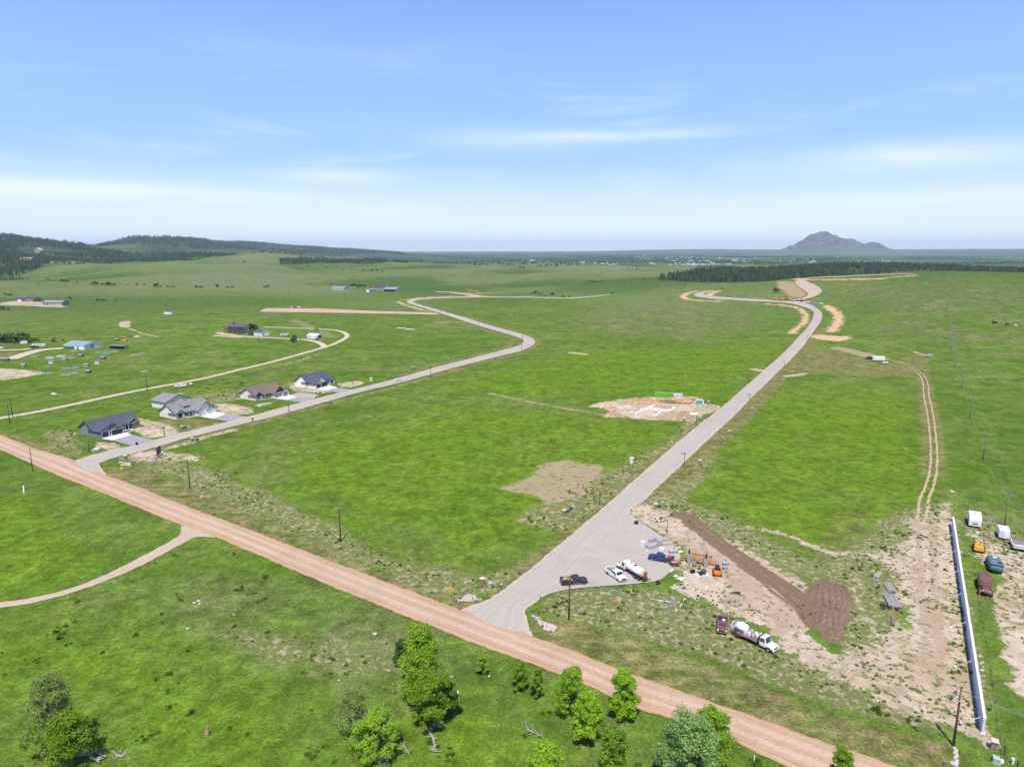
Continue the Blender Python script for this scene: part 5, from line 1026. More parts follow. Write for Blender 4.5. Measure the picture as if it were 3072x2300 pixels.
a = F2(750, 410); shed('small_barn', 'small white shed with dark roof behind the bare tree', a, -30, 9.3, 8.0, 2.9, METW, SLATE, 'x', .42, doors=(('door', 'r', 2.0, .9, 2.0, 9.3, INSHADE), ('garage_door', 'r', 5.2, 3.4, 2.3, 9.3, METW)))
a = F2(1730, 460); shed('open_shed', 'white metal shed with white roof and open dark doorway by the loop track', a, -18, 8.9, 8.2, 2.3, METW, mat('white_roof', (.76, .77, .78), .4, .04, 1), 'x', .35, doors=(('doorway', 'r', 4.6, 4.2, 2.0, 8.9, INSHADE), ('door', 'f', 1.8, .9, 2.0, 0, METG)))
Z5 = lambda x, y: (x / 3.687, 950 + y / 3.687)
h = shed('green_barn', 'long metal barn with pale green roof and dark green front at the left farmyard', Z5(712, 355), -14.7, 17.9, 15.0, 3.0, METW, GRNR, 'x', .28, doors=(('garage_door', 'f', 15.3, 4.0, 2.6, 0, METW), ('door', 'f', 10.4, 1.3, 2.3, 0, METW), ('garage_door', 'r', 7, 4, 2.8, 17.9, METG)), cat='barn'); MB().box(.05, 9.2, -.06, .02, .02, 2.0).build('green_cladding', GRNW, h); MB().box(11.4, 12.8, -.06, .02, .02, 2.0).build('green_cladding', GRNW, h)
g_ = G(*Z5(1213, 355)); h = thing('loafing_shed', 'open-fronted livestock shed with grey metal roof right of the green barn', 'shed', g_, R(-13.8)); MB().add([(-.3, -.4, 2.9), (13.5, -.4, 2.9), (13.5, 4, 2.5), (-.3, 4, 2.5), (-.3, -.4, 3.02), (13.5, -.4, 3.02), (13.5, 4, 2.62), (-.3, 4, 2.62)], [(0, 3, 2, 1), (4, 5, 6, 7), (0, 1, 5, 4), (1, 2, 6, 5), (2, 3, 7, 6), (3, 0, 4, 7)]).build('roof', METR, h)
MB().box(0, 13.2, 3.6, 3.7, -.3, 2.5).build('back_wall', mat('rust_boards', (.12, .05, .035), .9, .3, 2), h); MB().box(13.1, 13.2, .1, 3.6, -.3, 2.6).build('side_wall', METG, h); MB().box(0, .1, .1, 3.6, -.3, 2.6).build('side_wall', METG, h)
for i in range(6): MB().box(2.2 * i, 2.2 * i + .18, -.1, .08, -.3, 2.85).build('post', mat('rust_boards', (.12, .05, .035)), h)
MB().box(0, 13.2, -.12, -.04, 2.3, 2.85).build('front_panel', METW, h)
Z6 = lambda x, y: (960 + x / 7.373, 830 + y / 7.373)
shed('metal_barn', 'long grey metal building farthest left of the three far sheds', Z6(260, 300), -16.7, 23.9, 16, 4.2, METG, METR, 'x', .25, doors=(('garage_door', 'r', 6, 3, 2.8, 23.9, METW), ('door', 'r', 13, 1.2, 2.2, 23.9, METW)), cat='barn')
shed('metal_barn', 'small grey metal shed with a white door between the far sheds', Z6(1015, 338), -19.8, 7.5, 19, 3.8, METG, METR, 'y', .25, doors=(('garage_door', 'f', 3.8, 5, 3.0, 0, METW),), cat='barn')
h = shed('metal_barn', 'grey metal building with a dark open front, rightmost of the far sheds', Z6(1405, 325), -20, 24, 18, 4.2, METG, METR, 'x', .3, cat='barn'); MB().box(.6, 23.4, -.08, .03, .05, 3.4).build('open_front_shade', INSHADE, h)  # near-black sheet over the solid wall paints the shade inside
g_ = G(*Z6(1190, 300)); h = thing('far_house', 'grey two-gabled house half hidden behind the far sheds', 'house', g_, R(-12)); wb, rb, fb = MB(), MB(), MB(); gable_vol(wb, rb, fb, 0, 26, 3, 15, 5.2, 'x', .4); gable_vol(wb, rb, fb, 12, 19, 0, 8, 5.0, 'y', .45); gable_vol(wb, rb, fb, 3, 10, 6, 14, 6.5, 'x', .4); wb.build('wall', mat('taupe_siding', (.30, .27, .23), .8), h); rb.build('roof', SLATE, h); fb.build('fascia', BLACKT, h)
for i in range(4): opening(h, 'window', 'f', 4.0 + i * 1.6, 5.2, 1.0, 1.0, 5.98, TRIMW)
Z7 = lambda x, y: (x / 10.05, 870 + y / 10.05)
g_ = G(*Z7(490, 352)); h = thing('far_house', 'grey far-left house with a long dark roof beside a raw dirt yard', 'house', g_, R(-4)); wb, rb, fb = MB(), MB(), MB(); gable_vol(wb, rb, fb, 0, 24, 2, 16, 3.6, 'x', .32); gable_vol(wb, rb, fb, 13.5, 26, -1.5, 12, 3.6, 'y', .32); wb.build('wall', mat('grey_brown_siding', (.27, .25, .235), .8), h); rb.build('roof', SLATE, h); fb.build('fascia', BLACKT, h); opening(h, 'garage_door', 'f', 3, .05, 4.5, 2.6, 1.98, TRIMW, W_w); opening(h, 'window', 'f', 9, .5, 3, 2.2, 1.98, TRIMW); opening(h, 'window', 'f', 18, 2.6, 1.4, 1.4, -1.52, TRIMW)
g_ = G(*Z7(1290, 460)); h = thing('far_house', 'plain far-left shop building with blue-grey roof right of the grey house', 'house', g_, R(-6)); wb, rb, fb = MB(), MB(), MB(); gable_vol(wb, rb, fb, 0, 27, 0, 13, 4.0, 'x', .32); wb.build('wall', mat('light_taupe', (.40, .38, .35), .8), h); rb.build('roof', METR, h); fb.build('fascia', BLACKT, h)
for x in (2, 7, 13, 15.5): opening(h, 'window', 'f', x, .4, 2.2 if x < 10 else 1.1, 2.4, -.02, TRIMW)
a = Z1(1362, 808); shed('tiny_shed', 'tiny white shed with dark roof alone on the left prairie', a, -10, 8.5, 5, 2.6, W_w, SLATE, 'x', .5, doors=(('door', 'f', 2.5, 1.2, 2.0, 0, TRIMW),))
a = Z1(160, 365); shed('hillside_house', 'tan house with a broad roof among the pines at the left edge', a, -5, 40, 16, 6, mat('tan_walls', (.36, .29, .24), .8), mat('tan_roof', (.27, .22, .19), .8), 'x', .5, cat='house')
a = Z1(285, 300); shed('hillside_house', 'pale pointed house higher on the wooded hill at the left', a, -5, 26, 16, 10, mat('tan_walls', (.42, .30, .24)), mat('pale_roof', (.46, .44, .42), .8), 'y', .7, cat='house')
a = Z1(355, 388); shed('blue_roofed_shed', 'low building with a blue roof at the edge of the left pine woods', a, -5, 36, 12, 4, mat('tan_walls', (.42, .30, .24)), mat('blue_roof', (.05, .12, .24), .6), 'x', .3)
# town and farms on the far plain
TW = [mat('town_white', (.55, .56, .58), .6), mat('town_tan', (.45, .40, .34), .7), mat('town_grey', (.34, .35, .38), .6), mat('town_brick', (.30, .17, .13), .8)]
protos = []
for i, (wl, rf) in enumerate(((0, 0), (0, 2), (1, 2), (2, 0), (3, 2))):
    me = []
    wb, rb, fb = MB(), MB(), MB(); gable_vol(wb, rb, fb, -9, 9, -5, 5, 4, 'x', .4, zb=-3); o1 = wb.build('wall', TW[wl]); o2 = rb.build('roof', TW[rf]); protos.append((o1.data, o2.data)); bpy.data.objects.remove(o1); bpy.data.objects.remove(o2)
rt = random.Random(12)
def town(n, xr, yr, group, lab, kinds=(0, 1, 2, 3, 4), sc=(.5, 1.15), gauss=True):
    for i in range(n):
        px_ = rt.gauss((xr[0] + xr[1]) / 2, (xr[1] - xr[0]) / 4) if gauss else rt.uniform(*xr); py_ = rt.uniform(*yr); g_ = G(px_, py_)
        if g_.length < 2500: continue
        t = thing('town_building', lab, 'building', g_, rt.uniform(-.5, .5), group); s = rt.uniform(*sc); t.scale = (s * rt.uniform(.8, 1.6), s, s); k = protos[rt.choice(kinds)]; put(k[0], 'wall', t); put(k[1], 'roof', t)
town(60, (1880, 2200), (769, 778), 'buildings of the far town, upper rows', 'small building in the upper rows of the far town')
town(46, (2000, 2190), (782, 796), 'buildings of the far town, lower rows', 'small pale building in the lower rows of the far town', (0, 0, 1, 2))
town(30, (2150, 2330), (774, 786), 'buildings of the far town towards the mountain', 'small building on the mountain side of the far town', (0, 1, 3))
town(12, (1700, 1960), (788, 795), 'farm buildings on the plain left of the town', 'small farm building on the plain left of the far town', (0, 1))
town(10, (1560, 1620), (776, 792), 'farm buildings on the middle plain', 'white farm building on the middle plain', (0, 0, 1))
town(14, (2290, 2700), (770, 790), 'farm buildings at the foot of the mountain', 'white farm building on the plain below the mountain', (0, 0, 1), gauss=False)
town(8, (2850, 3072), (770, 778), 'farm buildings at the right end of the plain', 'tiny pale building on the plain at the right edge', (0, 1), gauss=False)
# ---------------------------------------------------------------- vehicles and machines
TYRE = mat('tyre_rubber', (.025, .025, .026), .9, .1, 3); RIM = mat('wheel_rim', (.45, .45, .46), .4, .1, 3, metal=.6); CHROME = mat('chrome', (.6, .6, .62), .2, .05, 3, metal=.9); BLKP = mat('black_plastic', (.03, .03, .032), .6, .1, 3); LAMP = mat('lamp_lens', (.75, .74, .68), .2, .05, 4); TAIL = mat('tail_lens', (.35, .02, .02), .3, .1, 4)
def paint(name, c, rough=.28): return mat(name, c, rough, .05, 1.2, spec=.6)
def wheel(t, x, y, r=.4, w_=.27, rim=None):
    o = MB().lathe([(r * .6, -w_ / 2), (r * .96, -w_ / 2), (r, -w_ / 3), (r, w_ / 3), (r * .96, w_ / 2), (r * .6, w_ / 2)], 16, 'y', (x, y, r)).build('wheel', TYRE, t, True)
    s = 1 if y > 0 else -1; MB().lathe([(r * .58, -.02), (r * .5, .03), (.06, .05)], 12, 'y', (x, y + s * w_ / 2 - .02 * s, r)).build('rim', rim or RIM, o); return o
def extr(poly, y0, y1, inset=0.0):
    mb = MB(); n = len(poly); mb.v = [(x, y0, z) for x, z in poly] + [(x, y1, z) for x, z in poly]; mb.f = [tuple(range(n))[::-1], tuple(range(n, 2 * n))] + [(i, (i + 1) % n, n + (i + 1) % n, n + i) for i in range(n)]; return mb
def cab(t, x0, x1, z0, z1, w_, m, rake=(.55, .25), name='cab', win=True, roofz=.1):
    """greenhouse: x0 rear, x1 front"""
    a, b_ = x0 + rake[1], x1 - rake[0]; hw, tw = w_ / 2, w_ / 2 - .16
    base = [(x0, -hw, z0), (x1, -hw, z0), (x1, hw, z0), (x0, hw, z0)]; top = [(a, -tw, z1), (b_, -tw, z1), (b_, tw, z1), (a, tw, z1)]
    c = MB().add(base + top, [(0, 3, 2, 1), (4, 5, 6, 7), (0, 1, 5, 4), (1, 2, 6, 5), (2, 3, 7, 6), (3, 0, 4, 7)]).build(name, m, t, bevel=.04)
    if not win: return c
    B = [Vector(p) for p in base]; T_ = [Vector(p) for p in top]
    def pane(nm, i, j, u0, u1, v0, v1, off=.025):
        P = lambda u, v: (B[i].lerp(B[j], u)).lerp(T_[i].lerp(T_[j], u), v); q = [P(u0, v0), P(u1, v0), P(u1, v1), P(u0, v1)]; nn = (q[1] - q[0]).cross(q[3] - q[0]).normalized() * off
        MB().add([p + nn for p in q] + [p - nn for p in q], [(0, 1, 2, 3), (7, 6, 5, 4), (0, 4, 5, 1), (1, 5, 6, 2), (2, 6, 7, 3), (3, 7, 4, 0)]).build(nm, GLASS, t)
    pane('windscreen', 1, 2, .08, .92, .12, .9); pane('rear_window', 3, 0, .12, .88, .25, .85)
    pane('side_window', 0, 1, .10, .46, .2, .86); pane('side_window', 0, 1, .50, .86, .2, .86); pane('side_window', 2, 3, .14, .50, .2, .86); pane('side_window', 2, 3, .54, .90, .2, .86)
    return c
def pickup(label, m, loc, hd, group=None, L=5.7, crew=True, load=None, name='pickup_truck', stripe=None):
    t = thing(name, label, 'pickup', loc, R(hd), group); w_ = 1.95; hb = 1.12; x0, x1 = -L / 2, L / 2; cz = .42
    cabx0 = -.55 if crew else .1; cabx1 = 1.35
    low = extr([(x0, cz), (x0, hb - .05), (cabx0 - .02, hb), (cabx1, hb), (x1 - .18, hb - .12), (x1, .85), (x1, cz + .05), (x1 - .5, cz)], -w_ / 2, w_ / 2).build('body', m, t, bevel=.05)
    cab(t, cabx0, cabx1 + .15, hb - .02, 1.82, w_ - .12, m)
    bd = MB(); bd.box(x0 + .12, cabx0 - .1, -w_ / 2 + .16, w_ / 2 - .16, hb - .04, hb + .01); bo = bd.build('bed_floor', BLKP, t)
    rl = MB(); rl.box(x0, cabx0, -w_ / 2, -w_ / 2 + .14, hb - .05, hb + .26); rl.box(x0, cabx0, w_ / 2 - .14, w_ / 2, hb - .05, hb + .26); rl.box(x0, x0 + .1, -w_ / 2 + .14, w_ / 2 - .14, hb - .05, hb + .26); rl.build('bed_side', m, t, bevel=.02)
    if load:
        r_ = random.Random(len(label))
        for i, (c, nm) in enumerate(load): q = x0 + .45 + (cabx0 - x0 - .9) * (i + .5) / len(load); y = r_.uniform(-.35, .35); MB().box(q - .3, q + .3, y - .3, y + .3, hb, hb + r_.uniform(.25, .5), .03).build(nm, c, t)
    for x in (x0 + 1.15, x1 - .95):
        for y in (-w_ / 2 + .1, w_ / 2 - .1): wheel(t, x, y)
    MB().box(x1 - .03, x1 + .1, -w_ / 2 + .05, w_ / 2 - .05, .45, .68).build('front_bumper', CHROME, t); MB().box(x0 - .12, x0 + .02, -w_ / 2 + .08, w_ / 2 - .08, .48, .66).build('rear_bumper', CHROME, t)
    MB().box(x1 - .02, x1 + .04, -.55, .55, .70, 1.0).build('grille', BLKP, t)
    for y in (-.78, .78): MB().box(x1 - .04, x1 + .05, y - .15, y + .15, .78, .98).build('headlight', LAMP, t); MB().box(x0 - .03, x0 + .03, y - .1, y + .1, .8, 1.1).build('tail_light', TAIL, t); MB().box(1.0, 1.2, y * 1.32 - .14, y * 1.32 + .14, 1.25, 1.5).build('mirror', BLKP, t)
    if stripe: MB().box(-.5, 1.5, -w_ / 2 - .06, -w_ / 2 - .01, .40, .5).build('running_board', CHROME, t)
    return t
WPT = paint('white_car_paint', (.75, .76, .77)); NAVY = paint('navy_paint', (.018, .035, .12)); BLKPT = paint('black_car_paint', (.018, .022, .03)); REDPT = paint('faded_red_paint', (.24, .05, .05), .45); ORNG = paint('orange_paint', (.72, .20, .03), .45); YEL = paint('yellow_machine_paint', (.70, .38, .02), .45); GRNP = paint('teal_paint', (.08, .16, .15), .5); RUSTP = paint('maroon_rust_paint', (.165, .062, .055), .6)
TOOL = mat('tan_tools', (.45, .38, .2), .8); TRED = mat('red_tools', (.5, .05, .05), .6); TGR = mat('grey_load', (.4, .4, .4), .7)
pickup('black crew-cab pickup behind the power pole on the asphalt', BLKPT, G(1721, 1750), 10, load=[(TGR, 'tool_box'), (TOOL, 'lumber_load'), (TOOL, 'bucket')], stripe=1)
pickup('white crew-cab pickup parked beside the tank truck', WPT, G(1847, 1731), -62, load=[(TOOL, 'lumber_load'), (TGR, 'cooler')])
pickup('navy blue pickup with red cans in its bed beside the block pallets', NAVY, G(1983, 1682), 155, load=[(TRED, 'fuel_can'), (TRED, 'fuel_can'), (TGR, 'tool_box')], stripe=1)
pickup('faded red pickup in the weeds left of the white flatbed truck', REDPT, G(2166, 1884), -108, crew=False, L=4.7, load=[(NAVY, 'blue_drum'), (WPT, 'white_tank')])
pickup('white crew-cab pickup pulling a flat trailer by the farm lane', WPT, G(542, 1161), 198)
# tank truck
def tanktruck():
    a, b_ = G(1862, 1712), G(1912, 1742); t = thing('tank_truck', 'white water tank truck with rusty ladder at the back', 'tank truck', (a + b_) / 2 + Vector((1.0, .6, 0)), R(120)); L = 8.4
    MB().box(-4.1, 3.9, -.45, .45, .7, .95).build('chassis', BLKP, t)
    n = 20; pr = [(1.05 * math.cos(2 * math.pi * j / n), 1.72 + .78 * math.sin(2 * math.pi * j / n)) for j in range(n)]
    tk = MB(); tk.loft([[(x, y * s, 1.72 + (z - 1.72) * s) for y, z in pr] for x, s in ((-3.7, .8), (-3.6, .97), (-3.4, 1), (1.3, 1), (1.5, .97), (1.6, .8))]); tk.build('tank', WPT, t, True)
    MB().loft([[(x, y * s, 1.72 + (z - 1.72) * s) for y, z in pr] for x, s in ((-3.86, .72), (-3.74, .9), (-3.66, .985), (-3.2, 1.008), (-3.15, 1.006))]).build('rusty_tank_end', mat('stained_cream', (.62, .46, .22), .6, .3, 2), t, True)
    MB().box(-1.0, -.4, -.3, .3, 2.45, 2.58).build('hatch', BLKP, t); MB().box(.5, .8, -.15, .15, 2.45, 2.6).build('hatch', BLKP, t)
    lad = MB(); [lad.bar((-3.95, y, .9), (-3.95, y, 2.6), .07) for y in (-.3, .3)]; [lad.bar((-3.95, -.3, z), (-3.95, .3, z), .06) for z in (1.1, 1.5, 1.9, 2.3)]; lad.build('ladder', mat('rust_iron', (.17, .07, .035), .9), t)
    MB().bar((-4.3, -1.35, .6), (-4.3, 1.35, .6), .12).build('spray_bar', BLKP, t); MB().box(-4.25, -3.9, -.5, .5, .6, 1.1).build('pump', mat('rust_iron', ()), t)
    cab(t, 1.7, 3.1, 1.15, 2.35, 2.1, WPT, rake=(.35, .1)); extr([(1.7, .7), (1.7, 1.2), (3.0, 1.2), (4.35, 1.15), (4.45, .7)], -1.0, 1.0).build('hood', WPT, t, bevel=.08)
    for y in (-1.15, 1.15): MB().box(3.2, 4.3, y - .22, y + .22, .95, 1.12, .05).build('fender', WPT, t); MB().bar((3.2, y, 1.6), (3.2, y * 1.1, 1.95), .12, .2).build('mirror', BLKP, t)
    MB().box(4.4, 4.55, -1.1, 1.1, .5, .72).build('front_bumper', BLKP, t); MB().lathe([(.08, 1.0), (.08, 2.7)], 8, c=(1.65, -.8, 0)).build('exhaust_pipe', CHROME, t)
    for x in (-2.9, -1.7, 3.7):
        for y in (-.98, .98): wheel(t, x, y, .5, .34, mat('rusty_rim', (.35, .2, .14), .7))
tanktruck()
def flatbed():
    t = thing('flatbed_truck', 'white flatbed truck carrying a white tank, hose reel and drums', 'truck', G(2262, 1926), R(-50)); MB().box(-3.9, 3.4, -.42, .42, .65, .9).build('chassis', BLKP, t)
    MB().box(-4.0, 1.3, -1.15, 1.15, .95, 1.1).build('flat_deck', mat('rusty_deck', (.22, .13, .09), .8), t); MB().box(1.2, 1.35, -1.15, 1.15, 1.0, 2.1).build('headboard', BLKP, t)
    cab(t, 1.5, 2.9, 1.2, 2.25, 2.0, WPT, rake=(.5, .08)); extr([(1.5, .6), (1.5, 1.25), (2.8, 1.25), (4.1, 1.05), (4.25, .65)], -1.0, 1.0).build('hood', WPT, t, bevel=.08)
    MB().box(4.15, 4.32, -1.05, 1.05, .45, .65).build('front_bumper', WPT, t); MB().box(4.16, 4.26, -.6, .6, .68, .92).build('grille', BLKP, t)
    for y in (-.85, .85): MB().box(4.14, 4.25, y - .15, y + .15, .7, .9).build('headlight', LAMP, t)
    n = 16; MB().loft([[(x, s * .85 * math.cos(2 * math.pi * j / n), 1.95 + s * .8 * math.sin(2 * math.pi * j / n)) for j in range(n)] for x, s in ((-3.7, .35), (-3.5, .8), (-3.1, 1), (-1.9, 1), (-1.5, .8), (-1.3, .35))]).build('white_tank', WPT, t, True)
    MB().lathe([(.3, 2.7), (.3, 2.85), (.2, 2.95)], 12, c=(-2.5, 0, 0)).build('tank_lid', WPT, t)
    rr = MB(); N_ = 18; [rr.bar((-4.1, math.cos(2 * math.pi * i / N_) * .7 - .3, 1.7 + math.sin(2 * math.pi * i / N_) * .7), (-4.1, math.cos(2 * math.pi * (i + 1) / N_) * .7 - .3, 1.7 + math.sin(2 * math.pi * (i + 1) / N_) * .7), .09) for i in range(N_)]; [rr.bar((-4.1, -.3, 1.7), (-4.1, math.cos(a) * .7 - .3, 1.7 + math.sin(a) * .7), .05) for a in (0, 1.57, 3.14, 4.71)]; rr.build('hose_reel', TRIMW, t)
    for x, y, c, nm in ((-.8, -.5, WPT, 'drum'), (-.8, .5, TGR, 'drum'), (0, -.55, TGR, 'drum'), (.1, .4, WPT, 'drum'), (.75, -.2, WPT, 'drum'), (.8, .7, mat('beige_plastic', (.6, .5, .4), .5), 'drum')): MB().lathe([(.3, 1.1), (.32, 1.3), (.3, 1.5), (.32, 1.75), (.3, 1.95), (.12, 2.0)], 12, c=(x, y, 0)).build(nm, c, t, True)
    MB().box(-3.6, -3.0, -1.1, -.6, 1.1, 1.7).build('blue_motor', NAVY, t); MB().box(-1.6, -1.1, -1.05, -.4, 1.1, 1.75).build('mixer_box', mat('beige_plastic', (.6, .5, .4)), t)
    for x in (-2.6, 3.3):
        for y in (-.95, .95): wheel(t, x, y, .5, .3, TRIMW)
flatbed()
def skid():
    t = thing('skid_steer', 'orange tracked skid steer on the bare soil', 'skid steer', G(2151, 1722), R(76)); tr = []
    for y in (-.75, .75): o = extr([(-1.1, .0), (1.1, 0), (1.35, .3), (1.0, .62), (-1.0, .62), (-1.3, .3)], y - .2, y + .2).build('track', TYRE, t, bevel=.04)
    MB().box(-1.3, .9, -.5, .5, .35, 1.1).build('body', ORNG, t, bevel=.06); MB().box(-1.35, -.5, -.8, .8, .65, 1.15, .05).build('engine_cover', ORNG, t); MB().box(-.45, .85, -.48, .48, 1.1, 1.95, .06).build('cab', BLKP, t); MB().box(-.35, .75, -.42, .42, 1.95, 2.0).build('roof', BLKP, t)
    for y in (-.78, .78): MB().bar((-1.2, y, 1.35), (1.2, y, 1.2), .16, .25).bar((1.2, y, 1.2), (1.7, y, .35), .14, .2).build('lift_arm', ORNG, t)
    extr([(1.6, .02), (2.3, .02), (2.2, .15), (1.75, .2), (1.65, .7), (1.55, .7)], -.9, .9).build('bucket', BLKP, t)
skid()
# old trucks behind the wall
def old_truck(label, m, loc, hd, mc, van=False, sc=1.0):
    t = thing('vintage_truck', label, 'old truck', loc, R(hd), None, sc); n = 14
    def ring(x, hw, z0, z1): return [(x, hw * max(-1, min(1, 1.25 * math.cos(2 * math.pi * j / n))), z0 + (z1 - z0) * (.5 + .5 * max(-1, min(1, 1.2 * math.sin(2 * math.pi * j / n))))) for j in range(n)]
    if not van:
        MB().loft([ring(x, *q) for x, q in ((-2.9, (.75, .5, 1.5)), (-2.7, (.88, .45, 1.75)), (-.3, (.9, .45, 1.8)), (-.2, (.85, .5, 1.7)))]).build('cargo_body', m, t, True)
        MB().loft([ring(x, *q) for x, q in ((-.1, (.8, .5, 1.65)), (0, (.86, .5, 1.85)), (.9, (.84, .5, 1.8)), (1.15, (.78, .5, 1.35)))]).build('cab', m, t, True)
        MB().loft([ring(x, *q) for x, q in ((1.1, (.6, .5, 1.3)), (2.2, (.5, .5, 1.2)), (2.75, (.38, .5, 1.05)), (2.85, (.25, .6, .9)))]).build('hood', m, t, True)
        MB().box(.96, 1.03, -.6, .6, 1.42, 1.72).build('windscreen', GLASS, t)
        for s in (-1, 1): MB().loft([ring(x, *q) for x, q in ((1.5, (.1, .55, .7)), (1.9, (.16, .5, .95)), (2.5, (.16, .5, .85)), (2.75, (.08, .5, .6)))]).build('fender', m, t, True).location = (0, s * .72, 0); MB().lathe([(.05, 0), (.12, .06), (.1, .1)], 10, 'x', (2.6, s * .45, .95)).build('headlight', LAMP, t)
    else:
        MB().loft([ring(x, *q) for x, q in ((-2.9, (.9, .45, 1.3)), (-2.6, (1.0, .4, 1.75)), (-.2, (1.02, .4, 1.85)), (1.3, (.98, .4, 1.8)), (1.9, (.9, .45, 1.35)))]).build('body', m, t, True)
        MB().loft([ring(x, *q) for x, q in ((1.8, (.75, .5, 1.2)), (2.6, (.62, .5, 1.1)), (3.0, (.4, .5, .9)))]).build('hood', m, t, True); MB().box(-2.9, -1.2, -1.0, 1.0, 1.72, 1.82).build('rear_roof_sheet', mat('blue_grey_sheet', (.14, .18, .23), .5), t); MB().box(-2.3, -1.7, -.75, -.1, 1.82, 1.9).build('black_box', BLKP, t); MB().box(.1, .6, -.3, .3, 1.83, 1.92).build('roof_vent', TRIMW, t)
        for i in range(5): MB().box(-2.4 + i * .85, -1.8 + i * .85, 1.0, 1.04, 1.1, 1.5).build('side_window', GLASS, t)
    for x in (-1.9, 2.1):
        for y in (-.85, .85): wheel(t, x, y, .42, .25, mc)
old_truck('rusty maroon vintage truck beside the concrete wall', RUSTP, G(2952, 1768), -120, mat('rust_iron', ()), sc=1.3)
old_truck('old green bus-like van with blue-grey tail beside the maroon truck', GRNP, G(2981, 1702), 63, RIM, van=True, sc=1.25)
def yellow_mach():
    t = thing('yellow_loader', 'small yellow loader with an open cage right of the concrete wall', 'loader', G(2934, 1650), R(-120), None, 1.15); MB().box(-.6, 1.4, -.8, .8, .45, 1.15).build('body', YEL, t, bevel=.06); MB().box(.7, 1.6, -.85, .85, .5, 1.3, .05).build('hood', YEL, t); MB().box(-1.0, -.3, -.3, .3, .8, 1.5).build('seat_column', YEL, t)
    for y in (-.45, .45): MB().box(-.3, .4, y - .2, y + .2, 1.15, 1.5).build('engine_block', YEL, t)
    c = MB(); [c.bar((x, y, 1.0), (x, y, 2.1), .08) for x in (-1.3, .5) for y in (-.85, .85)]; c.bar((-1.3, -.85, 2.1), (.5, -.85, 2.1), .08); c.bar((-1.3, .85, 2.1), (.5, .85, 2.1), .08); c.bar((-1.3, -.85, 2.1), (-1.3, .85, 2.1), .08); c.build('cage', BLKP, t)
    for x in (-.9, 1.0):
        for y in (-.85, .85): wheel(t, x, y, .42, .35)
yellow_mach()
def camper(label, loc, hd, L=5.2, w_=2.3, h=2.5, m=None):
    t = thing('camper_trailer', label, 'camper', loc, R(hd)); extr([(-L / 2, .45), (-L / 2, h - .35), (-L / 2 + .35, h), (L / 2 - .5, h), (L / 2, h - .7), (L / 2, .45)], -w_ / 2, w_ / 2).build('body', m or WHITE, t, bevel=.08); MB().box(L / 2 - .02, L / 2 + .05, -.6, .6, 1.0, 1.25).build('front_window', GLASS, t)
    for x in (-1, .8): MB().box(x, x + .7, -w_ / 2 - .03, -w_ / 2 + .02, 1.2, 1.8).build('side_window', GLASS, t); MB().box(x, x + .7, w_ / 2 - .02, w_ / 2 + .03, 1.2, 1.8).build('side_window', GLASS, t)
    MB().box(-.3, .5, -.3, .3, h, h + .18).build('roof_vent', TGR, t); MB().bar((L / 2, -.6, .5), (L / 2 + 1.0, 0, .5), .1).bar((L / 2, .6, .5), (L / 2 + 1.0, 0, .5), .1).build('hitch', BLKP, t)
    for y in (-w_ / 2 + .1, w_ / 2 - .1): wheel(t, -.3, y, .33, .2)
camper('white camper trailer by the metal gate behind the wall', G(2922, 1572), -121, 5.6, 2.7, 2.8)
camper('small white camper parked under the shelterbelt at the left farmyard', G(*Z1(200, 1057)), 200, 4.6, 2.1, 2.3)
def box_trailer(label, loc, hd, L, w_, h, name='cargo_trailer', m=None):
    t = thing(name, label, 'trailer', loc, R(hd)); MB().box(-L / 2, L / 2, -w_ / 2, w_ / 2, .45, h).build('body', m or WHITE, t, bevel=.05); MB().add([(L / 2, -w_ / 2, .45), (L / 2, w_ / 2, .45), (L / 2 + .5, 0, .45), (L / 2, -w_ / 2, h - .05), (L / 2, w_ / 2, h - .05), (L / 2 + .4, 0, h - .1)], [(0, 2, 1), (0, 3, 5, 2), (2, 5, 4, 1), (3, 4, 5)]).build('nose', m or WHITE, t); MB().bar((L / 2 + .4, 0, .5), (L / 2 + 1.3, 0, .5), .1).build('hitch', BLKP, t)
    for y in (-w_ / 2 - .08, w_ / 2 + .08): wheel(t, -.2, y, .34, .2)
    return t
box_trailer('small white cargo trailer with a pointed nose behind the wall', G(3008, 1610), -118, 3.6, 2.2, 2.4)
t = box_trailer('white enclosed trailer hitched behind a black pickup beside the two-track', G(2635, 1082), 174, 7.0, 2.4, 2.9)
pickup('black pickup towing the white enclosed trailer beside the two-track', BLKPT, G(2608, 1077), 174)
def flat_trailer(label, loc, hd, load=None, L=5.0):
    t = thing('flat_trailer', label, 'trailer', loc, R(hd)); MB().box(-L / 2, L / 2, -1, 1, .5, .62).build('deck', mat('rusty_deck', ()), t); MB().bar((L / 2, 0, .5), (L / 2 + 1.4, 0, .45), .12).build('hitch', BLKP, t)
    for i, (x, c) in enumerate(load or []): MB().box(x - .7, x + .7, -.6, .6, .62, 1.2, .1).build('load', c, t)
    for y in (-1.05, 1.05): wheel(t, -.5, y, .36, .2)
flat_trailer('flat trailer with loose load hitched behind the white pickup by the farm lane', G(564, 1156), 200, [(-1.4, WPT), (.6, TOOL)])
flat_trailer('low trailer with a white boat-shaped load near the white enclosed trailer', G(2655, 1091), 174, [(-1, WPT), (.8, WPT)], 6)
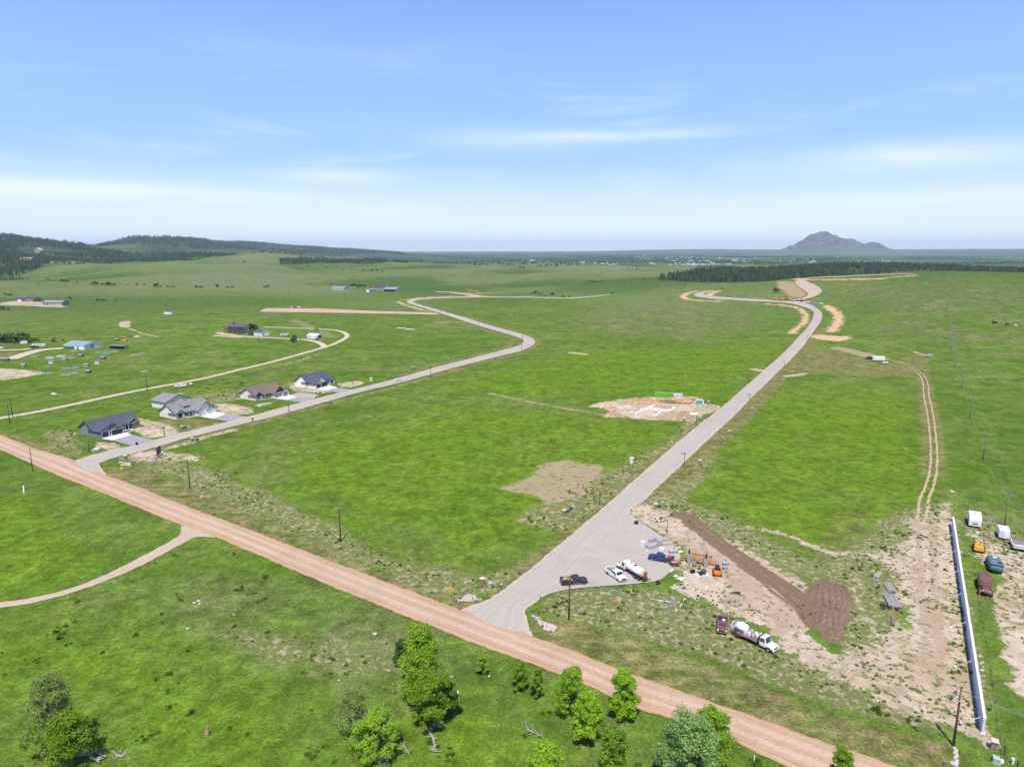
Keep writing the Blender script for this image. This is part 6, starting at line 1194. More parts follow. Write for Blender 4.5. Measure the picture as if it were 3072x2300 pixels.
def suv(label, m, loc, hd, name='parked_car', cat='car'):
    t = thing(name, label, cat, loc, R(hd)); extr([(-2.3, .4), (-2.35, 1.0), (1.2, 1.05), (2.2, .92), (2.35, .7), (2.3, .4)], -.92, .92).build('body', m, t, bevel=.06); cab(t, -2.2, 1.25, 1.0, 1.68, 1.75, m, rake=(.75, .3))
    for x in (-1.45, 1.45):
        for y in (-.82, .82): wheel(t, x, y, .36, .22)
    for y in (-.7, .7): MB().box(2.25, 2.36, y - .15, y + .15, .7, .85).build('headlight', LAMP, t); MB().box(-2.38, -2.3, y - .1, y + .1, .8, 1.0).build('tail_light', TAIL, t)
suv('white car driving on the subdivision road past the four houses', WPT, G(1192, 1144), 62)
suv('white car in the drive at the far left edge of the farmyard', WPT, G(3, 1047), 160); suv('dark car beside the small white shed at the farmhouse', BLKPT, G(*F2(700, 395)), 10); suv('silver utility vehicle alone in the field right of the two-track', paint('silver_paint', (.45, .46, .47)), G(2786, 1069), 175)
suv('white pickup-sized vehicle at the left end of the dirt spur', WPT, G(*Z2(485, 758)), 120); suv('white vehicle broadside at the dirt spur', WPT, G(*Z2(545, 754)), 5); suv('dark vehicle between the two white ones at the dirt spur', BLKPT, G(*Z2(508, 753)), 90)
pickup('dark pickup in front of the white horse trailer in the left farmyard', BLKPT, G(*Z1(285, 1088)), 185)
def stock_trailer(label, loc, hd, L=7.5, m=None):
    t = thing('stock_trailer', label, 'trailer', loc, R(hd)); m = m or paint('aluminium', (.55, .57, .6)); MB().box(-L / 2, L / 2 - 1.8, -1.05, 1.05, .5, 1.35).build('body', m, t); MB().box(-L / 2, L / 2, -1.05, 1.05, 1.9, 2.25).build('top', m, t, bevel=.05); MB().box(L / 2 - 1.8, L / 2, -1.05, 1.05, 1.35, 1.9).build('gooseneck', m, t)
    for i in range(7): MB().box(-L / 2 + i * .92, -L / 2 + i * .92 + .1, -1.04, 1.04, 1.35, 1.9).build('upright', m, t)
    for x in (-1.2, -.3):
        for y in (-1.05, 1.05): wheel(t, x, y, .38, .22)
stock_trailer('silver gooseneck stock trailer between the white sheds at the farmhouse', G(*F2(1320, 420)), -13); stock_trailer('white gooseneck trailer behind the dark pickup in the left farmyard', G(*Z1(325, 1080)), 190, 9, WPT)
# cage trailer at the right edge
t = thing('cage_trailer', 'grey mesh-sided trailer cut by the right edge', 'trailer', G(3062, 1642), R(-118), None, 1.25); MB().box(-2.2, 2.4, -1.6, 1.6, .5, .62).build('deck', mat('grey_planks', (.22, .19, .19), .9), t); MB().box(1.8, 2.5, -1.5, 1.5, .6, 1.2).build('nose_box', paint('aluminium', ()), t)
for y in (-1.6, 1.6): MB().box(-2.2, 2.4, y - .05, y + .05, 1.15, 1.25).build('rail', TRIMW, t)
for i in range(10):
    for y in (-1.6, 1.6): MB().box(-2.2 + i * .5, -2.14 + i * .5, y - .04, y + .04, .6, 1.2).build('stake', TGR, t)
# earth movers
def scraper(label, loc, hd, s=1.0, group=None):
    t = thing('scraper', label, 'earthmover', loc, R(hd), group, s); MB().box(2.2, 5.2, -1.2, 1.2, .9, 2.2, .1).build('tractor', YEL, t, bevel=.06); MB().box(2.4, 3.6, -.6, .6, 2.2, 3.2, .06).build('cab', BLKP, t); MB().bar((2.4, 0, 2.2), (.8, 0, 2.6), .6, .5).bar((.8, -1.3, 2.4), (.8, 1.3, 2.4), .4).build('gooseneck', YEL, t); extr([(.6, .5), (1.0, 2.2), (-3.2, 2.4), (-3.8, 1.6), (-3.2, .6)], -1.6, 1.6).build('bowl', YEL, t, bevel=.05); MB().box(-2.9, .6, -1.35, 1.35, 2.3, 2.42).build('bowl_opening', mat('rust_iron', ()), t); MB().box(-5.6, -3.7, -.9, .9, 1.0, 2.3, .1).build('rear_engine', YEL, t)
    for x in (3.8, -4.2):
        for y in (-1.45, 1.45): wheel(t, x, y, .95, .7, YEL)
Z8 = lambda x, y: (2300 + x / 8.508, 850 + y / 8.508)
scraper('yellow scraper alone at the left by the hill road', G(*Z8(265, 418)), 15, 1.0, 'scrapers parked by the hill road'); scraper('yellow scraper in the middle of the row by the hill road', G(*Z8(425, 432)), 20, 1.0, 'scrapers parked by the hill road'); scraper('yellow scraper nearest the excavator by the hill road', G(*Z8(545, 420)), 190, 1.0, 'scrapers parked by the hill road')
def excavator(label, loc, hd, m=None, s=1.0, fold=False):
    m = m or YEL; t = thing('excavator', label, 'excavator', loc, R(hd), None, s)
    for y in (-1.2, 1.2): extr([(-1.9, .15), (1.9, .15), (2.3, .5), (1.9, .95), (-1.9, .95), (-2.3, .5)], y - .3, y + .3).build('track', TYRE, t, bevel=.05)
    MB().box(-2.4, 1.4, -1.4, 1.4, 1.1, 2.1, .06).build('house', m, t, bevel=.06); MB().box(-2.6, -1.0, -1.35, 1.35, 1.2, 2.5, .1).build('counterweight', m, t); MB().box(.1, 1.6, .5, 1.4, 1.6, 3.0, .08).build('cab', m, t); MB().box(.3, 1.55, .48, 1.42, 2.1, 2.8).build('cab_glass', GLASS, t)
    MB().bar((1.2, -.3, 1.9), (3.6, -.3, 5.2), .4, .7).bar((3.6, -.3, 5.2), (5.2, -.3, 4.8), .38, .55).build('boom', m, t); MB().bar((5.2, -.3, 5.0), (6.4, -.3, 1.6), .34, .5).build('arm', m, t); extr([(6.0, 1.7), (6.7, 1.6), (6.9, .6), (6.1, .2), (5.8, .9)], -.9, .3).build('bucket', BLKP, t)
excavator('yellow excavator with raised boom at the start of the hill road', G(*Z8(905, 450)), 172)
excavator('yellow-green excavator on the far dirt pad beside the subdivision road', G(*Z2(1975, 622)), 120, paint('lime_yellow', (.45, .5, .05)), 1.0)
scraper('orange-brown earthmover right of the far excavator', G(*Z2(2015, 622)), 10, .9); scraper('red-brown machine at the left end of the far dirt pad', G(*Z2(1808, 618)), 80, .5); scraper('dark red machine left of the far excavator', G(*Z2(1945, 612)), 150, .8)
excavator('orange-red excavator on the dirt spur left of the road bend', G(*Z2(632, 758)), 20, paint('orange_red', (.6, .11, .03)), .8); suv('small orange cart beside the orange-red excavator', ORNG, G(*Z2(578, 755)), 30, 'utility_cart', 'cart')
for i, (x, y, l) in enumerate(((1975, 860, 'dark rusting vehicle hulk, left of three on the right hillside'), (2078, 872, 'dark grey vehicle hulk, middle of three on the right hillside'), (2140, 884, 'white vehicle hulk, right of three on the right hillside'))): suv(l, (BLKPT, mat('rust_iron', ()), WPT)[i], G(*Z4(x, y)), 30 * i, 'wrecked_car', 'wreck')
# ---------------------------------------------------------------- poles and wires
POLE = mat('creosoted_pole', (.15, .075, .045), .9, .3, 1.5); POLEG = mat('weathered_pole', (.26, .20, .15), .9, .3, 1.5); CROSS = mat('crossarm_wood', (.42, .33, .26), .9, .2, 2); INS = mat('grey_insulator', (.48, .49, .48), .4); WIRE = mat('bare_wire', (.30, .31, .30), .5, metal=.3, spec=.5)
def pole(label, px, h, arm=1.1, hd=0, m=None, name='power_pole', r=.17, arms=1, group=None, drop=.5, bracket=False):
    g_ = G(*px); t = thing(name, label, 'pole', g_, R(hd), group); MB().lathe([(r, -.3), (r * .92, h * .5), (r * .7, h), (r * .4, h + .06)], 10).build('post', m or POLE, t, True); t['h'] = h
    if arm:
        for k in range(arms): z = h - drop - k * .9; MB().box(-.07, .07, -arm, arm, z - .07, z + .07).build('crossarm', CROSS, t)
        for y in (-arm + .12, -arm * .35, arm * .35, arm - .12): MB().lathe([(.05, 0), (.09, .08), (.05, .22)], 8, c=(0, y, h - drop + .07)).build('insulator', INS, t)
        MB().bar((.05, -arm * .6, h - drop - .05), (.05, 0, h - drop - .8), .04).bar((.05, arm * .6, h - drop - .05), (.05, 0, h - drop - .8), .04).build('brace', TGR, t)
    if bracket:
        for y in (-.3, .3): MB().bar((0, y, h - 1.7), (0, y, h - .1), .07).build('standoff_arm', INS, t)
        MB().box(-.25, .25, -.35, .35, h - 1.75, h - 1.6).build('bracket', TGR, t)
    return t
GP = 'power poles along the gravel road'
pR = pole('reddish power pole at the lower right by the end of the wall', (2860, 2236), 9.0, 0, -30, bracket=True)
pM = pole('tall dark power pole standing in front of the black pickup', (1707, 1860), 9.3, 1.1, 25, arms=1)
pC = pole('dark power pole in the green field beside the gravel road', (1022, 1625), 9.2, .55, -30, mat('dark_pole', (.07, .05, .04), .9))
pL = pole('bare reddish pole without crossarm near the black sign', (570, 1466), 9.3, 0)
pZ = pole('bare leaning pole at the left below the gravel road', (98, 1412), 7.8, 0, m=POLEG)
pA = pole('power pole with lamp fittings beside the dark blue house', (268, 1356), 8.2, .8, 60, POLEG)
pB = pole('tall double-topped pole at the far left edge', (30, 1270), 8.5, 1.3, 20, mat('dark_pole', ())); pB2 = pole('plain dark pole behind the double-topped pole at the left edge', (38, 1252), 8.5, 0, m=mat('dark_pole', ())); pD = pole('thin dark pole beside the farm lane above the dark blue house', (442, 1171), 8.6, 0, m=mat('dark_pole', ()))
pE = pole('thin pale pole on the farmhouse lawn beside the lane', (882, 1071), 8.8, 0, m=POLEG, r=.12); pole('thin pale pole left on the farmhouse lawn', (831, 1064), 8.0, 0, m=POLEG, r=.1); pole('pale pole behind the green barn', (316, 1028), 7.5, 0, m=POLEG, r=.13)
RT = [((3013, 1577), 9.0, 2.0), ((2949, 1377), 9.2, 2.0), ((2909, 1257), 9.2, 2.0), ((2884, 1168), 9.0, 1.6), ((2864, 1102), 9.0, 1.4), ((2853, 1052), 9.0, 1.3), ((2849, 982), 9.0, 1.3)]
rp = []
for i, (p_, h_, a_) in enumerate(RT): rp.append(pole(('grey wooden power pole standing behind the white cargo trailer', 'second power pole from the wall in the right-hand field line', 'third power pole from the wall in the right-hand field line', 'fourth power pole from the wall in the right-hand field line', 'fifth power pole from the wall, faint against the field', 'sixth power pole from the wall, faint against the hillside', 'farthest power pole of the right-hand line, high on the hill')[i], p_, h_, a_, 12 if i else 20, POLEG, r=.16, group='power poles crossing the right-hand field'))
def wires(label, A, B, ys=(-1, 0, 1), sag=.8, zo=0.35, group=None, r=.018):
    """a span of conductors between two poles"""
    a = Vector(A.location) if hasattr(A, 'location') else Vector(A); b_ = Vector(B.location) if hasattr(B, 'location') else Vector(B)
    ha = A['h'] if hasattr(A, 'location') else 0; hb_ = B['h'] if hasattr(B, 'location') else 0; d = (b_ - a); d.z = 0; s = Vector((-d.y, d.x, 0)).normalized()
    t = thing('power_line', label, 'wires', a, 0, group)
    for y in ys:
        P0 = s * y + Vector((0, 0, ha - zo)); P1 = b_ - a + s * y + Vector((0, 0, hb_ - zo)); pts = [P0.lerp(P1, k / 12) + Vector((0, 0, -4 * sag * (k / 12) * (1 - k / 12))) for k in range(13)]; MB().tube(pts, r, 5).build('wire', WIRE, t, True)
GW2 = 'overhead wires along the gravel road'
gR = G(3300, 2420); wires('wires leaving the lower right pole towards the right edge', pR, (gR.x + 10, gR.y - 6, 9), (-.3, .3, 0), .8, .2, GW2)
wires('long wires from the tall dark pole to the lower right pole', pM, pR, (-.9, .3, .9), 1.0, .3, GW2); wires('wires over the green field between the two middle poles', pC, pM, (-.45, .45), .9, .3, GW2); 
for i in range(len(rp) - 1): wires(('wires over the field from the first to the second right-hand pole', 'wires over the field from the second to the third right-hand pole', 'wires over the field from the third to the fourth right-hand pole', 'wires from the fourth to the fifth right-hand pole', 'wires from the fifth to the sixth right-hand pole', 'wires up the hillside from the sixth right-hand pole')[i], rp[i], rp[i + 1], (-RT[i][2], 0, RT[i][2]), .8, .3, 'overhead wires across the right-hand field', r=.02 + .005 * i)
g2 = rp[0].location + (rp[0].location - rp[1].location) * .8; wires('wires leaving the first right-hand pole over the cage trailer', rp[0], (g2.x, g2.y, HZ(g2.x, g2.y) + 8.5), (-1.9, 0, 1.9), .8, .3, 'overhead wires across the right-hand field', r=.02)
# street lamps: rusty posts with one arm
RUST = mat('rusty_steel', (.20, .085, .045), .85, .25, 3)
def lamp(label, px, hd, h=4.4, group='rust-brown street lamps along the roads', m=None):
    t = thing('street_lamp', label, 'street lamp', G(*px), R(hd), group); m = m or RUST; MB().box(-.1, .1, -.1, .1, -.2, h).build('post', m, t); MB().box(-.06, .06, -.45, 1.25, h - .35, h - .2).build('arm', m, t); MB().bar((0, .1, h - .8), (0, .55, h - .35), .07).build('brace', m, t)
    o = MB().lathe([(.06, h - .5), (.1, h - .55), (.26, h - .8), (.22, h - .82)], 12, c=(0, 1.1, 0)).build('lamp_shade', m, t, True); return t
LL = [((2053, 1395), 60, 'second street lamp up the right side of the straight paved road'), ((2248, 1208), 60, 'third street lamp on the right of the straight road, across from the dirt piles'), ((2088, 1277), -120, 'street lamp left of the straight road in front of the footings'), ((1799, 1516), -120, 'nearest street lamp, left of the straight paved road above the turnaround'), ((2352, 1104), 60, 'street lamp right of the straight road near the gravel patch'), ((2421, 1022), 60, 'dark street lamp right of the straight road just before the bend'), ((2402, 990), -120, 'small street lamp left of the straight road below the bend'), ((2244, 1148), -120, 'street lamp left of the straight road near its middle'),
      ((494, 1312), 150, 'rust-brown street lamp on the lawn edge between the first two houses'), ((867, 1236), 150, 'rust-brown street lamp in front of the brown-roofed house'), ((1060, 1166), 150, 'street lamp in front of the white house with charcoal roof'), ((1291, 1121), -30, 'street lamp right of the subdivision road past the houses'), ((1400, 1079), 150, 'street lamp left of the subdivision road beyond the white car'), ((1565, 1050), -30, 'street lamp inside the sharp bend of the subdivision road'), ((1568, 1023), 150, 'street lamp outside the sharp bend of the subdivision road'), ((1437, 978), -30, 'street lamp on the far straight of the subdivision road'), ((1343, 947), -30, 'farther street lamp on the far straight of the subdivision road'), ((1322, 937), -30, 'street lamp by the mouth of the dirt spur'), ((1270, 924), 150, 'street lamp at the far hairpin of the subdivision road'), ((2182, 896), 0, 'tiny street lamp at the far loop of the paved road'), ((2124, 890), 0, 'farthest tiny street lamp inside the far loop'), ((2298, 898), 0, 'tiny street lamp by the scrapers on the hill')]
for p_, hd, l in LL: lamp(l, p_, hd)
t = thing('light_pole', 'slim pale metal light pole beside the turnaround', 'light pole', G(2001, 1600)); MB().lathe([(.13, -.2), (.1, 5), (.07, 8.3)], 10).build('post', TGR, t, True); MB().bar((0, 0, 8.2), (-1.3, 0, 8.45), .08).build('arm', TGR, t); MB().box(-1.8, -1.2, -.12, .12, 8.4, 8.52).build('lamp_head', TRIMW, t)
# stone pillars with pale caps and green utility boxes
CAP = mat('tan_cap', (.66, .55, .42), .8, .1, 2); STN = mat('pinkish_stone', (.36, .25, .20), .9, .35, 4); GRB = mat('green_box_paint', (.05, .11, .075), .6); PADC = mat('pad_concrete', (.5, .48, .44), .9)
def pillar(label, px, s=1.0, hd=60, group='stone address pillars with pale caps along the roads', h=1.35):
    t = thing('stone_pillar', label, 'pillar', G(*px), R(hd), group)
    for k in range(4):
        for q in range(4): 
            a = q * math.pi / 2; o = MB().box(-.36, .36, .30, .38 + .02 * ((k + q) % 2), k * h / 4 + .01, (k + 1) * h / 4 - .01).build('stone_course', STN, t); o.rotation_euler = (0, 0, a)
    MB().box(-.30, .30, -.30, .30, -.2, h).build('core', STN, t); MB().box(-.52, .52, -.52, .52, h, h + .16, .06).build('cap', CAP, t); t.scale = (s, s, s); return t
for p_, l in [((1693, 1544), 'stone pillar with pale cap beside two green boxes left of the turnaround'), ((1967, 1525), 'stone pillar beside a green box right of the turnaround'), ((1448, 1752), 'stone pillar at the junction corner by the yellow sign'), ((2981, 2246), 'stone pillar with tan cap near the lower end of the wall'), ((546, 1288), 'stone pillar on the lawn edge between the first two houses'), ((577, 1324), 'stone pillar across the road from the second house'), ((377, 1378), 'stone pillar at the near junction of the subdivision road'), ((780, 1228), 'stone pillar below the brown-roofed house'), ((982, 1212), 'stone pillar across the road from the brown-roofed house'), ((948, 1183), 'stone pillar between the last two houses'), ((1114, 1143), 'stone pillar past the white house'), ((1282, 1132), 'small stone pillar right of the road by the next lamp'), ((1235, 1108), 'stone pillar left of the road beside a green box'), ((1346, 1080), 'stone pillar left of the road farther on beside a green box'), ((1390, 1102), 'stone pillar right of the road beyond the lamp'), ((2100, 1392), 'stone pillar right of the straight road, nearest'), ((2188, 1302), 'stone pillar right of the straight road, second'), ((2256, 1232), 'stone pillar right of the straight road, third'), ((2052, 1264), 'stone pillar in front of the footings'), ((2125, 1212), 'stone pillar at the mouth of the building site'), ((2381, 1108), 'stone pillar above the gravel patch near the bend'), ((1895, 1388), 'white plastered pillar left of the straight road')]: pillar(l, p_) if 'white' not in l else [setattr(c, 'active_material', TRIMW) for c in pillar(l, p_, 1.25).children]
def ubox(label, px, hd=60, s=1.0, m=None, name='utility_box'):
    t = thing(name, label, 'utility box', G(*px), R(hd)); MB().box(-.65, .65, -.6, .6, -.1, .08).build('pad', PADC, t); MB().box(-.55, .55, -.5, .5, .08, .75).build('cabinet', m or GRB, t, bevel=.04); MB().add([(-.58, -.53, .75), (.58, -.53, .75), (.58, .53, .9), (-.58, .53, .9), (-.58, -.53, .8), (.58, -.53, .8), (.58, .53, .95), (-.58, .53, .95)], [(0, 3, 2, 1), (4, 5, 6, 7), (0, 1, 5, 4), (1, 2, 6, 5), (2, 3, 7, 6), (3, 0, 4, 7)]).build('lid', m or GRB, t); t.scale = (s, s, s); return t
LGB = mat('pale_green_box', (.38, .45, .40), .6)
for p_, l, m in [((1704, 1538), 'green utility box right of the pillar left of the turnaround', GRB), ((1713, 1530), 'dark green utility box behind the first one left of the turnaround', GRB), ((1720, 1524), 'pale grey-green pedestal behind the two green boxes', LGB), ((1978, 1523), 'green utility box beside the pillar right of the turnaround', GRB), ((592, 1322), 'green utility box across the road from the second house', GRB), ((556, 1285), 'dark green utility box on the lawn edge of the second house', GRB), ((567, 1283), 'pale pedestal on the lawn edge of the second house', LGB), ((281, 1354), 'pale grey cabinet left of the taller one by the first house', LGB), ((287, 1352), 'tall white cabinet by the power pole of the first house', TRIMW), ((293, 1350), 'small white pedestal right of the cabinets of the first house', TRIMW), ((994, 1211), 'green utility box across from the brown-roofed house', GRB), ((960, 1181), 'dark green utility box between the last two houses', GRB), ((1245, 1107), 'green utility box left of the road past the houses', GRB), ((1355, 1080), 'green utility box farther along left of the road', GRB), ((1291, 1134), 'green utility box right of the road past the houses', GRB), ((1486, 1081), 'dark green utility box right of the road before the bend', GRB), ((2036, 1283), 'green utility box in the weeds left of the footings lamp', GRB), ((2137, 1211), 'blue-green utility box at the mouth of the building site', GRB), ((2988, 2284), 'large pale grey-green cabinet at the lower right corner', LGB), ((1471, 1756), 'grey utility box right of the junction pillar', TGR), ((1909, 1572), 'black and silver box standing on the paved turnaround', BLKP)]: ubox(l, p_, m=m, s=.9 if m is not LGB else .8)
t = thing('white_tank', 'small white upright tank right of the cabinet at the lower right corner', 'tank', G(3005, 2288)); MB().lathe([(.2, -.1), (.24, .1), (.24, .5), (.12, .62)], 12).build('shell', TRIMW, t, True)
t = thing('white_meter', 'small white meter post near the right bottom corner', 'meter', G(3037, 2290)); MB().box(-.12, .12, -.1, .1, -.1, .8).build('post', TRIMW, t); MB().box(-.18, .18, -.14, .14, .55, .9).build('meter_head', TRIMW, t)
# ---------------------------------------------------------------- concrete wall
ws = [GG([p])[0] for p in ((2940, 2203), (2905, 1990), (2866, 1770), (2830, 1580))]
A = Vector((GG([(2948, 2200)])[0][0], GG([(2948, 2200)])[0][1], 0)); Bv = Vector((GG([(2856, 1578)])[0][0], GG([(2856, 1578)])[0][1], 0)); Lw = (Bv - A).length
WALLM = mat('wall_concrete', (.66, .65, .62), .85, .08, .5); wt = thing('concrete_wall', 'long pale concrete wall held by slanting white braces', 'wall', A, heading(A, Bv)); npn = 15
for i in range(npn): x0 = i * Lw / npn; MB().box(x0 + .015, x0 + Lw / npn - .015, -.16, .16, -.4, 2.5).build('wall_panel', WALLM, wt)
MB().box(-.02, Lw + .02, -.2, .2, 2.5, 2.6).build('coping', WALLM, wt); MB().box(-.1, Lw + .1, -.3, .3, -.3, .04).build('footing', WALLM, wt)
for fr in (.015, .2, .36, .50, .63, .76, .88, .985): x = fr * Lw; MB().bar((x, .17, 1.9), (x - .2, 2.6, .05), .085).build('brace', CONC, wt); MB().box(x - .4, x, 2.45, 2.8, -.2, .14).build('brace_foot', WALLM, wt)
# ---------------------------------------------------------------- fences and gate behind the wall
def fence(label, pts, step=3.0, h=1.2, m=None, rails=2, name='wire_fence', pr=.05, rr=.012):
    P = resample(W2(pts), step); t = thing(name, label, 'fence', (P[0][0], P[0][1], HZ(*P[0]))); m = m or POLEG; z0 = t.location.z
    for i, p in enumerate(P): MB().box(p[0] - P[0][0] - pr, p[0] - P[0][0] + pr, p[1] - P[0][1] - pr, p[1] - P[0][1] + pr, HZ(*p) - z0 - .2, HZ(*p) - z0 + h).build('post', m, t)
    for k in range(rails): z = h * (k + 1) / (rails + .3); MB().tube([(p[0] - P[0][0], p[1] - P[0][1], HZ(*p) - z0 + z) for p in P], rr, 4).build('rail', m, t)
fence('thin wire fence on dark posts in the grass right of the wall', [(2925, 1700), (2945, 1850), (2962, 1930), (2985, 2080), (2998, 2200), (3010, 2290)], 4.5)
fence('wire fence running right from the gate behind the campers', [(2984, 1568), (3072, 1575), (3140, 1580)], 3, m=TGR); fence('short fence between the wall and the white camper', [(2880, 1550), (2895, 1555), (2912, 1562)], 2.2, m=TGR)
fence('fence of dark posts round the left riding arena', [(-60, 1098), (0, 1100), (70, 1104), (140, 1113), (110, 1128), (40, 1138), (0, 1146)], 4, 1.4, rails=3, m=BLKP); fence('dark wire enclosure behind the brown-roofed house', [(728, 1132), (770, 1122), (825, 1108), (870, 1113), (930, 1125), (900, 1138), (820, 1147), (760, 1143), (728, 1136)], 4, 1.3, m=mat('green_mesh', (.05, .1, .06), .9), rails=3, rr=.03)
fence('row of thin posts at the lower right corner', [(3012, 2265), (3028, 2290), (3050, 2310)], 2.2, 1.6, m=BLKP)
ga, gb = G(2940, 1556), G(2982, 1564); t = thing('metal_gate', 'grey tubular metal gate beside the white camper', 'gate', ga, heading(ga, gb)); Lg = (gb - ga).length
for k in range(5): MB().bar((0, 0, .25 + k * .25), (Lg, 0, .25 + k * .25), .05).build('gate_rail', TGR, t)
for x in (0, Lg / 2, Lg): MB().box(x - .04, x + .04, -.04, .04, -.1, 1.45).build('upright', TGR, t)
# livestock panels and odds in the left farmyard
BLP = mat('blue_panel', (.30, .42, .50), .6); TANP = mat('tan_panel', (.5, .45, .36), .7)
for i, (x, y, m, l) in enumerate([(815, 390, TANP, 'pale pen in front of the green barn door'), (1090, 408, BLP, 'blue-white pen right of the barn, left one'), (1185, 412, BLP, 'blue-white pen below the open-fronted shed'), (1272, 398, TANP, 'tan pen below the open-fronted shed'), (1575, 418, BLP, 'bluish pen farthest right in the farmyard'), (555, 466, TRIMW, 'white pen left of the tan shelters'), (380, 448, TANP, 'tan pen nearest the drive'), (675, 448, TRIMW, 'white-topped pen in the middle of the yard'), (785, 468, TANP, 'pale pen right of the white-topped one'), (735, 585, BLP, 'blue-grey pen in the lower yard'), (845, 575, BLP, 'bluish pen beside the blue-grey one'), (735, 655, TANP, 'long pale pen lowest in the yard'), (812, 640, BLP, 'pale blue pen right of the lowest one'), (535, 638, BLP, 'blue pen at the tip of the arena'), (1478, 438, TANP, 'tan pen left of the farthest one')]):
    t = thing('livestock_pen', l, 'pen', G(*Z5(x, y)), R(-14 + i * 3), 'small livestock pens scattered over the left farmyard')
    for y_ in (-1.2, 1.2):
        for k in range(4): MB().box(-2.0, 2.0, y_ - .04, y_ + .04, .3 + k * .32, .42 + k * .32).build('rail', m, t)
    for x_ in (-2, 2): MB().box(x_ - .06, x_ + .06, -1.2, 1.2, 1.2, 1.35).build('end_rail', m, t); MB().box(x_ - .06, x_ + .06, -1.26, -1.14, -.1, 1.4).build('post', m, t); MB().box(x_ - .06, x_ + .06, 1.14, 1.26, -.1, 1.4).build('post', m, t)
for x, y, m, l in [(960, 545, TOOL, 'tan hut with two humps in the lower yard'), (1085, 520, TRIMW, 'pale hut in the lower yard'), (975, 618, POLE, 'dark hut at the bottom of the farmyard'), (1145, 465, mat('rust_iron', ()), 'low red-brown shelter right of the pens'), (720, 480, TOOL, 'yellowish shelter beside the pens'), (897, 440, mat('rust_iron', ()), 'orange-brown hut on a dirt patch'), (1295, 262, POLE, 'dark brown lean-to by the junk pile'), (1385, 275, ORNG, 'orange wheeled tank by the junk pile'), (265, 545, TOOL, 'tan shelter near the arena'), (575, 515, TRIMW, 'white low tank in the yard'), (40, 480, mat('rust_iron', ()), 'rusty open shed cut by the left edge'), (2040, 0, None, '')]:
    if m is None: continue
    t = thing('small_shelter', l, 'shelter', G(*Z5(x, y)), R(-12)); s = 1.5 if 'edge' not in l else 4; MB().box(-s, s, -1, 1, -.2, 1.1).build('wall', m, t); MB().add([(-s - .2, -1.2, 1.1), (s + .2, -1.2, 1.1), (s + .2, 0, 1.7), (-s - .2, 0, 1.7), (-s - .2, 1.2, 1.1), (s + .2, 1.2, 1.1)], [(0, 1, 2, 3), (3, 2, 5, 4), (0, 3, 4), (1, 5, 2), (0, 4, 5, 1)]).build('roof', METR if m is not ORNG else m, t)
# ---------------------------------------------------------------- junk and details round the turnaround
Y1 = lambda x, y: (1900 + x / 7.373, 1590 + y / 7.373)
BLK = mat('cement_block', (.37, .37, .38), .9, .12, 2); BLK2 = mat('tan_block', (.50, .42, .34), .9, .12, 2); WRAP = mat('white_wrap', (.60, .62, .64), .35, .05, 2)
me_b = MB().box(-.19, .19, -.09, .09, 0, .18).build('block', BLK); mb_b = me_b.data; bpy.data.objects.remove(me_b)
me_b = MB().box(-.19, .19, -.09, .09, 0, .18).build('block', BLK2); mb_t = me_b.data; bpy.data.objects.remove(me_b)
def pallet(label, px, layers=5, wrap=False, tan=False, hd=-20, base=0):
    t = thing('block_pallet', label, 'pallet', G(*px) + Vector((0, 0, .02 + base)), R(hd), 'pallets of cement blocks on the turnaround'); MB().box(-.62, .62, -.52, .52, 0, .12).build('pallet_base', TOOL, t)
    if wrap: MB().box(-.6, .6, -.5, .5, .12, .12 + layers * .19, .02).build('wrapped_load', WRAP, t, bevel=.04); return t
    for k in range(layers):
        for i in range(3):
            for j in range(5):
                if 0 < i < 2 and 0 < j < 4 and k < layers - 1: continue
                o = put(mb_t if tan else mb_b, 'block', t); o.location = (-.4 + i * .4, -.4 + j * .2, .12 + k * .19)
pallet('white-wrapped pallet at the left end of the blocks', Y1(215, 350), 6, True); pallet('grey block pallet in the front row, left', Y1(305, 400), 5); pallet('grey block pallet in the front row, middle', Y1(390, 425), 5); pallet('grey block pallet in the front row, right', Y1(450, 395), 5, tan=False)
pallet('grey block pallet in the back row, left', Y1(380, 280), 5); pallet('tall grey block pallet in the back row, middle', Y1(480, 260), 6); pallet('tallest grey block pallet in the centre', Y1(575, 370), 9); pallet('grey block pallet behind the tallest one', Y1(600, 300), 6); pallet('tan brick pallet at the right of the blocks', Y1(690, 350), 4, tan=True); pallet('tan brick pallet at the grass edge', Y1(790, 335), 4, tan=True); pallet('low grey pallet behind the tan bricks', Y1(720, 250), 3); pallet('small white-wrapped load in front of the tallest pallet', Y1(630, 440), 3, True); pallet('low white sheet pile on the ground left of the pickup', Y1(300, 465), 1, True); pallet('white flat slab on the asphalt near the tools', Y1(870, 880), 1, True); pallet('second white flat slab on the asphalt edge', Y1(828, 915), 1, True)
for o in COL.objects:
    if 'flat slab' in str(o.get('label')) or 'sheet pile' in str(o.get('label')): o.scale = (.6, .5, .5)
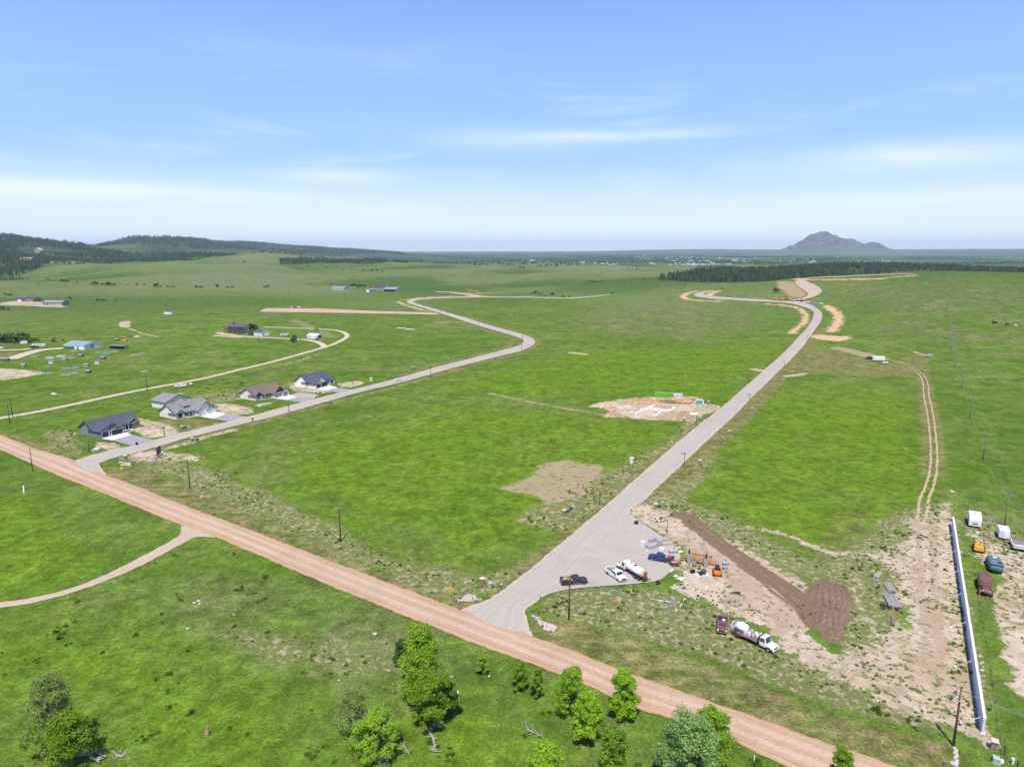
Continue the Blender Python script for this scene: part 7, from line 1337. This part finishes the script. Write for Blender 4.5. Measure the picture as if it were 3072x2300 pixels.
# brick columns under construction, scaffold, sign frame
for x, y, h_, l in ((1225, 750, 2.7, 'grey block column at the left of the timber pile'), (1345, 765, 1.1, 'short grey block column in the middle'), (1600, 830, 2.4, 'grey block column at the right of the timber pile')):
    t = thing('block_column', l, 'column', G(*Y1(x, y)), R(-20), 'block columns being built beside the timber pile'); n = int(h_ / .2)
    for k in range(n):
        for sx, sy, rz in ((0, -.21, 0), (0, .21, 0), (-.3, 0, 1.57), (.3, 0, 1.57)): o = put(mb_b, 'block', t); o.location = (sx, sy, k * .2); o.rotation_euler = (0, 0, rz)
    MB().box(-.2, .2, -.12, .12, -.1, h_ + (.9 if h_ > 2 else .1)).build('core_post', BLKP, t)
TIM = mat('orange_timber', (.48, .27, .12), .85, .25, 3)
t = thing('timber_frame', 'orange-brown timber frame and plank pile between the block columns', 'timber pile', G(*Y1(1440, 690)), R(-25)); rq = random.Random(4)
for i in range(22): x = rq.uniform(-2.8, 2.8); y = rq.uniform(-1.2, 1.4); a = rq.uniform(-.35, .35); l_ = rq.uniform(1.0, 2.4); z = rq.uniform(.08, .8); MB().bar((x - l_ * math.cos(a), y - l_ * math.sin(a), z), (x + l_ * math.cos(a), y + l_ * math.sin(a), z + rq.uniform(-.05, .05)), .2, .07).build('plank', TIM, t)
MB().box(-2.8, 2.8, 1.2, 1.4, .8, 1.35).build('beam', TIM, t); MB().box(-2.8, 2.8, -.7, -.6, .6, .9).build('beam', TIM, t)
for x in (-2.7, -.8, 1, 2.7): MB().box(x - .09, x + .09, -.7, -.5, -.1, 1.4).build('post', TIM, t); MB().box(x - .09, x + .09, 1.2, 1.38, -.1, 1.4).build('post', TIM, t)
t = thing('crate_cage', 'rusty cage crate with two orange cones on top beside the navy pickup', 'crate', G(*Y1(920, 790)), R(25))
for x, y in ((-1, -.6), (1, -.6), (-1, .6), (1, .6), (0, -.6), (0, .6)): MB().box(x - .05, x + .05, y - .05, y + .05, 0, 1.1).build('post', mat('rust_iron', ()), t)
for z in (.15, .6, 1.05): [MB().box(-1, 1, y - .04, y + .04, z - .04, z + .04).build('rail', mat('rust_iron', ()), t) for y in (-.6, .6)]; [MB().box(x - .04, x + .04, -.6, .6, z - .045, z + .035).build('rail', mat('rust_iron', ()), t) for x in (-1, 1)]
for k in range(3): MB().box(-.9, .9, -.5 + k * .38, -.2 + k * .38, .98, 1.04).build('board', CROSS, t)
g_ = G(*Y1(920, 790)); CON = mat('cone_orange', (.85, .14, .03), .5)
for dx, dy, dz, l in ((-.1, -.1, 1.05, 'orange traffic cone on the crate, front one'), (.55, .45, 1.05, 'orange traffic cone on the crate, back one')): t = thing('traffic_cone', l, 'cone', g_ + Vector((dx, dy, dz))); MB().lathe([(.16, .03), (.03, .6)], 10).build('cone_body', CON, t); MB().box(-.2, .2, -.2, .2, 0, .03).build('cone_base', CON, t)
def heap(label, px, r, h, m, seed=1, name='dirt_pile', cat='dirt pile', sx=1.0, rz=0, rough=.18):
    rs = np.random.RandomState(seed); t_ = G(*px); V = []; nr_, na = 9, 28
    for i in range(nr_):
        q = i / (nr_ - 1)
        for j in range(na): a = 2 * math.pi * j / na; rr = r * q * (1 + rough * math.sin(3 * a + seed) + rough * .6 * math.sin(7 * a + 2 * seed)); V.append((rr * math.cos(a) * sx, rr * math.sin(a), h * (1 - q) ** .8 * (1 + rs.uniform(-.14, .14)) - .12 * q))
    F = [(i * na + j, i * na + (j + 1) % na, (i + 1) * na + (j + 1) % na, (i + 1) * na + j) for i in range(nr_ - 1) for j in range(na)]
    o = mesh_obj(name, V, F, m, None, False); o.location = t_; o.rotation_euler = (0, 0, rz); o.data.flip_normals() if o.data.polygons[60].normal.z < 0 else None; return tag(o, label, cat)
t = thing('spare_wheel', 'white-rimmed black tyre lying at the asphalt edge', 'wheel', G(*Y1(548, 1190)) + Vector((0, 0, .35)), R(30)); t.rotation_euler = (R(55), 0, R(20)); MB().lathe([(.25, -.12), (.5, -.12), (.55, 0), (.5, .12), (.25, .12)], 18).build('tyre', TYRE, t, True); MB().lathe([(.27, -.05), (.2, .08), (.02, .1)], 14).build('rim', TRIMW, t)
for x, y, s, l in ((1050, 1070, .75, 'large white plastic bag beside the green weeds'), (940, 1010, .5, 'smaller white plastic bag behind the weeds'), (1040, 470, .6, 'pale rubble bag near the timber pile')): heap(l, Y1(x, y), s, s * .7, WRAP, int(x), 'plastic_bag', 'bag', 1.3)
heap('bright green weed mound at the corner of the asphalt', Y1(830, 1110), 1.6, .6, mat('weed_green', (.07, .17, .015), .9, .4, 5), 3, 'weed_mound', 'weeds', 1.5, rough=.3); heap('black soil mound lying on the bare ground', (2209, 1778), .8, .35, BLKP, 5, 'black_heap', 'heap', 1.6)
t = thing('cement_mixer', 'dark brown cement mixer on a white sheet', 'mixer', G(*Y1(1530, 980)), R(10)); MB().box(-1.5, 1.4, -.7, .7, .01, .03).build('ground_sheet', WRAP, t); MB().lathe([(.25, .35), (.55, .6), (.6, .9), (.35, 1.2)], 14, c=(.3, 0, 0)).build('drum', mat('dark_red_brown', (.12, .05, .04), .6), t, True); MB().box(-.8, -.3, -.3, .3, .1, .7).build('engine', BLKP, t)
for y in (-.45, .45): wheel(t, -.5, y, .28, .12)
for x, y, l, w_, m in ((1310, 940, 'small black compactor on the bare soil', .5, BLKP), (2040, 770, 'stack of grey mesh trays right of the skid steer', .7, TGR), (2030, 860, 'lower grey mesh tray right of the skid steer', .6, TGR), (880, 500, 'heap of dark baskets behind the navy pickup', 1.0, TGR)):
    t = thing('equipment_stack', l, 'equipment', G(*Y1(x, y)), R(20)); [MB().box(-w_, w_, -w_ * .6, w_ * .6, .05 + k * .25, .2 + k * .25).build('tray', m, t) for k in range(3)]; MB().bar((0, 0, .2), (.2, .1, 1.3), .07).build('handle', BLKP, t)
t = thing('long_board', 'long pale board leaning from the timber pile', 'board', G(*Y1(1290, 930))); MB().bar((0, 0, .05), (-2.4, 3.6, .3), .22, .06).build('plank', CROSS, t)
for p0, p1, l in (((1971, 1800), (2013, 1806), 'long white pipe lying in the weeds below the turnaround'), ((2013, 1790), (2037, 1808), 'shorter white pipe crossing beside a manhole lid')): a, b_ = G(*p0), G(*p1); t = thing('white_pipe', l, 'pipe', a); MB().tube([(0, 0, .1), tuple(b_ - a + Vector((0, 0, .1)))], .07, 8).build('tube', TRIMW, t)
for i, (x, y) in enumerate(((2050, 1808), (2040, 1826), (2027, 1842), (2286, 1858), (2276, 1880))):
    t = thing('vent_hook_pipe', ('top', 'middle', 'lowest', 'right upper', 'right lower')[i] + ' white hooked vent pipe sticking out of the weeds', 'pipe', G(x, y), R(20 * i), 'white hooked vent pipes over the septic field'); MB().tube([(0, 0, -.1), (0, 0, .75), (.1, 0, .9), (.3, 0, .95), (.42, 0, .85), (.42, 0, .6)], .09, 8).build('tube', TRIMW, t, True)
LID = mat('lid_grey', (.20, .21, .22), .7)
for i, (x, y) in enumerate(((2020, 1802), (2014, 1817), (1999, 1838), (2210, 1864), (2195, 1882))): t = thing('manhole_lid', ('uppermost', 'second', 'third', 'fourth, right of the red pickup', 'lowest, beside the flatbed reel')[i] + ' round grey lid in the weeds', 'lid', G(x, y), 0, 'round grey tank lids in the weeds'); MB().lathe([(.55, -.05), (.58, .15), (.5, .2), (.1, .24)], 18).build('disc', LID, t)
for x, y, l in ((1849, 1814, 'small orange marker board in the green weeds'),): t = thing('marker_sign', l, 'sign', G(x, y)); MB().box(-.22, .22, -.03, .03, .2, .8).build('board', CON, t); MB().box(-.03, .03, .03, .07, -.1, .9).build('post', POLE, t)
def roadsign(label, px, hd, m, shape='diamond', h=2.2, s=.45, name='road_sign', face=None):
    t = thing(name, label, 'sign', G(*px), R(hd)); MB().box(-.04, .04, -.03, .03, -.2, h).build('post', TGR, t)
    if shape == 'diamond': MB().add([(x, y, z) for y in (-.06, -.035) for x, z in ((0, h - s), (s, h), (0, h + s), (-s, h))], [(0, 1, 2, 3), (7, 6, 5, 4), (0, 4, 5, 1), (1, 5, 6, 2), (2, 6, 7, 3), (3, 7, 4, 0)]).build('sign_plate', m, t)
    else: MB().box(-s, s, -.06, -.035, h - s * .8, h + s * .2).build('sign_plate', m, t)
    if face: face(t, h, s)
    return t
SY = mat('sign_yellow', (.85, .50, .01), .5)
def person_mark(t, h, s): MB().lathe([(.02, 0), (.07, .001)], 8, 'y', (0, -.064, h + .16)).build('symbol', BLKP, t); MB().box(-.05, .05, -.068, -.06, h - .12, h + .08).build('symbol', BLKP, t)
roadsign('yellow diamond sign with a dark symbol by the near junction', (1351, 1795), 20, SY, face=person_mark, s=.55, h=2.4); roadsign('yellow diamond sign tilted in the verge below the black sign board', (366, 1412), 20, SY, s=.62, h=.9)
t = roadsign('small white notice sign in the verge by the bare pole', (606, 1497), -10, TRIMW, 'rect', 1.0, .35); roadsign('teal street-name sign at the near junction', (1416, 1803), 60, mat('teal_sign', (.05, .35, .33), .5), 'rect', 2.3, .45, 'street_name_sign')
t = thing('mailbox_post', 'short brown post with a white cap at the asphalt edge', 'post', G(1504, 1767)); MB().box(-.07, .07, -.07, .07, -.1, 1.1).build('post', POLE, t); MB().box(-.16, .16, -.16, .16, 1.1, 1.28).build('cap', TRIMW, t)
t = thing('mailbox_post', 'low brown post beside the asphalt left of the tall pole', 'post', G(1621, 1800)); MB().box(-.08, .08, -.08, .08, -.1, .7).build('post', POLE, t); MB().box(-.12, .16, -.1, .1, .7, .85).build('cap', RUST, t)
t = thing('fire_hydrant', 'red and white hydrant marker by the riprap at the junction', 'hydrant', G(1369, 1804)); MB().lathe([(.14, 0), (.14, .5), (.2, .52), (.16, .72), (.05, .8)], 10).build('barrel', CON, t, True); MB().box(-.28, .28, -.06, .06, .4, .54).build('outlet', TRIMW, t)
# rocks
def rock(label, px, s, m, seed, group=None):
    rs = np.random.RandomState(seed); bm = bmesh.new(); bmesh.ops.create_icosphere(bm, subdivisions=2, radius=1)
    ph = rs.uniform(0, 6, 3)
    for v in bm.verts: c = v.co; c *= s * .62 * (1 + .18 * math.sin(3 * c.x + ph[0]) + .15 * math.sin(4 * c.y + ph[1])); c.z *= .55; c.x *= 1.25
    me = bpy.data.meshes.new('rock'); bm.to_mesh(me); bm.free(); me.materials.append(m); o = bpy.data.objects.new('rock', me); COL.objects.link(o); o.location = G(*px) + Vector((0, 0, s * .2)); o.rotation_euler = (0, 0, rs.uniform(0, 6)); return tag(o, label, 'rock', group)
RK = mat('pale_rock', (.50, .46, .40), .9, .15, 2); RK2 = mat('pink_rock', (.50, .42, .37), .9, .15, 2)
for i, (x, y, s, l) in enumerate([(595, 1803, .5, 'pale rock in the middle of the lower left pasture, upper'), (583, 1808, .45, 'pale rock beside the upper one in the lower left pasture'), (598, 1811, .5, 'pale rock lowest of the three in the lower left pasture'), (1124, 1902, .55, 'pale boulder left of the tall leaning tree'), (1204, 1998, .55, 'white rock at the foot of the small dark tree'), (1166, 2011, .3, 'small white rock left of the middle trees'), (1353, 2030, .4, 'white rock right of the middle trees'), (1017, 2040, .3, 'small pale rock in the thin grass'), (563, 1885, .35, 'small white rock lower in the left pasture'), (701, 1843, .3, 'small white stone on the pale slope'), (2856, 1476, .9, 'pale boulder in the grass just above the wall'), (2862, 2292, .8, 'white boulder cut by the bottom edge near the reddish pole'), (1468, 2028, .3, 'small white stone right of the slim tree'), (225, 1302, .9, 'cream boulder at the back of the dark blue house')]): rock(l, (x, y), s, RK, i)
for i in range(2): rock(('light round rock left of the timber pile', 'second round rock left of the timber pile')[i], Y1(960 + 60 * i, 400 - 15 * i), .7 - .15 * i, RK, 40 + i)
def riprap(label, pts, n, m, seed, s=(.12, .3), name='riprap'):
    P = W2(pts); rs = np.random.RandomState(seed); lo, hi = P.min(0), P.max(0); Q = lo + rs.rand(n * 4, 2) * (hi - lo); Q = Q[in_poly(Q, P)][:n]; mb = MB()
    for q in Q: r = rs.uniform(*s); z = HZ(*q); mb.lathe([(r * .7, -.05), (r, r * .25), (r * .6, r * .7)], 5, c=(q[0], q[1], z))
    o = mb.build(name, m); o['kind'] = 'stuff'; o['label'] = label; return o
riprap('pinkish riprap stones spilling from the culvert below the tall dark pole', [(1606, 1852), (1622, 1862), (1650, 1872), (1672, 1880), (1660, 1895), (1630, 1888)], 150, RK2, 1); riprap('pinkish riprap stones at the junction culvert', [(1385, 1790), (1400, 1783), (1425, 1785), (1432, 1797), (1415, 1803), (1390, 1802)], 110, RK2, 2); riprap('line of tan stones behind the farm lane', [(826, 1098), (880, 1084), (940, 1066), (966, 1056), (960, 1062), (900, 1084), (850, 1098)], 60, RK, 3, (.25, .55)); riprap('stones along the two pole foot at the lower right', [(2862, 2240), (2870, 2250), (2876, 2290), (2864, 2290)], 40, RK, 4); riprap('pinkish stones at the near junction of the subdivision road', [(358, 1388), (390, 1388), (392, 1398), (362, 1398)], 50, RK2, 5, (.2, .4)); riprap('rubble beside the wall', [(2936, 1960), (2945, 1960), (2960, 2060), (2950, 2060)], 60, RK, 6)
for px, hd, l in (((1608, 1853), -30, 'white flared culvert end below the tall dark pole'), ((1436, 1799), 0, 'white flared culvert end at the junction riprap'), ((1376, 1803), 180, 'white culvert end beside the hydrant'), ((367, 1386), 20, 'white culvert mouth at the near junction of the subdivision road')):
    t = thing('culvert_end', l, 'culvert', G(*px), R(hd), sc=.62); mb = MB(); mb.add([(-.4, -.35, 0), (-.4, .35, 0), (1.0, .8, 0), (1.0, -.8, 0), (-.4, -.35, .6), (-.4, .35, .6), (1.0, .85, .05), (1.0, -.85, .05)], [(0, 1, 2, 3), (0, 4, 5, 1), (1, 5, 6, 2), (0, 3, 7, 4)]); mb.build('flare', INS, t); MB().lathe([(.36, -1.6), (.36, -.35)], 14, 'x', (0, 0, .3)).build('pipe', INS, t, True)
# log piles and black pipes right
LOG = mat('grey_logs', (.40, .36, .33), .9, .2, 3)
def logpile(label, px, n, L_, hd, lay=3, m=None, name='log_pile', r=.11):
    t = thing(name, label, 'pile', G(*px), R(hd)); rr = random.Random(n)
    for i in range(n): k = i % lay; y = (i // lay) * r * 2.1 - n / lay * r; x = rr.uniform(-.3, .3); MB().tube([(-L_ / 2 + x, y, r + k * r * 1.8), (L_ / 2 + x, y + rr.uniform(-.08, .08), r + k * r * 1.8)], [r, r * .8], 7).build('log', m or LOG, t)
    return t
logpile('stack of long grey fence posts, biggest of the piles by the wall', (2676, 1806), 33, 5.2, 75); logpile('loose heap of pale posts above the big stack', (2666, 1762), 14, 3.6, 77, 2); logpile('small bundle of boards wrapped in grey in the grass', (2632, 1727), 12, 3.2, 47, 3, TGR); logpile('short pile of red-brown and white boards below the stacks', (2678, 1865), 9, 3.2, 60, 3, STN)
t = thing('pipe_coils', 'heap of black pipe coils at the foot of the grey stack', 'pipe coils', G(2668, 1825), R(-20)); rq = random.Random(2)
for i in range(16): x, y = rq.uniform(-1.6, 1.6), rq.uniform(-.6, .6); c = [(x + .32 * math.cos(a * math.pi / 5), y + .32 * math.sin(a * math.pi / 5), .15 + rq.random() * .02 + (i % 3) * .16) for a in range(11)]; MB().tube(c, .07, 6).build('coil', BLKP, t, True)
# black sign board near the first junction
t = thing('sign_board', 'tall black board on posts with ground beams, beside the subdivision road', 'sign board', G(472, 1374), R(103)); 
for i in range(4): x = i * 1.5; MB().box(x - .07, x + .07, -.07, .07, -.1, 3.2).build('post', BLKP, t); MB().box(x - .08, x + .08, -1.0, 1.4, .0, .12).build('ground_beam', mat('rust_iron', ()), t); MB().bar((x, 1.2, .1), (x, 0, 1.6), .08).build('strut', BLKP, t)
for k in range(5): MB().box(-.2, 4.7, -.12, -.07, .9 + k * .5, 1.38 + k * .5).build('board', BLKP, t)
MB().box(-.1, 4.6, -.14, -.12, 2.25, 2.38).build('pale_stripe', mat('pale_teal', (.35, .5, .5), .6), t)
t = thing('dustbin', 'black wheeled bin at the kerb of the dark blue house', 'bin', G(411, 1335), R(60)); MB().box(-.3, .3, -.32, .32, .08, 1.0, -.05).build('bin_body', BLKP, t); MB().box(-.38, .38, -.42, .4, 1.0, 1.08).build('lid', BLKP, t); [wheel(t, -.25, y, .14, .06) for y in (-.25, .25)]
t = thing('mailbox', 'black mailbox on a post at the verge beyond the second house', 'mailbox', G(759, 1267), R(60)); MB().box(-.08, .08, -.08, .08, -.1, 1.4).build('post', BLKP, t); MB().box(-.3, .3, -.2, .2, 1.4, 1.9).build('box', BLKP, t); MB().box(-.45, .1, .2, .3, .9, 1.3).build('sign_plate', BLKP, t)
t = thing('standing_pipe', 'lone white leaning pipe in the left meadow', 'pipe', G(72, 1479)); MB().tube([(0, 0, -.2), (-1.0, 1.5, 1.8)], .13, 8).build('tube', TRIMW, t)
t = thing('white_marker_post', 'short white post in the grass below the gravel road', 'post', G(2262, 2285)); MB().box(-.07, .07, -.04, .04, -.1, 1.1).build('post', TRIMW, t)
t = thing('white_slab', 'small white slab lying in the pasture right of the leafy tree', 'slab', G(1371, 2085), R(100)); MB().box(-.9, .9, -.3, .3, 0, .25).build('stone', TRIMW, t)
for x, y, l, c in ((540, 1181, 'pale blue sheet lying behind the dark blue house', BLP), (625, 1165, 'dark and white trampoline frame behind the off-white house', BLKP), (482, 1181, 'small dark tarp in the field behind the dark blue house', BLKP), (670, 1140, 'black tarp left of the wire enclosure', BLKP), (727, 1149, 'black pad behind the brown-roofed house', BLKP), (685, 1148, 'small brown calf hutch behind the brown-roofed house', POLE), (892, 1026, 'blue garden tank on the farmhouse lawn', BLP), (162, 1181, 'white board lying below the farm lane', TRIMW), (1203, 984, 'long white sheet lying in the field inside the road bend', TRIMW), (1230, 988, 'second long white sheet in the field inside the road bend', TRIMW), (1001, 978, 'dark brush heap beside the farm loop track', POLE), (816, 978, 'dark scrap heap behind the farm track', POLE), (433, 1115, 'grey twiggy brush pile in the left field', TWIG), (390, 1010, 'black pipe heap behind the open-fronted shed', BLKP), (412, 1010, 'pale rubble heap behind the open-fronted shed', RK), (880, 1217, 'x', None)):
    if c is None: continue
    if 'heap' in l or 'pile' in l: heap(l, (x, y), 1.5, 1.0, c, x, 'brush_pile', 'pile', 1.6, rough=.3); continue
    t = thing('ground_sheet', l, 'sheet', G(x, y), R(-20)); L_ = 5 if 'long' in l else 1.3; MB().box(-L_, L_, -.7, .7, 0, .25 if 'tank' not in l else 1.0, .05).build('sheet', c, t); MB().box(-L_ * .6, L_ * .2, -.4, .3, .2, .45).build('fold', c, t)
# oval bed in the lawn of house 3
sheet('gravel_bed', [(762, 1217), (780, 1211), (812, 1208), (818, 1210), (800, 1214), (775, 1218)], M_paved, .1)
# ---------------------------------------------------------------- building site
Zc = lambda x, y: (1780 + x / 5.821, 1160 + y / 5.821)
RD = mat('red_soil', (.41, .275, .165), .95, .25, 1.0, bump=.5); TD = mat('tan_soil', (.46, .345, .235), .95, .2, 1.0, bump=.5); GS = mat('grey_gravel', (.5, .46, .42), .95, .2, 2)
heap('large red soil heap behind the footings', Zc(760, 290), 4.81, 2.77, RD, 1, sx=1.5); heap('second red soil heap behind the footings, towards the timber', Zc(930, 270), 4.07, 2.64, RD, 2, sx=1.4); heap('red soil heap at the lower left of the site', Zc(350, 505), 3.70, 2.38, RD, 3, sx=1.3); heap('pale tan soil heap at the far left of the site', Zc(270, 330), 4.81, 2.11, TD, 4, sx=1.8); heap('small brown soil heap in front of the tan heap', Zc(300, 375), 2.22, 0.79, RD, 14, sx=1.8); heap('grey gravel heap, left of two', Zc(470, 370), 1.92, 1.06, GS, 5, sx=1.2); heap('grey gravel heap, right of two', Zc(590, 350), 2.07, 1.06, GS, 6, sx=1.3); heap('orange-brown soil heap right of the footings', Zc(1590, 530), 3.11, 2.84, RD, 7, sx=1.2); heap('lower soil heap beside the orange-brown one', Zc(1420, 540), 3.40, 1.45, RD, 8, sx=1.5); heap('low red soil ridge behind the footings', Zc(1180, 345), 2.22, 0.66, RD, 9, sx=3.2); heap('low soil ridge left of the footings', Zc(880, 370), 1.63, 0.66, RD, 10, sx=2.6); heap('low brown ridge by the lower left corner of the footings', Zc(720, 480), 1.48, 0.53, RD, 11, sx=2.0); heap('white sand patch right of the soil heaps', Zc(1740, 470), 1.92, 0.33, TRIMW, 12, sx=1.8); heap('low soil ridge in front of the rear footing', Zc(1320, 375), 1.48, 0.59, RD, 13, sx=3.0)
t = thing('house_footings', 'white concrete house footings laid out in the dirt', 'footings', G(*Zc(740, 500))); o_ = t.location.copy(); FW = mat('white_concrete', (.80, .78, .75), .8)
for a, b_ in (((740, 500), (860, 415)), ((840, 415), (985, 375)), ((985, 385), (1065, 340)), ((985, 380), (1210, 425)), ((1210, 430), (1110, 500)), ((1120, 498), (1035, 515)), ((1210, 420), (1340, 425)), ((1340, 425), (1430, 380)), ((1430, 384), (1380, 380))): A2, B2 = G(*Zc(*a)) - o_, G(*Zc(*b_)) - o_; MB().bar(A2 + Vector((0, 0, .3)), B2 + Vector((0, 0, .35)), .7, .8).build('footing', FW, t)
A2, B2 = G(*Zc(118, 375)), G(*Zc(185, 338)); t = thing('white_pipe', 'white pipe lying at the far left of the building site', 'pipe', A2); MB().bar((0, 0, .2), B2 - A2 + Vector((0, 0, .2)), .5, .4).build('tube', FW, t)
t = thing('dumpster_container', 'lime green container with a white graphic end behind the soil heaps', 'container', G(*Zc(1065, 185)), R(-14)); MB().box(0, 9.0, 0, 2.4, .1, 2.4).build('body', mat('lime_green', (.14, .40, .03), .5), t, bevel=.04); MB().box(9.02, 13.2, .1, 2.3, .1, 2.2).build('white_section', mat('white_speckled', (.78, .78, .80), .5, .6, 2.2, col2=(.25, .25, .35)), t)
for i in range(9): MB().box(.3 + i, .42 + i, -.06, 0, .15, 2.3).build('rib', mat('lime_green', ()), t)
LUM = mat('fresh_lumber', (.68, .44, .22), .8, .2, 3); LUM2 = mat('pale_lumber', (.72, .54, .36), .8, .2, 3)
def lumber(label, px, n, L_, hd, seed, spread=3.0, m=(LUM, LUM2), h=1.4, deck=2.0):
    t = thing('lumber_stack', label, 'lumber', G(*px), R(hd)); r_ = random.Random(seed)
    for i in range(n): x = r_.uniform(-spread, spread); y = r_.uniform(-deck, deck); z = .1 + h * (i / n); a = r_.uniform(-.22, .22); l_ = L_ * r_.uniform(.35, .55); MB().bar((x - l_ * math.cos(a), y - l_ * math.sin(a), z), (x + l_ * math.cos(a), y + l_ * math.sin(a), z), r_.uniform(.25, .5), .14).build('board', m[i % 2], t)
lumber('sprawling heap of fresh orange lumber behind the footings', Zc(1380, 265), 34, 9, -12, 1, 4.5, h=1.8, deck=3.2); lumber('lumber spill at the right end of the sprawling heap', Zc(1500, 285), 14, 6, -40, 2, 2.2, h=1.0, deck=1.5); lumber('flat stack of long boards right of the sprawling heap', Zc(1650, 240), 14, 9.5, -12, 3, .8, h=1.5, deck=1.0); lumber('second flat stack of boards nearer the road', Zc(1700, 285), 10, 8, -12, 4, .8, h=.9, deck=.8); lumber('small stack of boards beside the lime green container', Zc(1420, 185), 9, 7, -10, 5, .5, h=1.1, deck=.7)
t = thing('wrapped_pallet', 'white and teal wrapped pallet at the end of the boards', 'pallet', G(*Zc(1850, 295)), R(-10)); MB().box(-2.0, 2.0, -1.2, 1.2, .1, 1.2).build('load', WRAP, t, bevel=.08); MB().box(-1.6, 1.3, -1.25, -1.18, .4, 1.8).build('teal_panel', mat('teal_sign', (.05, .35, .33)), t); MB().box(-1.7, 1.7, -.9, .9, 1.2, 2.0, .1).build('top_load', WRAP, t)
# materials stacked where the hill road begins
for x, y, l, L_, c in ((790, 487, 'white board stack in front of the excavator', 3.0, TRIMW), (920, 495, 'dark grey pipe rack in front of the excavator', 3.2, TGR), (1050, 478, 'long white pipes lying behind the rack', 4.5, TRIMW), (1395, 520, 'white pickup-sized load at the top of the sand track', 2.5, TRIMW), (1240, 505, 'row of dark pipes leading to the white load', 3.5, TGR), (80, 550, 'pale box by the loop of the paved road', 1.5, TGR)):
    t = thing('pipe_stack', l, 'pipes', G(*Z8(x, y)), R(-12)); [MB().tube([(-L_, i * .35, .2 + (i % 2) * .3), (L_, i * .35, .2 + (i % 2) * .3)], .2, 7).build('pipe', c, t) for i in range(5)]

# windrows of ploughed soil
DS = mat('dark_turned_soil', (.14, .09, .053), .95, .35, 1.2, col2=(.225, .155, .098), bump=.6)
def windrow(label, p0, p1, w_, h_, seed):
    a, b_ = G(*p0), G(*p1); d = b_ - a; d.z = 0; L_ = d.length; d.normalize(); s = Vector((-d.y, d.x, 0)); rs = np.random.RandomState(seed); n = max(8, int(L_ / .45)); V = []; K = 7
    for i in range(n + 1):
        c = a + d * L_ * i / n + s * (.25 * math.sin(i * .21 + seed)); e = min(1, min(i, n - i) / 4)
        for j in range(K): q = -1 + 2 * j / (K - 1); x = c + s * w_ / 2 * q * (1 + rs.uniform(-.12, .12)); V.append((x.x - a.x, x.y - a.y, HZ(x.x, x.y) - a.z - .05 + h_ * e * (1 - q * q) * rs.uniform(.6, 1.25)))
    F = [(i * K + j, i * K + j + 1, (i + 1) * K + j + 1, (i + 1) * K + j) for i in range(n) for j in range(K - 1)]; o = mesh_obj('soil_windrow', V, F, DS); 
    if o.data.polygons[0].normal.z < 0: o.data.flip_normals()
    o.location = a; return tag(o, label, 'soil ridge', 'ridges of turned dark soil')
for i, (p0, p1) in enumerate((((2442, 1752), (2432, 1800)), ((2462, 1742), (2452, 1830)), ((2480, 1740), (2470, 1890)), ((2498, 1748), (2488, 1915)), ((2515, 1750), (2503, 1918)), ((2532, 1768), (2520, 1905)), ((2545, 1775), (2535, 1860)))):
    windrow(('leftmost, short ridge of dark turned soil', 'second ridge of dark turned soil from the left', 'third ridge of dark turned soil from the left', 'middle long ridge of dark turned soil', 'long ridge of dark turned soil right of the middle', 'second ridge of dark turned soil from the right', 'rightmost short ridge of dark turned soil')[i], p0, p1, 1.5, .38, i)
for i, (p0, p1) in enumerate((((2060, 1549), (2230, 1676)), ((2230, 1676), (2405, 1808)), ((2043, 1560), (2210, 1690)), ((2210, 1690), (2395, 1830)))): windrow(('upper edge berm of the dark soil track, first half', 'upper edge berm of the dark soil track, second half', 'lower edge berm of the dark soil track, first half', 'lower edge berm of the dark soil track, second half')[i], p0, p1, 1.1, .22, 20 + i)
# each look-alike of a group gets its place in the row
ONES = 'first second third fourth fifth sixth seventh eighth ninth tenth eleventh twelfth thirteenth fourteenth fifteenth sixteenth seventeenth eighteenth nineteenth twentieth'.split()
ORD = ONES + ['twenty-' + q for q in ONES[:9]] + ['thirtieth'] + ['thirty-' + q for q in ONES[:9]]
by = {}
for o in COL.objects:
    if o.parent is None and o.get('category') and o.get('label'): by.setdefault(o['label'], []).append(o)
for l, os_ in by.items():
    if 1 < len(os_) <= 39 and 'town' not in l:
        os_.sort(key=lambda o: o.location.x / max(1, o.location.y))
        for i, o in enumerate(os_): o['label'] = (l + ', ' + ORD[i] + ' from the left')
# ---------------------------------------------------------------- air
hb = MB(); hb.box(-26000, 26000, -3000, 31500, -60, 440)
hm = bpy.data.materials.new('air_haze'); hm.use_nodes = True; hn = hm.node_tree; hn.nodes.clear()
pv = hn.nodes.new('ShaderNodeVolumePrincipled'); ho = hn.nodes.new('ShaderNodeOutputMaterial'); hn.links.new(pv.outputs[0], ho.inputs['Volume'])
pv.inputs['Density'].default_value = 3.9e-5; pv.inputs['Color'].default_value = (0.68, 0.87, 1.0, 1); pv.inputs['Anisotropy'].default_value = 0.0
haze = hb.build('haze', hm); haze['kind'] = 'stuff'; haze['label'] = 'thin blue summer haze over the whole valley'
